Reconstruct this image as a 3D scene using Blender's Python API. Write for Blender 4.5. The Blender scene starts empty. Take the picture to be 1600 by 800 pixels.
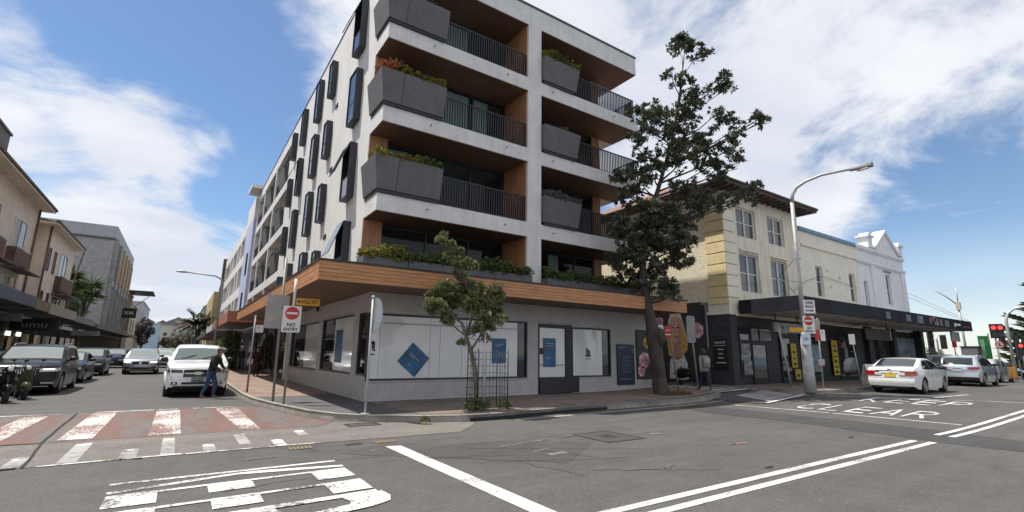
import bpy, bmesh, math, random
from mathutils import Vector, Matrix, Quaternion
R_ = math.radians
SC = bpy.context.scene
COL = SC.collection
rnd = random.Random(7)

# ------------------------------------------------------------------ camera
cam_d = bpy.data.cameras.new('camera')
cam = bpy.data.objects.new('camera', cam_d)
COL.objects.link(cam)
cam_d.sensor_width = 36.0
cam_d.lens = 754.36 / 1600.0 * 36.0
cam_d.clip_start = 0.05
cam_d.clip_end = 9000.0
_r = Vector((0.82754, -0.56124, 0.01352)); _d = Vector((0.12262, 0.15720, -0.97992)); _f = Vector((0.54785, 0.81259, 0.19891))
_m = Matrix(((_r.x, -_d.x, -_f.x), (_r.y, -_d.y, -_f.y), (_r.z, -_d.z, -_f.z)))
cam.rotation_mode = 'QUATERNION'
cam.rotation_quaternion = _m.to_quaternion()
cam.location = (0, 0, 1.65)
SC.camera = cam

# ------------------------------------------------------------------ exposure, sun, sky
SC.view_settings.view_transform = 'Standard'
SC.view_settings.look = 'None'
SC.view_settings.gamma = 1.0
SC.view_settings.exposure = 0.90
SUN_OFF = Vector((0.33, -0.30, -1.0))            # shadow offset per metre of height
sun_d = bpy.data.lights.new('sun', 'SUN')
sun_d.energy = 3.1; sun_d.angle = R_(0.55); sun_d.color = (1.0, 0.955, 0.88)
sun = bpy.data.objects.new('sun', sun_d); COL.objects.link(sun)
sun.rotation_mode = 'QUATERNION'
sun.rotation_quaternion = SUN_OFF.normalized().to_track_quat('-Z', 'Y')
elev = math.atan2(1.0, math.hypot(SUN_OFF.x, SUN_OFF.y))
rot = math.atan2(-SUN_OFF.x, -SUN_OFF.y)

def make_world():
    w = bpy.data.worlds.new('World'); SC.world = w; w.use_nodes = True
    nt = w.node_tree; N = nt.nodes; Lk = nt.links
    N.clear()
    def nd(t, **k):
        n = N.new(t)
        for a, b in k.items(): setattr(n, a, b)
        return n
    def math_(op, a, b=None, c=None, clamp=False):
        n = nd('ShaderNodeMath', operation=op); n.use_clamp = clamp
        for i, v in enumerate((a, b, c)):
            if v is None: continue
            if isinstance(v, (int, float)): n.inputs[i].default_value = v
            else: Lk.new(v, n.inputs[i])
        return n.outputs[0]
    sky = nd('ShaderNodeTexSky', sky_type='NISHITA')
    sky.sun_disc = False; sky.sun_elevation = elev; sky.sun_rotation = rot
    sky.air_density = 1.0; sky.dust_density = 0.15; sky.ozone_density = 2.0
    hs = nd('ShaderNodeHueSaturation'); hs.inputs['Saturation'].default_value = 1.12
    Lk.new(sky.outputs[0], hs.inputs['Color'])
    b1 = nd('ShaderNodeBackground'); b1.inputs[1].default_value = 0.074
    Lk.new(hs.outputs[0], b1.inputs[0])
    tc = nd('ShaderNodeTexCoord'); sep = nd('ShaderNodeSeparateXYZ')
    Lk.new(tc.outputs['Generated'], sep.inputs[0])
    zc = math_('MAXIMUM', sep.outputs[2], 0.0)
    den = math_('ADD', zc, 0.22)
    u = math_('DIVIDE', sep.outputs[0], den); v = math_('DIVIDE', sep.outputs[1], den)
    cmb = nd('ShaderNodeCombineXYZ'); Lk.new(u, cmb.inputs[0]); Lk.new(v, cmb.inputs[1]); cmb.inputs[2].default_value = 3.7
    n1 = nd('ShaderNodeTexNoise'); n1.inputs['Scale'].default_value = 2.1; n1.inputs['Detail'].default_value = 11; n1.inputs['Roughness'].default_value = 0.62; n1.inputs['Distortion'].default_value = 0.35
    Lk.new(cmb.outputs[0], n1.inputs['Vector'])
    n2 = nd('ShaderNodeTexNoise'); n2.inputs['Scale'].default_value = 0.9; n2.inputs['Detail'].default_value = 7; n2.inputs['Roughness'].default_value = 0.55
    mp = nd('ShaderNodeMapping'); mp.inputs['Location'].default_value = (5.2, 1.3, 8.0); mp.inputs['Scale'].default_value = (1.0, 1.6, 1.0)
    Lk.new(cmb.outputs[0], mp.inputs[0]); Lk.new(mp.outputs[0], n2.inputs['Vector'])
    val = math_('MULTIPLY_ADD', n1.outputs[0], 1.45, -0.085)
    # openings of blue and banks of cloud where the photographed sky has them
    for dx, dy, dz, ang, amt in CLOUD_BIAS:
        vm = nd('ShaderNodeVectorMath', operation='DOT_PRODUCT')
        Lk.new(tc.outputs['Generated'], vm.inputs[0]); vm.inputs[1].default_value = Vector((dx, dy, dz)).normalized()
        mr = nd('ShaderNodeMapRange', interpolation_type='SMOOTHSTEP')
        Lk.new(vm.outputs['Value'], mr.inputs[0])
        mr.inputs[1].default_value = math.cos(R_(ang)); mr.inputs[2].default_value = math.cos(R_(ang * 0.25))
        mr.inputs[3].default_value = 0.0; mr.inputs[4].default_value = amt
        val = math_('ADD', val, mr.outputs[0])
    mask = nd('ShaderNodeMapRange', interpolation_type='SMOOTHSTEP')
    Lk.new(val, mask.inputs[0]); mask.inputs[1].default_value = 0.34; mask.inputs[2].default_value = 0.70
    mk = math_('MULTIPLY_ADD', mask.outputs[0], 0.90, 0.04)
    hz = nd('ShaderNodeMapRange', interpolation_type='SMOOTHSTEP'); Lk.new(zc, hz.inputs[0]); hz.inputs[1].default_value = 0.0; hz.inputs[2].default_value = 0.26; hz.inputs[3].default_value = 0.52; hz.inputs[4].default_value = 0.0
    mk = math_('MAXIMUM', mk, hz.outputs[0])
    cr = nd('ShaderNodeValToRGB')
    cr.color_ramp.elements[0].position = 0.40; cr.color_ramp.elements[0].color = (0.40, 0.42, 0.47, 1)
    cr.color_ramp.elements[1].position = 0.70; cr.color_ramp.elements[1].color = (0.575, 0.575, 0.58, 1)
    Lk.new(n2.outputs[0], cr.inputs[0])
    b2 = nd('ShaderNodeBackground'); b2.inputs[1].default_value = 1.0
    Lk.new(cr.outputs[0], b2.inputs[0])
    mx = nd('ShaderNodeMixShader'); Lk.new(mk, mx.inputs[0]); Lk.new(b1.outputs[0], mx.inputs[1]); Lk.new(b2.outputs[0], mx.inputs[2])
    out = nd('ShaderNodeOutputWorld'); Lk.new(mx.outputs[0], out.inputs[0])
CLOUD_BIAS = [
    # (direction, angular radius, amount)
    (0.002, 0.906, 0.423, 15, -0.24),
    (0.096, 0.963, 0.250, 8, -0.2),
    (-0.077, 0.868, 0.490, 11, -0.2),
    (-0.118, 0.858, 0.499, 6, -0.09),
    (0.035, 0.839, 0.544, 8, -0.08),
    (0.118, 0.916, 0.383, 5, -0.05),
    (0.160, 0.820, 0.549, 9, 0.12),
    (-0.054, 0.941, 0.334, 7, 0.24),
    (-0.109, 0.935, 0.339, 5, 0.12),
    (-0.150, 0.882, 0.446, 6, 0.02),
    (0.852, 0.370, 0.371, 24, 0.06),
    (0.026, 0.959, 0.284, 4, -0.12),
    (-0.095, 0.971, 0.218, 8, 0.1),
    (0.969, 0.170, 0.177, 13, -0.26),
    (0.948, 0.241, 0.208, 9, -0.16),
    (0.969, 0.221, 0.107, 7, 0.07),
    (0.984, 0.168, 0.066, 9, -0.18),
    (-0.092, 0.994, 0.065, 12, 0.08),
    (0.813, 0.497, 0.304, 10, 0.07),
    (0.981, 0.191, 0.040, 10, -0.1),
]
make_world()

# ------------------------------------------------------------------ materials
MATS = {}
def mat(name, col, rough=0.7, var=0.12, scale=3.0, bump=0.0, bscale=60.0, metal=0.0, coat=0.0, spec=0.5, col2=None, stretch=None, emit=None, streak=0.0):
    """procedural material: two octaves of colour variation and fine relief"""
    if name in MATS: return MATS[name]
    m = bpy.data.materials.new(name); m.use_nodes = True
    nt = m.node_tree; N = nt.nodes; Lk = nt.links
    b = N['Principled BSDF']
    b.inputs['Roughness'].default_value = rough; b.inputs['Metallic'].default_value = metal
    b.inputs['Coat Weight'].default_value = coat; b.inputs['Coat Roughness'].default_value = 0.03
    b.inputs['Specular IOR Level'].default_value = spec
    tc = N.new('ShaderNodeTexCoord'); mp = N.new('ShaderNodeMapping')
    Lk.new(tc.outputs['Object'], mp.inputs[0])
    if stretch: mp.inputs['Scale'].default_value = stretch
    nz = N.new('ShaderNodeTexNoise'); nz.inputs['Scale'].default_value = scale; nz.inputs['Detail'].default_value = 6; nz.inputs['Roughness'].default_value = 0.65
    Lk.new(mp.outputs[0], nz.inputs['Vector'])
    rp = N.new('ShaderNodeValToRGB')
    c = Vector(col); lo = c * (1 - var); hi = c * (1 + var)
    if col2: hi = Vector(col2)
    rp.color_ramp.elements[0].position = 0.35; rp.color_ramp.elements[0].color = (*lo, 1)
    rp.color_ramp.elements[1].position = 0.65; rp.color_ramp.elements[1].color = (*hi, 1)
    Lk.new(nz.outputs[0], rp.inputs[0])
    outc = rp.outputs[0]
    if streak > 0:
        m2 = N.new('ShaderNodeMapping'); m2.inputs['Scale'].default_value = (2.2, 2.2, 0.12)
        Lk.new(tc.outputs['Object'], m2.inputs[0])
        n2 = N.new('ShaderNodeTexNoise'); n2.inputs['Scale'].default_value = 2.0; n2.inputs['Detail'].default_value = 5
        Lk.new(m2.outputs[0], n2.inputs['Vector'])
        mr = N.new('ShaderNodeMapRange'); mr.inputs[1].default_value = 0.45; mr.inputs[2].default_value = 0.75; mr.inputs[3].default_value = 0; mr.inputs[4].default_value = streak
        Lk.new(n2.outputs[0], mr.inputs[0])
        mx = N.new('ShaderNodeMix'); mx.data_type = 'RGBA'
        Lk.new(mr.outputs[0], mx.inputs[0]); Lk.new(outc, mx.inputs[6]); mx.inputs[7].default_value = (*(c * 0.45), 1)
        outc = mx.outputs[2]
    Lk.new(outc, b.inputs['Base Color'])
    if bump > 0:
        bn = N.new('ShaderNodeTexNoise'); bn.inputs['Scale'].default_value = bscale; bn.inputs['Detail'].default_value = 4
        Lk.new(mp.outputs[0], bn.inputs['Vector'])
        bp = N.new('ShaderNodeBump'); bp.inputs['Strength'].default_value = bump; bp.inputs['Distance'].default_value = 0.01
        Lk.new(bn.outputs[0], bp.inputs['Height']); Lk.new(bp.outputs[0], b.inputs['Normal'])
    if emit:
        b.inputs['Emission Color'].default_value = (*emit[:3], 1); b.inputs['Emission Strength'].default_value = emit[3]
    MATS[name] = m
    return m

def mat_glass(name, tint=(0.5, 0.55, 0.55), through=0.5, base=(0.02, 0.022, 0.025)):
    """window glass: part lets the room behind show, part mirrors by Fresnel"""
    if name in MATS: return MATS[name]
    m = bpy.data.materials.new(name); m.use_nodes = True
    nt = m.node_tree; N = nt.nodes; Lk = nt.links
    b = N['Principled BSDF']; b.inputs['Base Color'].default_value = (*base, 1); b.inputs['Roughness'].default_value = 0.03
    b.inputs['Specular IOR Level'].default_value = 0.8; b.inputs['IOR'].default_value = 1.55
    tc = N.new('ShaderNodeTexCoord'); nz = N.new('ShaderNodeTexNoise'); nz.inputs['Scale'].default_value = 1.3; nz.inputs['Detail'].default_value = 2
    Lk.new(tc.outputs['Object'], nz.inputs['Vector'])
    bp = N.new('ShaderNodeBump'); bp.inputs['Strength'].default_value = 0.05; bp.inputs['Distance'].default_value = 0.05
    Lk.new(nz.outputs[0], bp.inputs['Height']); Lk.new(bp.outputs[0], b.inputs['Normal'])
    if through > 0:
        t = N.new('ShaderNodeBsdfTransparent'); t.inputs[0].default_value = (*tint, 1)
        mx = N.new('ShaderNodeMixShader'); mx.inputs[0].default_value = through
        out = N['Material Output']
        Lk.new(b.outputs[0], mx.inputs[1]); Lk.new(t.outputs[0], mx.inputs[2]); Lk.new(mx.outputs[0], out.inputs[0])
    MATS[name] = m
    return m

def mat_worn(name, paint, under, amount=0.5, scale=9.0, rough=0.75, stretch=(1, 1, 1)):
    """road paint worn through to what lies under it"""
    if name in MATS: return MATS[name]
    m = bpy.data.materials.new(name); m.use_nodes = True
    nt = m.node_tree; N = nt.nodes; Lk = nt.links
    b = N['Principled BSDF']; b.inputs['Roughness'].default_value = rough
    tc = N.new('ShaderNodeTexCoord')
    n1 = N.new('ShaderNodeTexNoise'); n1.inputs['Scale'].default_value = scale; n1.inputs['Detail'].default_value = 8; n1.inputs['Roughness'].default_value = 0.75
    n2 = N.new('ShaderNodeTexNoise'); n2.inputs['Scale'].default_value = 1.1; n2.inputs['Detail'].default_value = 3
    n3 = N.new('ShaderNodeTexNoise'); n3.inputs['Scale'].default_value = 160; n3.inputs['Detail'].default_value = 2
    mw = N.new('ShaderNodeMapping'); mw.inputs['Scale'].default_value = stretch; Lk.new(tc.outputs['Object'], mw.inputs[0])
    for n in (n1, n2): Lk.new(mw.outputs[0], n.inputs['Vector'])
    Lk.new(tc.outputs['Object'], n3.inputs['Vector'])
    a = N.new('ShaderNodeMath'); a.operation = 'ADD'; Lk.new(n1.outputs[0], a.inputs[0])
    h = N.new('ShaderNodeMath'); h.operation = 'MULTIPLY_ADD'; Lk.new(n2.outputs[0], h.inputs[0]); h.inputs[1].default_value = 0.5; h.inputs[2].default_value = -0.25
    Lk.new(h.outputs[0], a.inputs[1])
    mr = N.new('ShaderNodeMapRange'); Lk.new(a.outputs[0], mr.inputs[0])
    e = 0.30 + 0.4 * amount
    mr.inputs[1].default_value = e - 0.05; mr.inputs[2].default_value = e + 0.05
    rp = N.new('ShaderNodeValToRGB'); p = Vector(paint)
    rp.color_ramp.elements[0].color = (*(p * 0.78), 1); rp.color_ramp.elements[0].position = 0.3
    rp.color_ramp.elements[1].color = (*p, 1); rp.color_ramp.elements[1].position = 0.6
    Lk.new(n2.outputs[0], rp.inputs[0])
    ru = N.new('ShaderNodeValToRGB'); q = Vector(under)
    ru.color_ramp.elements[0].color = (*(q * 0.7), 1); ru.color_ramp.elements[0].position = 0.3
    ru.color_ramp.elements[1].color = (*(q * 1.25), 1); ru.color_ramp.elements[1].position = 0.7
    Lk.new(n3.outputs[0], ru.inputs[0])
    mx = N.new('ShaderNodeMix'); mx.data_type = 'RGBA'
    Lk.new(mr.outputs[0], mx.inputs[0]); Lk.new(ru.outputs[0], mx.inputs[6]); Lk.new(rp.outputs[0], mx.inputs[7])
    Lk.new(mx.outputs[2], b.inputs['Base Color'])
    bp = N.new('ShaderNodeBump'); bp.inputs['Strength'].default_value = 0.4; bp.inputs['Distance'].default_value = 0.006
    Lk.new(n3.outputs[0], bp.inputs['Height']); Lk.new(bp.outputs[0], b.inputs['Normal'])
    MATS[name] = m
    return m

def mat_asphalt(name, base, patch=0.25, warm=0.0):
    if name in MATS: return MATS[name]
    m = bpy.data.materials.new(name); m.use_nodes = True
    nt = m.node_tree; N = nt.nodes; Lk = nt.links
    b = N['Principled BSDF']; b.inputs['Roughness'].default_value = 0.86; b.inputs['Specular IOR Level'].default_value = 0.35
    tc = N.new('ShaderNodeTexCoord')
    def nz(s, d, r=0.6, dist=0.0):
        n = N.new('ShaderNodeTexNoise'); n.inputs['Scale'].default_value = s; n.inputs['Detail'].default_value = d; n.inputs['Roughness'].default_value = r; n.inputs['Distortion'].default_value = dist
        Lk.new(tc.outputs['Object'], n.inputs['Vector']); return n.outputs[0]
    big = nz(0.22, 5, 0.6, 0.4); mid = nz(1.6, 8, 0.75, 0.3); fine = nz(48, 4, 0.8)
    ms = N.new('ShaderNodeMapping'); ms.inputs['Scale'].default_value = (0.10, 1.5, 1.0); Lk.new(tc.outputs['Object'], ms.inputs[0])
    lane = N.new('ShaderNodeTexNoise'); lane.inputs['Scale'].default_value = 1.0; lane.inputs['Detail'].default_value = 6; lane.inputs['Roughness'].default_value = 0.65; Lk.new(ms.outputs[0], lane.inputs['Vector'])
    vor = N.new('ShaderNodeTexVoronoi'); vor.inputs['Scale'].default_value = 75; Lk.new(tc.outputs['Object'], vor.inputs['Vector'])
    def madd(a, k, c):
        n = N.new('ShaderNodeMath'); n.operation = 'MULTIPLY_ADD'; Lk.new(a, n.inputs[0]); n.inputs[1].default_value = k
        if isinstance(c, (int, float)): n.inputs[2].default_value = c
        else: Lk.new(c, n.inputs[2])
        return n.outputs[0]
    s = madd(big, patch * 2.6, 1.0 - patch * 1.3)
    s = madd(mid, 0.85, s); s = madd(fine, 2.6, s); s = madd(nz(17, 3, 0.7), 0.9, s); s = madd(vor.outputs['Distance'], 0.6, s); s = madd(lane.outputs[0], 0.7, s)
    s = madd(s, 1.0, -2.75)
    cm = N.new('ShaderNodeVectorMath'); cm.operation = 'SCALE'; cm.inputs[0].default_value = (base[0] * (1 + warm), base[1], base[2] * (1 - warm)); Lk.new(s, cm.inputs['Scale'])
    Lk.new(cm.outputs[0], b.inputs['Base Color'])
    bp = N.new('ShaderNodeBump'); bp.inputs['Strength'].default_value = 0.55; bp.inputs['Distance'].default_value = 0.008
    Lk.new(fine, bp.inputs['Height']); Lk.new(bp.outputs[0], b.inputs['Normal'])
    MATS[name] = m
    return m

def mat_leaf(name, dark, light, scale=2.5, gloss=0.45):
    if name in MATS: return MATS[name]
    m = bpy.data.materials.new(name); m.use_nodes = True
    nt = m.node_tree; N = nt.nodes; Lk = nt.links
    b = N['Principled BSDF']; b.inputs['Roughness'].default_value = gloss
    oi = N.new('ShaderNodeNewGeometry')
    nz = N.new('ShaderNodeTexNoise'); nz.inputs['Scale'].default_value = scale; nz.inputs['Detail'].default_value = 4
    tc = N.new('ShaderNodeTexCoord'); Lk.new(tc.outputs['Object'], nz.inputs['Vector'])
    ad = N.new('ShaderNodeMath'); ad.operation = 'MULTIPLY_ADD'; Lk.new(oi.outputs['Random Per Island'], ad.inputs[0]); ad.inputs[1].default_value = 0.5
    Lk.new(nz.outputs[0], ad.inputs[2])
    rp = N.new('ShaderNodeValToRGB'); rp.color_ramp.elements[0].position = 0.45; rp.color_ramp.elements[1].position = 1.0
    rp.color_ramp.elements[0].color = (*dark, 1); rp.color_ramp.elements[1].color = (*light, 1)
    Lk.new(ad.outputs[0], rp.inputs[0]); Lk.new(rp.outputs[0], b.inputs['Base Color'])
    tl = N.new('ShaderNodeBsdfTranslucent'); Lk.new(rp.outputs[0], tl.inputs[0])
    mx = N.new('ShaderNodeMixShader'); mx.inputs[0].default_value = 0.18
    Lk.new(b.outputs[0], mx.inputs[1]); Lk.new(tl.outputs[0], mx.inputs[2]); Lk.new(mx.outputs[0], N['Material Output'].inputs[0])
    MATS[name] = m
    return m

# ------------------------------------------------------------------ mesh helpers
ORIG = {}
class MB:
    def __init__(s): s.v = []; s.f = []; s.m = []; s.cur = 0; s.sm = []; s.smooth = False
    def mi(s, i): s.cur = i; return s
    def face(s, idx): s.f.append(tuple(idx)); s.m.append(s.cur); s.sm.append(s.smooth)
    def poly(s, pts):
        n = len(s.v); s.v += [tuple(p) for p in pts]; s.face(range(n, n + len(pts))); return s
    def box(s, x0, x1, y0, y1, z0, z1):
        n = len(s.v)
        s.v += [(x0, y0, z0), (x1, y0, z0), (x1, y1, z0), (x0, y1, z0), (x0, y0, z1), (x1, y0, z1), (x1, y1, z1), (x0, y1, z1)]
        for q in ((0, 3, 2, 1), (4, 5, 6, 7), (0, 1, 5, 4), (1, 2, 6, 5), (2, 3, 7, 6), (3, 0, 4, 7)): s.face([n + i for i in q])
        return s
    def hexa(s, p):
        n = len(s.v); s.v += [tuple(q) for q in p]
        for q in ((0, 3, 2, 1), (4, 5, 6, 7), (0, 1, 5, 4), (1, 2, 6, 5), (2, 3, 7, 6), (3, 0, 4, 7)): s.face([n + i for i in q])
        return s
    def prism(s, pts, vec):
        """closed prism: polygon pts (3-D) pushed along vec"""
        n = len(s.v); k = len(pts); vec = Vector(vec)
        s.v += [tuple(p) for p in pts] + [tuple(Vector(p) + vec) for p in pts]
        s.face([n + i for i in reversed(range(k))]); s.face([n + k + i for i in range(k)])
        for i in range(k):
            j = (i + 1) % k; s.face((n + i, n + j, n + k + j, n + k + i))
        return s
    def tube(s, pts, rad, n=8, cap=True):
        pts = [Vector(p) for p in pts]
        if isinstance(rad, (int, float)): rad = [rad] * len(pts)
        base = len(s.v); up = Vector((0, 0, 1)); prev = None
        sm0 = s.smooth; s.smooth = True
        for i, p in enumerate(pts):
            d = (pts[min(i + 1, len(pts) - 1)] - pts[max(i - 1, 0)])
            if d.length < 1e-9: d = Vector((0, 0, 1))
            d.normalize()
            if prev is None:
                a = d.cross(up)
                if a.length < 0.05: a = d.cross(Vector((1, 0, 0)))
            else:
                a = prev - d * prev.dot(d)
                if a.length < 1e-6: a = d.cross(up)
            a.normalize(); prev = a; b = d.cross(a)
            for k in range(n):
                t = 2 * math.pi * k / n
                s.v.append(tuple(p + (a * math.cos(t) + b * math.sin(t)) * rad[i]))
        for i in range(len(pts) - 1):
            for k in range(n):
                k2 = (k + 1) % n
                s.face((base + i * n + k, base + i * n + k2, base + (i + 1) * n + k2, base + (i + 1) * n + k))
        s.smooth = sm0
        if cap:
            s.face([base + k for k in reversed(range(n))]); s.face([base + (len(pts) - 1) * n + k for k in range(n)])
        return s
    def cyl(s, p0, p1, r, n=12, r2=None): return s.tube([p0, p1], [r, r if r2 is None else r2], n)
    def lathe(s, prof, n=16, axis='z', c=(0, 0, 0)):
        base = len(s.v); sm0 = s.smooth; s.smooth = True
        for (r, h) in prof:
            for k in range(n):
                t = 2 * math.pi * k / n; a, b = r * math.cos(t), r * math.sin(t)
                p = (a, b, h) if axis == 'z' else ((a, h, b) if axis == 'y' else (h, a, b))
                s.v.append((p[0] + c[0], p[1] + c[1], p[2] + c[2]))
        for i in range(len(prof) - 1):
            for k in range(n):
                k2 = (k + 1) % n; s.face((base + i * n + k, base + i * n + k2, base + (i + 1) * n + k2, base + (i + 1) * n + k))
        s.smooth = sm0
        s.face([base + k for k in range(n)]); s.face([base + (len(prof) - 1) * n + k for k in range(n)])
        return s
    def ball(s, c, r, n=10, m=7):
        if isinstance(r, (int, float)): r = (r, r, r)
        base = len(s.v); sm0 = s.smooth; s.smooth = True
        for i in range(m + 1):
            ph = math.pi * i / m
            for k in range(n):
                t = 2 * math.pi * k / n
                s.v.append((c[0] + r[0] * math.sin(ph) * math.cos(t), c[1] + r[1] * math.sin(ph) * math.sin(t), c[2] + r[2] * math.cos(ph)))
        for i in range(m):
            for k in range(n):
                k2 = (k + 1) % n; s.face((base + i * n + k, base + (i + 1) * n + k, base + (i + 1) * n + k2, base + i * n + k2))
        s.smooth = sm0
        return s
    def add_mesh(s, me, M):
        n = len(s.v); s.v += [tuple(M @ v.co) for v in me.vertices]
        for p in me.polygons: s.face([n + i for i in p.vertices])
        return s
    def mesh(s, name, mats, org=None, fix=True):
        me = bpy.data.meshes.new(name)
        vv = s.v if org is None else [(v[0] - org[0], v[1] - org[1], v[2] - org[2]) for v in s.v]
        me.from_pydata(vv, [], s.f)
        if not isinstance(mats, (list, tuple)): mats = [mats]
        for x in mats: me.materials.append(x)
        me.polygons.foreach_set('material_index', s.m)
        me.polygons.foreach_set('use_smooth', s.sm)
        if fix:
            bm = bmesh.new(); bm.from_mesh(me); bmesh.ops.recalc_face_normals(bm, faces=bm.faces); bm.to_mesh(me); bm.free()
        me.update()
        return me
    def build(s, name, mats, parent=None, fix=True, bevel=0.0, kind=None, label=None):
        """link as one object; vertices are in world metres, or in the parent's own space for movable things"""
        org = ORIG.get(parent.name) if parent else None
        me = s.mesh(name, mats, org, fix)
        o = bpy.data.objects.new(name, me); COL.objects.link(o)
        if parent: o.parent = parent
        if bevel > 0:
            md = o.modifiers.new('bevel', 'BEVEL'); md.width = bevel; md.segments = 2; md.limit_method = 'ANGLE'; md.angle_limit = R_(40)
        if kind: o['kind'] = kind
        if label: o['label'] = label
        if parent and parent.name in ORIG: ORIG[o.name] = ORIG[parent.name]
        return o

def thing(name, label, cat, loc=(0, 0, 0), rz=0.0, group=None, world=False):
    o = bpy.data.objects.new(name, None); COL.objects.link(o)
    o.empty_display_size = 0.2
    o.location = loc; o.rotation_euler = (0, 0, rz)
    o['label'] = label; o['category'] = cat
    if group: o['group'] = group
    if world: ORIG[o.name] = tuple(loc)
    return o
def tag(o, label, cat, group=None):
    o['label'] = label; o['category'] = cat
    if group: o['group'] = group
    return o
def inst(mesh, name, parent, loc=(0, 0, 0), rot=(0, 0, 0), sc=(1, 1, 1)):
    o = bpy.data.objects.new(name, mesh); COL.objects.link(o); o.parent = parent
    org = ORIG.get(parent.name, (0, 0, 0))
    o.location = (loc[0] - org[0], loc[1] - org[1], loc[2] - org[2]); o.rotation_euler = rot; o.scale = sc
    return o
def copy_tree(o, parent=None):
    c = o.copy(); COL.objects.link(c)
    if parent: c.parent = parent
    for ch in o.children: copy_tree(ch, c)
    return c
def text_mb(s, size, mb, origin, ux, uz, depth=0.004, align='CENTER', squash=1.0, bold=0.0):
    """raised lettering: s drawn with its baseline along ux and up along uz"""
    cu = bpy.data.curves.new('lettering', 'FONT'); cu.body = s; cu.size = size; cu.align_x = align; cu.align_y = 'CENTER'
    cu.extrude = depth / 2; cu.resolution_u = 2; cu.offset = bold
    o = bpy.data.objects.new('lettering', cu); COL.objects.link(o)
    dg = bpy.context.evaluated_depsgraph_get()
    me = bpy.data.meshes.new_from_object(o.evaluated_get(dg))
    ux = Vector(ux).normalized(); uz = Vector(uz).normalized(); n = ux.cross(uz)
    M = Matrix(((ux.x * squash, uz.x, n.x, origin[0]), (ux.y * squash, uz.y, n.y, origin[1]), (ux.z * squash, uz.z, n.z, origin[2]), (0, 0, 0, 1)))
    mb.add_mesh(me, M)
    bpy.data.objects.remove(o); bpy.data.curves.remove(cu); bpy.data.meshes.remove(me)
    return mb

def gz(x):
    """the main road climbs a quarter of a metre towards the right"""
    t = min(max((x - 14.0) / 10.0, 0.0), 1.0)
    return 0.25 * t * t * (3 - 2 * t)

# ------------------------------------------------------------------ ground, roads, footpaths
M_ASPH = mat_asphalt('asphalt', (0.081, 0.0765, 0.0725), 0.30)
M_ASPH2 = mat_asphalt('asphalt_side_street', (0.088, 0.084, 0.080), 0.18)
M_TRENCH = mat_asphalt('asphalt_trench', (0.052, 0.051, 0.052), 0.12)
M_CONC = mat_asphalt('apron_concrete', (0.142, 0.132, 0.12), 0.22, 0.02)
M_FOOT = mat_asphalt('footpath_asphalt', (0.10, 0.097, 0.098), 0.2)
M_PAVE = mat('footpath_paver', (0.19, 0.140, 0.112), 0.85, 0.22, 2.0, 0.3, 40, col2=(0.25, 0.195, 0.16))
M_PAVE2 = mat('footpath_paver_orange', (0.235, 0.165, 0.125), 0.85, 0.25, 1.2, 0.3, 40)
M_KERB = mat('kerb_stone', (0.27, 0.245, 0.205), 0.85, 0.3, 1.4, 0.4, 40, col2=(0.37, 0.345, 0.295))
M_RED = mat_worn('red_road_surface', (0.165, 0.090, 0.077), (0.135, 0.12, 0.11), 0.48, 2.0, 0.85, (1, .16, 1))
M_WHITE = mat_worn('road_paint_white', (0.60, 0.59, 0.56), (0.10, 0.096, 0.092), 0.25, 26.0)
M_WHITE_W = mat_worn('road_paint_worn', (0.70, 0.68, 0.65), (0.155, 0.145, 0.14), 0.44, 6.0)
M_WHITE_R = mat_worn('road_paint_worn_over_red', (0.60, 0.58, 0.55), (0.19, 0.10, 0.085), 0.50, 20.0, .8, (1, .6, 1))
M_WHITE_F = mat_worn('road_paint_faded', (0.34, 0.33, 0.32), (0.20, 0.19, 0.18), 0.40, 5.0)
M_DARK = mat('tar_joint', (0.02, 0.02, 0.02), 0.9, 0.2)
M_IRON = mat('cast_iron', (0.036, 0.035, 0.034), 0.6, 0.3, 8, 0.3, 50)

def strip(mb, p0, p1, w, dz, step=0.4):
    p0 = Vector((*p0, 0)); p1 = Vector((*p1, 0)); d = p1 - p0
    n = max(1, int(abs(d.x) / step)) if max(p0.x, p1.x) > 13.5 else 1
    side = Vector((-d.y, d.x, 0)).normalized() * w / 2
    for i in range(n):
        a = p0 + d * (i / n); b = p0 + d * ((i + 1) / n)
        q = [a - side, b - side, b + side, a + side]
        mb.poly([(v.x, v.y, gz(v.x) + dz) for v in q])
def sheet(mb, pts, dz): mb.poly([(x, y, gz(x) + dz) for x, y in pts])
def structure(o): o['kind'] = 'structure'; return o

g = MB()
xs = [-90, -60, -30, -12, 0, 8, 14] + [14.25 + .25 * i for i in range(39)] + [24, 30, 40, 52, 62]
ys = [-60, -20, -5, 2, 6, 10, 14, 20, 30, 60, 120, 260]
for i in range(len(xs) - 1):
    for j in range(len(ys) - 1):
        q = [(xs[i], ys[j]), (xs[i + 1], ys[j]), (xs[i + 1], ys[j + 1]), (xs[i], ys[j + 1])]
        g.poly([(x, y, gz(x)) for x, y in q])
g.poly([(62, -60, .25), (62, -60, -7), (62, 260, -7), (62, 260, .25)])
structure(g.build('road', M_ASPH))
s = MB(); s.box(63, 8000, -6000, 6000, -9, -7.0)
M_SEA = mat('sea_water', (0.05, 0.13, 0.20), 0.25, 0.15, 0.05, 0.4, 0.6)
structure(s.build('sea', M_SEA))
s = MB(); sheet(s, [(-7.3, 16.9), (2.0, 16.9), (2.0, 60), (2.0, 260), (-7.3, 260)], 0.004)
structure(s.build('side_street', M_ASPH2))

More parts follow.
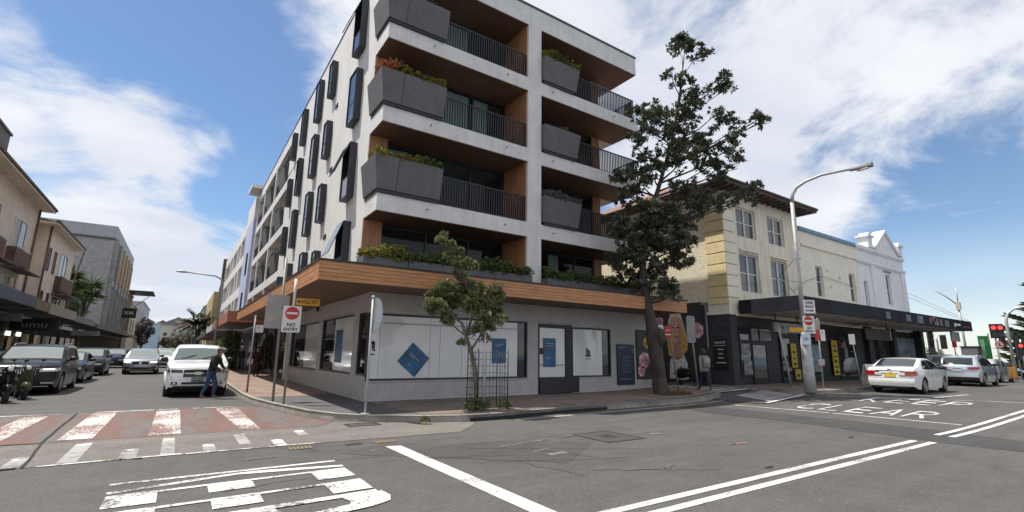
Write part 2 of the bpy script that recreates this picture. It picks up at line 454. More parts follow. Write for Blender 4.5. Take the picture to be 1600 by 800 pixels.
def footpath(name, outline, top_of, mtop, kerb_pts, kerb_w=0.16, h=0.15):
    """raised slab with a kerb stone along its road edge"""
    m = MB(); n = len(outline)
    bm = bmesh.new(); vs = [bm.verts.new((x, y, 0)) for x, y in outline]
    fc = bm.faces.new(vs); bmesh.ops.triangulate(bm, faces=[fc])
    xmin = min(p[0] for p in outline); xmax = max(p[0] for p in outline)
    if xmax > 14:
        x = 14.0
        while x < min(24.2, xmax):
            if x > xmin:
                bmesh.ops.bisect_plane(bm, geom=bm.verts[:] + bm.edges[:] + bm.faces[:], plane_co=(x, 0, 0), plane_no=(1, 0, 0))
            x += 1.0
    bm.verts.index_update()
    m.v = [(v.co.x, v.co.y, top_of(v.co.x)) for v in bm.verts]
    for f in bm.faces: m.face([v.index for v in f.verts])
    bm.free()
    structure(m.build(name, mtop))
    k = MB()
    for a, b in zip(kerb_pts[:-1], kerb_pts[1:]):
        nseg = max(1, int(math.hypot(b[0] - a[0], b[1] - a[1]) / 1.0))
        for i in range(nseg):
            p = Vector((a[0] + (b[0] - a[0]) * i / nseg, a[1] + (b[1] - a[1]) * i / nseg, 0)); q = Vector((a[0] + (b[0] - a[0]) * (i + 1) / nseg, a[1] + (b[1] - a[1]) * (i + 1) / nseg, 0))
            d = (q - p).normalized(); g_ = d * 0.006
            p += g_; q -= g_
            side = Vector((-d.y, d.x, 0)) * kerb_w
            z0, z1 = top_of(p.x) + .006, top_of(q.x) + .006
            k.hexa([(p.x, p.y, gz(p.x) - .05), (q.x, q.y, gz(q.x) - .05), (q.x + side.x, q.y + side.y, gz(q.x) - .05), (p.x + side.x, p.y + side.y, gz(p.x) - .05),
                    (p.x + .02 * d.y * -1, p.y + .02 * d.x, z0), (q.x - .02 * d.y, q.y + .02 * d.x, z1), (q.x + side.x, q.y + side.y, z1), (p.x + side.x, p.y + side.y, z0)])
    structure(k.build('kerb', M_KERB))
kerb_main = [(18.9, 12.9), (18.6, 12.15), (17.9, 11.72), (16.5, 11.38), (14.7, 11.26), (12.8, 11.3), (9.4, 11.2), (7.2, 10.9), (6.0, 10.95), (5.1, 11.3), (4.35, 11.75), (3.8, 12.15), (3.35, 12.75), (2.9, 13.8), (2.4, 16.2), (2.12, 18.0), (2.02, 20.0), (2.0, 60), (2.0, 140)]
def curb_pts(l): return l[::-1]
footpath('footpath', kerb_main + [(4.95, 140), (4.95, 15.3), (18.2, 15.3), (18.9, 15.3)], lambda x: gz(x) + .15, M_FOOT, kerb_main[::-1])
# kerb side is inside the slab: kerb drawn from the far end so its width falls on the footpath
s = MB()
pv = [(5.2, 11.62), (7.2, 11.2), (9.4, 11.5), (12.8, 11.6), (14.0, 11.58), (14.0, 15.22), (5.0, 15.22)]
s.poly([(x, y, gz(x) + .154) for x, y in pv])
xx = 14.0
while xx < 18.4:
    x2 = xx + .4; lo = 11.58 + max(0, xx - 14.5) * .16; lo2 = 11.58 + max(0, x2 - 14.5) * .16
    s.poly([(xx, lo, gz(xx) + .154), (x2, lo2, gz(x2) + .154), (x2, 15.22, gz(x2) + .154), (xx, 15.22, gz(xx) + .154)]); xx = x2
structure(s.build('brown_paving', M_PAVE))
s = MB(); sheet(s, [(2.2, 18.2), (4.1, 18.2), (4.85, 19.0), (4.85, 60), (2.2, 60)], .154); structure(s.build('orange_paving', M_PAVE2))
kr = [(26.0, 60), (21.9, 60), (21.9, 14.2), (21.7, 11.6), (21.6, 10.4), (21.9, 9.85), (22.6, 9.6), (24.0, 9.62), (28.0, 9.75), (46, 9.9), (55, 10.6), (60, 11.2)]
kerb_r = [(21.55, 17.0), (21.5, 12.2), (21.2, 10.7), (21.35, 10.1), (21.9, 9.75), (22.8, 9.62), (24.0, 9.62), (28.0, 9.75), (46, 9.95), (55, 10.6), (61, 11.2)]
footpath('footpath_by_shops', kerb_r[::-1] + [(21.55, 40), (61, 40)], lambda x: gz(x) + .13, M_PAVE, kerb_r, 0.16)
kl = [(-7.3, 260), (-7.3, 5.0)]
footpath('footpath_opposite', [(-7.3, 260), (-7.3, 20.5), (-7.9, 18.5), (-9.5, 17.3), (-12, 16.9), (-40, 16.9), (-40, 260)], lambda x: gz(x) + .15, M_FOOT, [(-40, 16.9), (-12, 16.9), (-9.5, 17.3), (-7.9, 18.5), (-7.3, 20.5), (-7.3, 260)])
# lane beside the apartments and its raised crossing
s = MB()
def lane_z(x): return gz(x) + .055
for i in range(12):
    x0 = 18.0 + i * .3; x1 = x0 + .3
    s.poly([(x0, 12.6, lane_z(x0)), (x1, 12.6, lane_z(x1)), (x1, 50, lane_z(x1)), (x0, 50, lane_z(x0))])
structure(s.build('lane', mat_asphalt('lane_asphalt', (0.095, 0.092, 0.09), .2)))

# ---- painted markings
m = MB()
strip(m, (-8, 4.05), (12.84, 4.05), .13, .006); strip(m, (-8, 3.77), (12.95, 3.77), .13, .006)
strip(m, (14.25, 4.07), (24.5, 3.72), .12, .008); strip(m, (14.19, 3.80), (24.5, 3.44), .12, .008)
m.poly([(3.26, 8.80, .006), (3.53, 8.74, .006), (3.56, 3.6, .006), (3.32, 3.6, .006)])
strip(m, (16.05, 10.0), (16.45, 7.2), .10, .008); strip(m, (16.45, 7.1), (16.6, 4.2), .10, .008)
strip(m, (21.2, 9.3), (23.95, 4.3), .10, .012); strip(m, (23.56, 6.66), (27.1, 6.5), .11, .012)
strip(m, (24.0, 9.35), (60, 9.75), .07, .012)
structure(m.build('road_lines', M_WHITE))

# KEEP CLEAR, read by drivers going right: letters stand along +X, read from +Y to -Y
GL = {
 'K': [((0, .1), (1, .1)), ((.45, .15), (0, .9)), ((.45, .15), (1, .95))],
 'E': [((0, .1), (1, .1)), ((.06, .1), (.06, .95)), ((.5, .1), (.5, .85)), ((.94, .1), (.94, .95))],
 'P': [((0, .1), (1, .1)), ((.94, .1), (.94, .7)), ((.92, .7), (.82, .92)), ((.82, .92), (.62, .92)), ((.62, .92), (.52, .7)), ((.5, .7), (.5, .1))],
 'C': [((.16, .95), (.06, .75)), ((.06, .75), (.06, .3)), ((.06, .3), (.2, .1)), ((.2, .1), (.8, .1)), ((.8, .1), (.94, .3)), ((.94, .3), (.94, .75)), ((.94, .75), (.84, .95))],
 'L': [((0, .1), (1, .1)), ((.06, .1), (.06, .95))],
 'A': [((0, .05), (1, .5)), ((1, .5), (0, .95)), ((.33, .22), (.33, .78))],
 'R': [((0, .1), (1, .1)), ((.94, .1), (.94, .7)), ((.92, .7), (.82, .92)), ((.82, .92), (.62, .92)), ((.62, .92), (.5, .7)), ((.5, .7), (.5, .1)), ((.5, .5), (0, .95))],
}
def road_word(word, x0, x1, y0, y1, name, wmul, dz, xoff=(0, 0)):
    """each letter is a child of the word; strokes along the road are thin, cross strokes long"""
    n = len(word); pitch = (y0 - y1) / n; ht = x1 - x0
    root = MB()
    for i, ch in enumerate(word):
        mb = root; yb = y0 - i * pitch; w = pitch * .80; xs0 = x0 + xoff[0] * i / n; 
        for (a, b) in GL[ch]:
            p = (xs0 + a[0] * ht, yb - a[1] * w); q = (xs0 + b[0] * ht, yb - b[1] * w)
            along = abs(q[0] - p[0]) / (math.hypot(q[0] - p[0], q[1] - p[1]) + 1e-6)
            sw = wmul[0] * along + wmul[1] * (1 - along)
            strip(mb, p, q, sw, dz + .0007 * (i % 2) + (.0012 if along > .7 else 0), .3)
    return structure(root.build(name, M_WHITE_K))
M_WHITE_K = mat_worn('road_word_paint', (0.62, 0.61, 0.585), (0.088, 0.084, 0.08), 0.33, 18.0)
m = MB()
dz = .006
def P4(*p):
    global dz
    m.poly([(x, y, dz) for x, y in p]); dz += .0005
P4((-.50, 8.00), (2.2, 8.02), (2.2, 8.11), (-.50, 8.10))
P4((-.48, 7.53), (.85, 7.84), (1.05, 7.95), (.75, 7.94), (-.50, 7.64)); P4((1.06, 7.80), (2.21, 7.61), (2.22, 7.72), (1.25, 7.93), (1.05, 7.95), (.86, 7.84))
for k, y in enumerate((7.36, 6.62)):
    P4((-.48, y), (2.2, y + .08), (2.2, y + .17), (-.48, y + .09))
    P4((-.48, y - .46), (0, y - .46), (0, y), (-.48, y)); P4((.5, y - .32), (.99, y - .30), (.99, y + .02), (.5, y + .02)); P4((1.72, y - .38), (2.2, y - .36), (2.2, y + .08), (1.72, y + .06))
P4((-.48, 5.95), (2.0, 6.03), (2.2, 6.10), (2.2, 6.18), (-.48, 6.06))
P4((1.73, 5.55), (1.98, 5.55), (2.20, 5.66), (2.27, 5.85), (2.25, 6.10), (1.98, 6.03), (1.76, 6.01), (1.80, 5.85)); P4((.95, 5.50), (1.2, 5.40), (1.98, 5.55), (1.80, 5.74), (1.25, 5.62), (1.1, 5.75), (1.05, 5.98), (.84, 5.98))
structure(m.build('road_word_keep', M_WHITE_K))
road_word('CLEAR', 16.9, 18.6, 8.5, 5.0, 'road_word_clear', (.085, .20), .010, (.3, 0))
road_word('KEEP', 20.3, 22.1, 7.9, 5.05, 'road_word_keep', (.085, .22), .012, (.4, 0))

# red threshold crossing in the side street
m = MB()
m.poly([(-7.2, 12.0, .006), (1.6, 11.95, .006), (2.7, 11.75, .006), (3.25, 12.4, .006), (2.85, 13.5, .006), (2.35, 16.0, .006), (2.05, 16.95, .006), (-7.2, 16.95, .006)])
structure(m.build('red_crossing', M_RED))
m = MB(); m.poly([(-9, 9.72, .006), (2.36, 9.72, .006), (5.2, 9.6, .006), (5.95, 10.36, .006), (6.2, 10.75, .006), (5.9, 10.94, .006), (5.05, 11.28, .006), (4.3, 11.73, .006), (3.75, 12.13, .006), (3.3, 12.42, .006), (2.72, 11.72, .006), (1.6, 11.93, .006), (-7.2, 11.98, .006), (-9, 11.98, .006)])
structure(m.build('concrete_apron', M_CONC))
m = MB(); 
for x0, x1, y in [(-7, -2.25, 16.95), (-1.6, -.25, 17.0), (-.35, .2, 17.02), (.55, 1.6, 17.0)]: strip(m, (x0, y), (x1, y), .12, .010)
for x0, x1 in [(-9, -1.7), (-1.45, -.5), (-.55, .25), (.3, 1.35), (1.5, 2.36)]: strip(m, (x0, 9.74 + .02 * math.sin(x0 * 9)), (x1, 9.75 + .03 * math.sin(x1 * 7)), .07, .010)
structure(m.build('crossing_edge_lines', M_WHITE_W))
m = MB()
for a, b, y0, y1 in [(-5.4, -4.9, 12.2, 16.6), (-4.1, -3.6, 12.2, 16.6), (-2.87, -2.42, 12.2, 16.5), (-1.62, -1.12, 12.2, 16.7), (-.28, .24, 12.08, 16.6)]: m.poly([(a, y0, .011), (b, y0, .011), (b, y1, .011), (a, y1, .011)])
m.poly([(1.30, 12.05, .011), (1.66, 12.05, .011), (1.62, 16.6, .011), (1.08, 16.6, .011)])
structure(m.build('crossing_stripes', M_WHITE_R))
m = MB(); m2 = MB()
for a, b, y0, y1, f in [(-3.9, -3.65, 9.8, 11.6, 0), (-2.5, -2.25, 9.8, 11.6, 0), (-1.85, -1.65, 9.8, 10.6, 0), (-1.27, -1.04, 9.8, 11.62, 0), (-.56, -.34, 9.78, 10.6, 0), (-.04, .15, 9.8, 11.55, 0), (.55, .73, 9.78, 10.5, 0), (1.1, 1.29, 10.2, 11.42, 0), (1.63, 1.82, 9.76, 10.45, 1), (2.19, 2.38, 10.75, 11.4, 0)]:
    (m2 if f else m).poly([(a, y0, .0105), (b, y0, .0105), (b, y1, .0105), (a, y1, .0105)])
    if not f: m2.poly([(a + .01, y1 - .25, .0125), (b - .01, y1 - .25, .0125), (b - .01, y1, .0125), (a + .01, y1, .0125)])
structure(m.build('faded_teeth', M_WHITE_F)); structure(m2.build('fresh_teeth', M_WHITE_W))
m = MB()
def joint(pts, w, z=.0145):
    for a, b in zip(pts[:-1], pts[1:]):
        strip(m, a, b, w, z)
def jag(p, q, n, amp):
    out = [p]
    for i in range(1, n): out.append((p[0] + (q[0] - p[0]) * i / n + rnd.uniform(-amp, amp), p[1] + (q[1] - p[1]) * i / n + rnd.uniform(-amp, amp)))
    return out + [q]
joint(jag((-1.94, 16.85), (-1.78, 12.0), 9, .015), .045); joint(jag((-1.78, 12.0), (-1.6, 9.72), 5, .015), .035)
joint(jag((-2.6, 12.05), (-1.8, 12.0), 5, .02), .05); joint(jag((-1.7, 12.05), (-1.45, 12.05), 3, .01), .02)
joint([(-1.95, 9.70), (-1.66, 9.72)], .07); joint([(-.35, 9.68), (-.26, 9.70)], .06)
structure(m.build('surface_joint', M_DARK))
m = MB()
for p, q, n in [((4.3, 8.0), (7.3, 6.2), 16), ((4.0, 6.8), (6.4, 5.9), 12), ((5.2, 5.6), (6.9, 4.6), 12), ((2.1, 9.35), (5.0, 9.0), 14), ((3.6, 7.5), (4.9, 7.0), 9), ((5.4, 7.3), (5.9, 6.2), 8), ((6.8, 7.6), (9.5, 7.5), 12), ((4.6, 6.5), (4.9, 5.4), 8), ((1.6, 9.5), (2.2, 9.0), 5), ((.6, 7.0), (1.9, 7.25), 12), ((1.7, 8.2), (2.9, 8.0), 8)]:
    joint(jag(p, q, n, .045), .012, .0075)
for p in ((12.0, 4.9), (7.6, 4.3)): joint(jag(p, (p[0] + .22, p[1] + .03), 3, .02), .06, .0075)
structure(m.build('road_crack', M_DARK))
m = MB()
m.poly([(x, y, gz(x) + .0045) for x, y in [(13.05, 3.5), (13.15, 2.4), (14.9, 2.4), (14.85, 2.9), (15.2, 4.4), (15.1, 9.3), (14.85, 10.6), (13.9, 10.6), (13.3, 9.2), (13.6, 7)]])
structure(m.build('asphalt_patch', M_TRENCH))
m = MB(); m.poly([(13.1, 2.42, .0045), (13.15, -3, .0045), (14.8, -3, .0045), (14.9, 2.38, .0045)]); structure(m.build('asphalt_patch', M_TRENCH))
m = MB(); jl = jag((2.4, 8.6), (5.2, 6.1), 7, .12); jr = jag((3.4, 9.1), (6.9, 7.3), 7, .12)
m.poly([(x, y, .0042) for x, y in jl + jr[::-1]]); structure(m.build('asphalt_patch', mat_asphalt('asphalt_cracked', (.068, .064, .061), .3)))

m = MB()
for p, q, w_ in [((5.6, 5.35), (6.35, 5.05), .05), ((6.3, 5.12), (6.55, 5.2), .09), ((8.9, 5.75), (9.5, 5.72), .06), ((9.0, 5.85), (9.2, 5.62), .05), ((2.9, 8.55), (3.05, 8.6), .05)]: strip(m, p, q, w_, .0078)
structure(m.build('survey_mark', mat_worn('survey_pink', (.30, .17, .14), (.085, .08, .076), .50, 24.0)))
m = MB()
for p, q, w_ in [((5.0, 7.75), (6.3, 7.95), .07), ((6.6, 7.98), (7.3, 8.1), .12), ((5.35, 6.75), (5.75, 6.78), .16), ((8.6, 7.35), (8.9, 7.3), .08), ((5.3, 7.1), (5.7, 7.2), .08), ((1.0, 8.75), (1.5, 8.8), .04)]: strip(m, p, q, w_, .0079)
structure(m.build('chalk_mark', mat_worn('survey_pale', (.26, .26, .29), (.082, .078, .074), .53, 20.0)))
inl = thing('drain_inlet', 'dark kerb inlet under a stone lintel in front of the young tree', 'drain', (8.2, 11.05, .05), world=True)
pts_ = [(6.2, 10.925), (7.2, 10.885), (9.4, 11.18), (11.2, 11.235)]
a_, b_ = MB(), MB()
for (x0, y0), (x1, y1) in zip(pts_[:-1], pts_[1:]):
    d_ = Vector((x1 - x0, y1 - y0, 0)).normalized() * .004
    x0 += d_.x; x1 -= d_.x; y0 += d_.y; y1 -= d_.y
    a_.hexa([(x0, y0 - .012, .004), (x1, y1 - .012, .004), (x1, y1 + .03, .004), (x0, y0 + .03, .004), (x0, y0 - .012, .085), (x1, y1 - .012, .085), (x1, y1 + .03, .085), (x0, y0 + .03, .085)])
    b_.hexa([(x0, y0 - .022, .086), (x1, y1 - .022, .086), (x1, y1 + .03, .086), (x0, y0 + .03, .086), (x0, y0 - .016, .161), (x1, y1 - .016, .161), (x1, y1 + .03, .161), (x0, y0 + .03, .161)])
a_.build('inlet_slot', M_DARK, inl); b_.build('lintel', mat('lintel_stone', (.12, .115, .105), .85, .3, 3, .3), inl)
# covers let into the road
def cover(name, label, x0, x1, y0, y1, z, mt, bars):
    t = thing(name, label, 'cover', ((x0 + x1) / 2, (y0 + y1) / 2, z), world=True)
    f = MB(); w = .05
    f.box(x0, x1, y0, y0 + w, z - .03, z + .006); f.box(x0, x1, y1 - w, y1, z - .03, z + .006); f.box(x0, x0 + w, y0 + w, y1 - w, z - .03, z + .006); f.box(x1 - w, x1, y0 + w, y1 - w, z - .03, z + .006)
    f.build('frame', M_IRON, t)
    if bars:
        n = bars
        b0 = MB().box(0, (x1 - x0 - 2 * w) / n * .6, y0 + w, y1 - w, z - .03, z + .003)
        for i in range(n):
            b = MB(); xa = x0 + w + (x1 - x0 - 2 * w) * (i + .2) / n; b.box(xa, xa + (x1 - x0 - 2 * w) / n * .6, y0 + w, y1 - w, z - .03, z + .004); b.build('bar', M_IRON, t)
        MB().box(x0 + w, x1 - w, y0 + w, y1 - w, z - .06, z - .031).build('pit', M_DARK, t)
    else:
        MB().box(x0 + w + .01, x1 - w - .01, y0 + w + .01, y1 - w - .01, z - .03, z + .005).build('lid', mt, t, bevel=.004)
    return t
cover('drain_grate', 'barred iron stormwater grate in the pale apron at the corner kerb', 3.35, 4.1, 11.35, 11.85, .008, M_IRON, 7)
t = cover('manhole_cover', 'dark square manhole cover in the road past the white stop bar', 7.05, 8.1, 7.05, 8.15, .004, mat('manhole_fill', (.058, .056, .054), .8, .25, 12, .4, 60), 0)
MB().box(7.40, 7.78, 7.42, 7.78, .003, .0115).build('access_plate', M_IRON, t)
M_TACT = mat('tactile_ochre', (.36, .25, .13), .8, .3, 20)
for i, (x, y, lb) in enumerate([(1.95, 9.36, 'ochre studded paver strip at the apron edge nearer the red crossing'), (3.42, 9.25, 'ochre studded paver strip at the top of the white stop bar')]):
    t = thing('stud_strip', lb, 'paver strip', (x, y, .008), group='studded paver strips', world=True)
    MB().box(x - .19, x + .19, y - .1, y + .1, .004, .009).build('base', M_ASPH, t)
    k = MB().lathe([(.022, 0), (.018, .008)], 8).mesh('stud', M_TACT)
    for a in range(6):
        for b in range(3): inst(k, 'stud', t, (x - .16 + a * .064, y - .07 + b * .07, .009))
t = cover('valve_cover', 'small rusty red valve cover in the road by the concrete apron', 2.72, 2.98, 9.22, 9.36, .004, mat('rusty_lid', (.16, .05, .04), .8, .3), 0)
# raised zebra in the lane
m = MB()
for i in range(9):
    f = i / 8.0
    x0, y0 = 17.6 + 3.3 * f, 9.75 + .25 * f
for i in range(8):
    f = i / 7
    p0 = (17.55 + 3.0 * f, 9.75 + .45 * f); p1 = (18.6 + 2.6 * f, 11.6 + .3 * f)
    if i not in (0,): strip(m, p0, p1, .17, .03, .3)
strip(m, (17.3, 9.55), (20.9, 10.0), .16, .034, .3)
for i in range(6):
    y = 12.7 + i * .62
    strip(m, (18.1, y), (21.4, y - .1), .30, .061, .3)
structure(m.build('zebra_crossing', M_WHITE))
s = MB()
for i in range(10):
    x0 = 17.0 + i * .4; x1 = x0 + .4
    s.poly([(x0, 9.6, gz(x0) + .022), (x1, 9.6, gz(x1) + .022), (x1, 12.6, gz(x1) + .022), (x0, 12.6, gz(x0) + .022)])
structure(s.build('crossing_hump', mat_asphalt('hump_asphalt', (.085, .083, .082), .2)))
m = MB(); strip(m, (7.3, 10.62), (17.0, 11.05), .14, .006, .4); structure(m.build('gutter_strip', mat('gutter_concrete', (.36, .34, .30), .85, .25, 1.5, .3)))

# ------------------------------------------------------------------ corner apartment building
FX, FY = 4.83, 15.24
M_WALL = mat('white_render', (0.67, 0.655, 0.63), 0.85, 0.06, 0.8, 0.15, 30, streak=0.16)
M_SLAB = mat('concrete_white', (0.66, 0.645, 0.625), 0.8, 0.09, 1.3, 0.2, 30, streak=0.22)
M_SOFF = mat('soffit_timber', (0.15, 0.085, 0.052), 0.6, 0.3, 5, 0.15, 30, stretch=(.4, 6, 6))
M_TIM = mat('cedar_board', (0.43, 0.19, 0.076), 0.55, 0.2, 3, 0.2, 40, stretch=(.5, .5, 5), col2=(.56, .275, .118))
M_TIMY = mat('cedar_lining', (0.36, 0.165, 0.075), 0.6, 0.25, 3, 0.2, 40, stretch=(4, 4, .5))
M_DKM = mat('charcoal_metal', (0.022, 0.022, 0.026), 0.45, 0.2, 6)
M_RAIL = mat('railing_black', (0.018, 0.017, 0.018), 0.45, 0.15, 6)
M_HOOD = mat('window_hood_charcoal', (0.030, 0.031, 0.038), 0.5, 0.15, 2)
M_PLANT = mat('planter_zinc', (0.115, 0.108, 0.112), 0.65, 0.12, 2.2, 0.25, 50, streak=.2)
M_GLASS = mat_glass('balcony_glass', (.88, .93, .93), .80)
M_BAYG = mat_glass('bay_glass', through=0, base=(.03, .05, .08))
M_CURT = mat('curtain_pale', (0.72, 0.86, 0.83), 0.9, 0.08, 1, stretch=(14, 14, .3))
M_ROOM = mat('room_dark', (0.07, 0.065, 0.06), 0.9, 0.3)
M_BRICK = mat('grey_brick', (0.46, 0.44, 0.43), 0.8, 0.07, 3, 0.3, 60)
M_MORT = mat('grey_mortar', (0.37, 0.35, 0.34), 0.9, 0.1)
M_FILM = mat('window_film', (0.74, 0.745, 0.74), 0.10, 0.05, 0.8, coat=.6)
M_WHT = mat('white_paint', (0.78, 0.78, 0.76), 0.5, 0.04)
M_ROOF = mat('roof_grey', (.18, .18, .18), .8, .1)

AB = thing('apartment_building', 'white five storey corner apartment building with timber awning and planted balconies', 'building', (FX, FY, .15), world=True)
YB = 34.85                      # first stretch of the left wall ends here
SL = [(12.69, 13.30), (9.47, 10.06), (6.27, 6.87)]          # balcony slabs: bottom, top
XR_ = 17.85
# structure
w = MB(); w.box(FX, FX + .3, 16.62, YB, 4.05, 16.86)
w.build('wall', M_WALL, AB)
p = MB(); p.box(FX, XR_, FY, 16.62, 15.87, 16.80); p.box(XR_ - .3, XR_, 16.63, 33.9, 15.87, 16.80); p.box(FX + .31, XR_ - .31, 16.63, 52.2, 15.95, 16.55)
p.build('parapet', M_SLAB, AB)
c = MB(); c.box(FX - .03, XR_ + .03, FY - .03, FY + .25, 16.803, 16.90); c.box(FX - .03, FX + .3, FY + .253, 52.3, 16.865, 16.93); c.box(XR_ - .28, XR_ + .03, FY + .253, 34, 16.803, 16.90)
c.build('roof_flashing', M_DKM, AB)
for zb, zt in SL:
    s = MB(); s.box(FX, 11.0, FY, 16.615, zb, zt); s.box(FX + .31, 11.0, 16.617, 20, zb, zt); s.box(11.7, XR_, FY, 20, zb, zt); s.box(11.003, 11.697, FY + .25, 20, zb, zt)
    s.build('balcony_slab', M_SLAB, AB)
    s = MB()
    for x, y in ((6.6, FY), (9.9, FY), (12.3, FY), (16.1, FY)): s.cyl((x, y - .012, (zb + zt) / 2 + .02), (x, y + .01, (zb + zt) / 2 + .02), .045, 10)
    s.mi(1)
    for x, y in ((6.6, FY), (9.9, FY), (12.3, FY), (16.1, FY)): s.cyl((x + .01, y - .10, (zb + zt) / 2 + .02), (x + .01, y - .013, (zb + zt) / 2 + .02), .022, 8)
    s.build('overflow_spout', [M_WHT, M_DKM], AB)
pl = MB(); pl.box(11.0, 11.7, FY + .001, FY + .6, 4.05, 15.868)
pl.build('pilaster', M_SLAB, AB)
# soffits of each balcony: boards running along the front
levels = [(13.30, 15.87), (10.06, 12.69), (6.87, 9.47), (4.06, 6.27)]
sof = MB()
for zf, zc in levels:
    for xa, xb in ((FX + .02, 10.98), (11.72, XR_ - .02)):
        for k in range(14):
            y = FY + .02 + k * .125
            sof.box(xa, xb, y, y + .118, zc - .022, zc - .003)
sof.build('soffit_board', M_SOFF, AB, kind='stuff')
tw_boxes = []
for zf, zc in levels:
    zc -= .024
    B_ = lambda *a: MB().box(*a).build('timber_lining', M_TIMY, AB)
    B_(10.955, 10.998, FY + .10, 16.97, zf + .002, zc); B_(11.702, 11.745, FY + .10, 16.97, zf + .002, zc)
    B_(FX + .02, 5.52, 16.58, 16.617, zf + .002, zc); B_(5.48, 5.518, 16.62, 16.97, zf + .002, zc)
    B_(16.25, 16.75, 16.93, 16.99, zf + .002, zc); B_(16.71, 16.75, 16.992, 20, zf + .002, zc)
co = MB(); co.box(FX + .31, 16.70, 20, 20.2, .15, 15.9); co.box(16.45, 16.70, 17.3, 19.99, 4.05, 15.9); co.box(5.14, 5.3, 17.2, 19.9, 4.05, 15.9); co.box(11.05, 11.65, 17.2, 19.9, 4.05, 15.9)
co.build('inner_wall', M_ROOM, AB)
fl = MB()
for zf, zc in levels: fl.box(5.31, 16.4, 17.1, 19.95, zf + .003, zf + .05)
fl.build('room_floor', M_ROOM, AB)
# balcony glazing
def glazing(xs_, zf, zc, curt):
    f = MB(); H = zc - .03
    for i, x in enumerate(xs_): f.box(x - .04, x + .04, 16.97, 17.07, zf + .05, H)
    f.box(xs_[0] + .04, xs_[-1] - .04, 16.98, 17.06, H - .09, H - .002); f.box(xs_[0] + .04, xs_[-1] - .04, 16.98, 17.06, zf + .005, zf + .07)
    fr = f.build('window', M_DKM, AB)
    for a, b in zip(xs_[:-1], xs_[1:]):
        MB().box(a + .04, b - .04, 17.01, 17.03, zf + .07, H - .09).build('pane', M_GLASS, fr)
    for a, b in curt:
        c = MB(); n = int((b - a) / .09)
        for i in range(n):
            x = a + i * .09; c.poly([(x, 17.09 + .03 * (i % 2), zf + .08), (x + .09, 17.09 + .03 * ((i + 1) % 2), zf + .08), (x + .09, 17.09 + .03 * ((i + 1) % 2), H - .1), (x, 17.09 + .03 * (i % 2), H - .1)])
        c.build('curtain', M_CURT, fr)
LX = (5.56, 7.41, 9.27, 10.91); RX = (11.80, 13.4, 15.0, 16.22)
cur = [[(7.5, 9.1)], [(6.9, 9.2), (9.3, 10.2)], [(5.7, 6.6)], []]
curR = [[], [], [(12.0, 13.0)], [(13.5, 14.2)]]
for i, (zf, zc) in enumerate(levels):
    glazing(LX, zf, zc, cur[i]); glazing(RX, zf, zc, curR[i])
# planters: flared zinc boxes, two faces meet on a seam
def flared(name, x0, x1, y0, y1, z0, z1, fx0, fx1, fy0, side_face=None, seam=None):
    b = MB()
    b.hexa([(x0, y0, z0), (x1, y0, z0), (x1, y1, z0), (x0, y1, z0), (x0 - fx0, y0 - fy0, z1), (x1 + fx1, y0 - fy0, z1), (x1 + fx1, y1, z1), (x0 - fx0, y1, z1)])
    o = b.build(name, M_PLANT, AB, bevel=.012)
    r = MB(); r.box(x0 + .05, x1 - .05, y0 + .04, y1 - .02, z0 - .10, z0 - .003)
    r.build('planter_base', M_DKM, o)
    if seam:
        q = MB(); q.hexa([(seam - .012, y0 - .008, z0 + .02), (seam + .012, y0 - .008, z0 + .02), (seam + .012, y0 + .03, z0 + .02), (seam - .012, y0 + .03, z0 + .02),
                          (seam + .02, y0 - fy0 - .008, z1 - .01), (seam + .044, y0 - fy0 - .008, z1 - .01), (seam + .044, y0 - fy0 + .03, z1 - .01), (seam + .02, y0 - fy0 + .03, z1 - .01)])
        q.build('seam', M_DKM, o)
    return o
for zb, zt in SL:
    flared('planter', 4.76, 7.06, 15.12, 16.6, zt + .11, zt + 1.27, .16, .03, .14, seam=5.42)
    flared('planter', 11.74, 13.62, 15.12, 15.9, zt + .11, zt + 1.22, .03, .14, .12)
for xa, xb in ((4.42, 5.9), (5.92, 7.6), (7.62, 9.3), (9.32, 10.98), (11.72, 13.6), (13.62, 15.5), (15.52, 17.4)):
    flared('planter', xa, xb, 14.85, 15.6, 4.17, 4.62, 0, 0, 0)
# railings
def railing(pts, z, mb, pitch=.105):
    for a, b in zip(pts[:-1], pts[1:]):
        a = Vector((*a, 0)); b = Vector((*b, 0)); d = b - a; L = d.length; d.normalize(); n = int(L / pitch)
        sd = Vector((-d.y, d.x, 0))
        def bar(t0, t1, z0, z1, h=.012):
            p, q = a + d * t0, a + d * t1
            mb.hexa([(*(p - sd * h).xy, z0), (*(q - sd * h).xy, z0), (*(q + sd * h).xy, z0), (*(p + sd * h).xy, z0), (*(p - sd * h).xy, z1), (*(q - sd * h).xy, z1), (*(q + sd * h).xy, z1), (*(p + sd * h).xy, z1)])
        bar(0.01, L - .01, z + 1.07, z + 1.11, .025); bar(0.01, L - .01, z + .05, z + .08, .015)
        for i in range(n + 1):
            t = L * i / n; bar(max(t - .017, 0), min(t + .017, L), z + .081, z + 1.068, .024)
for zb, zt in SL:
    m = MB(); railing([(7.1, 15.34), (10.95, 15.34)], zt, m); m.build('railing', M_RAIL, AB)
    m = MB(); railing([(13.7, 15.34), (17.65, 15.34), (17.65, 16.9)], zt, m); m.build('railing', M_RAIL, AB)
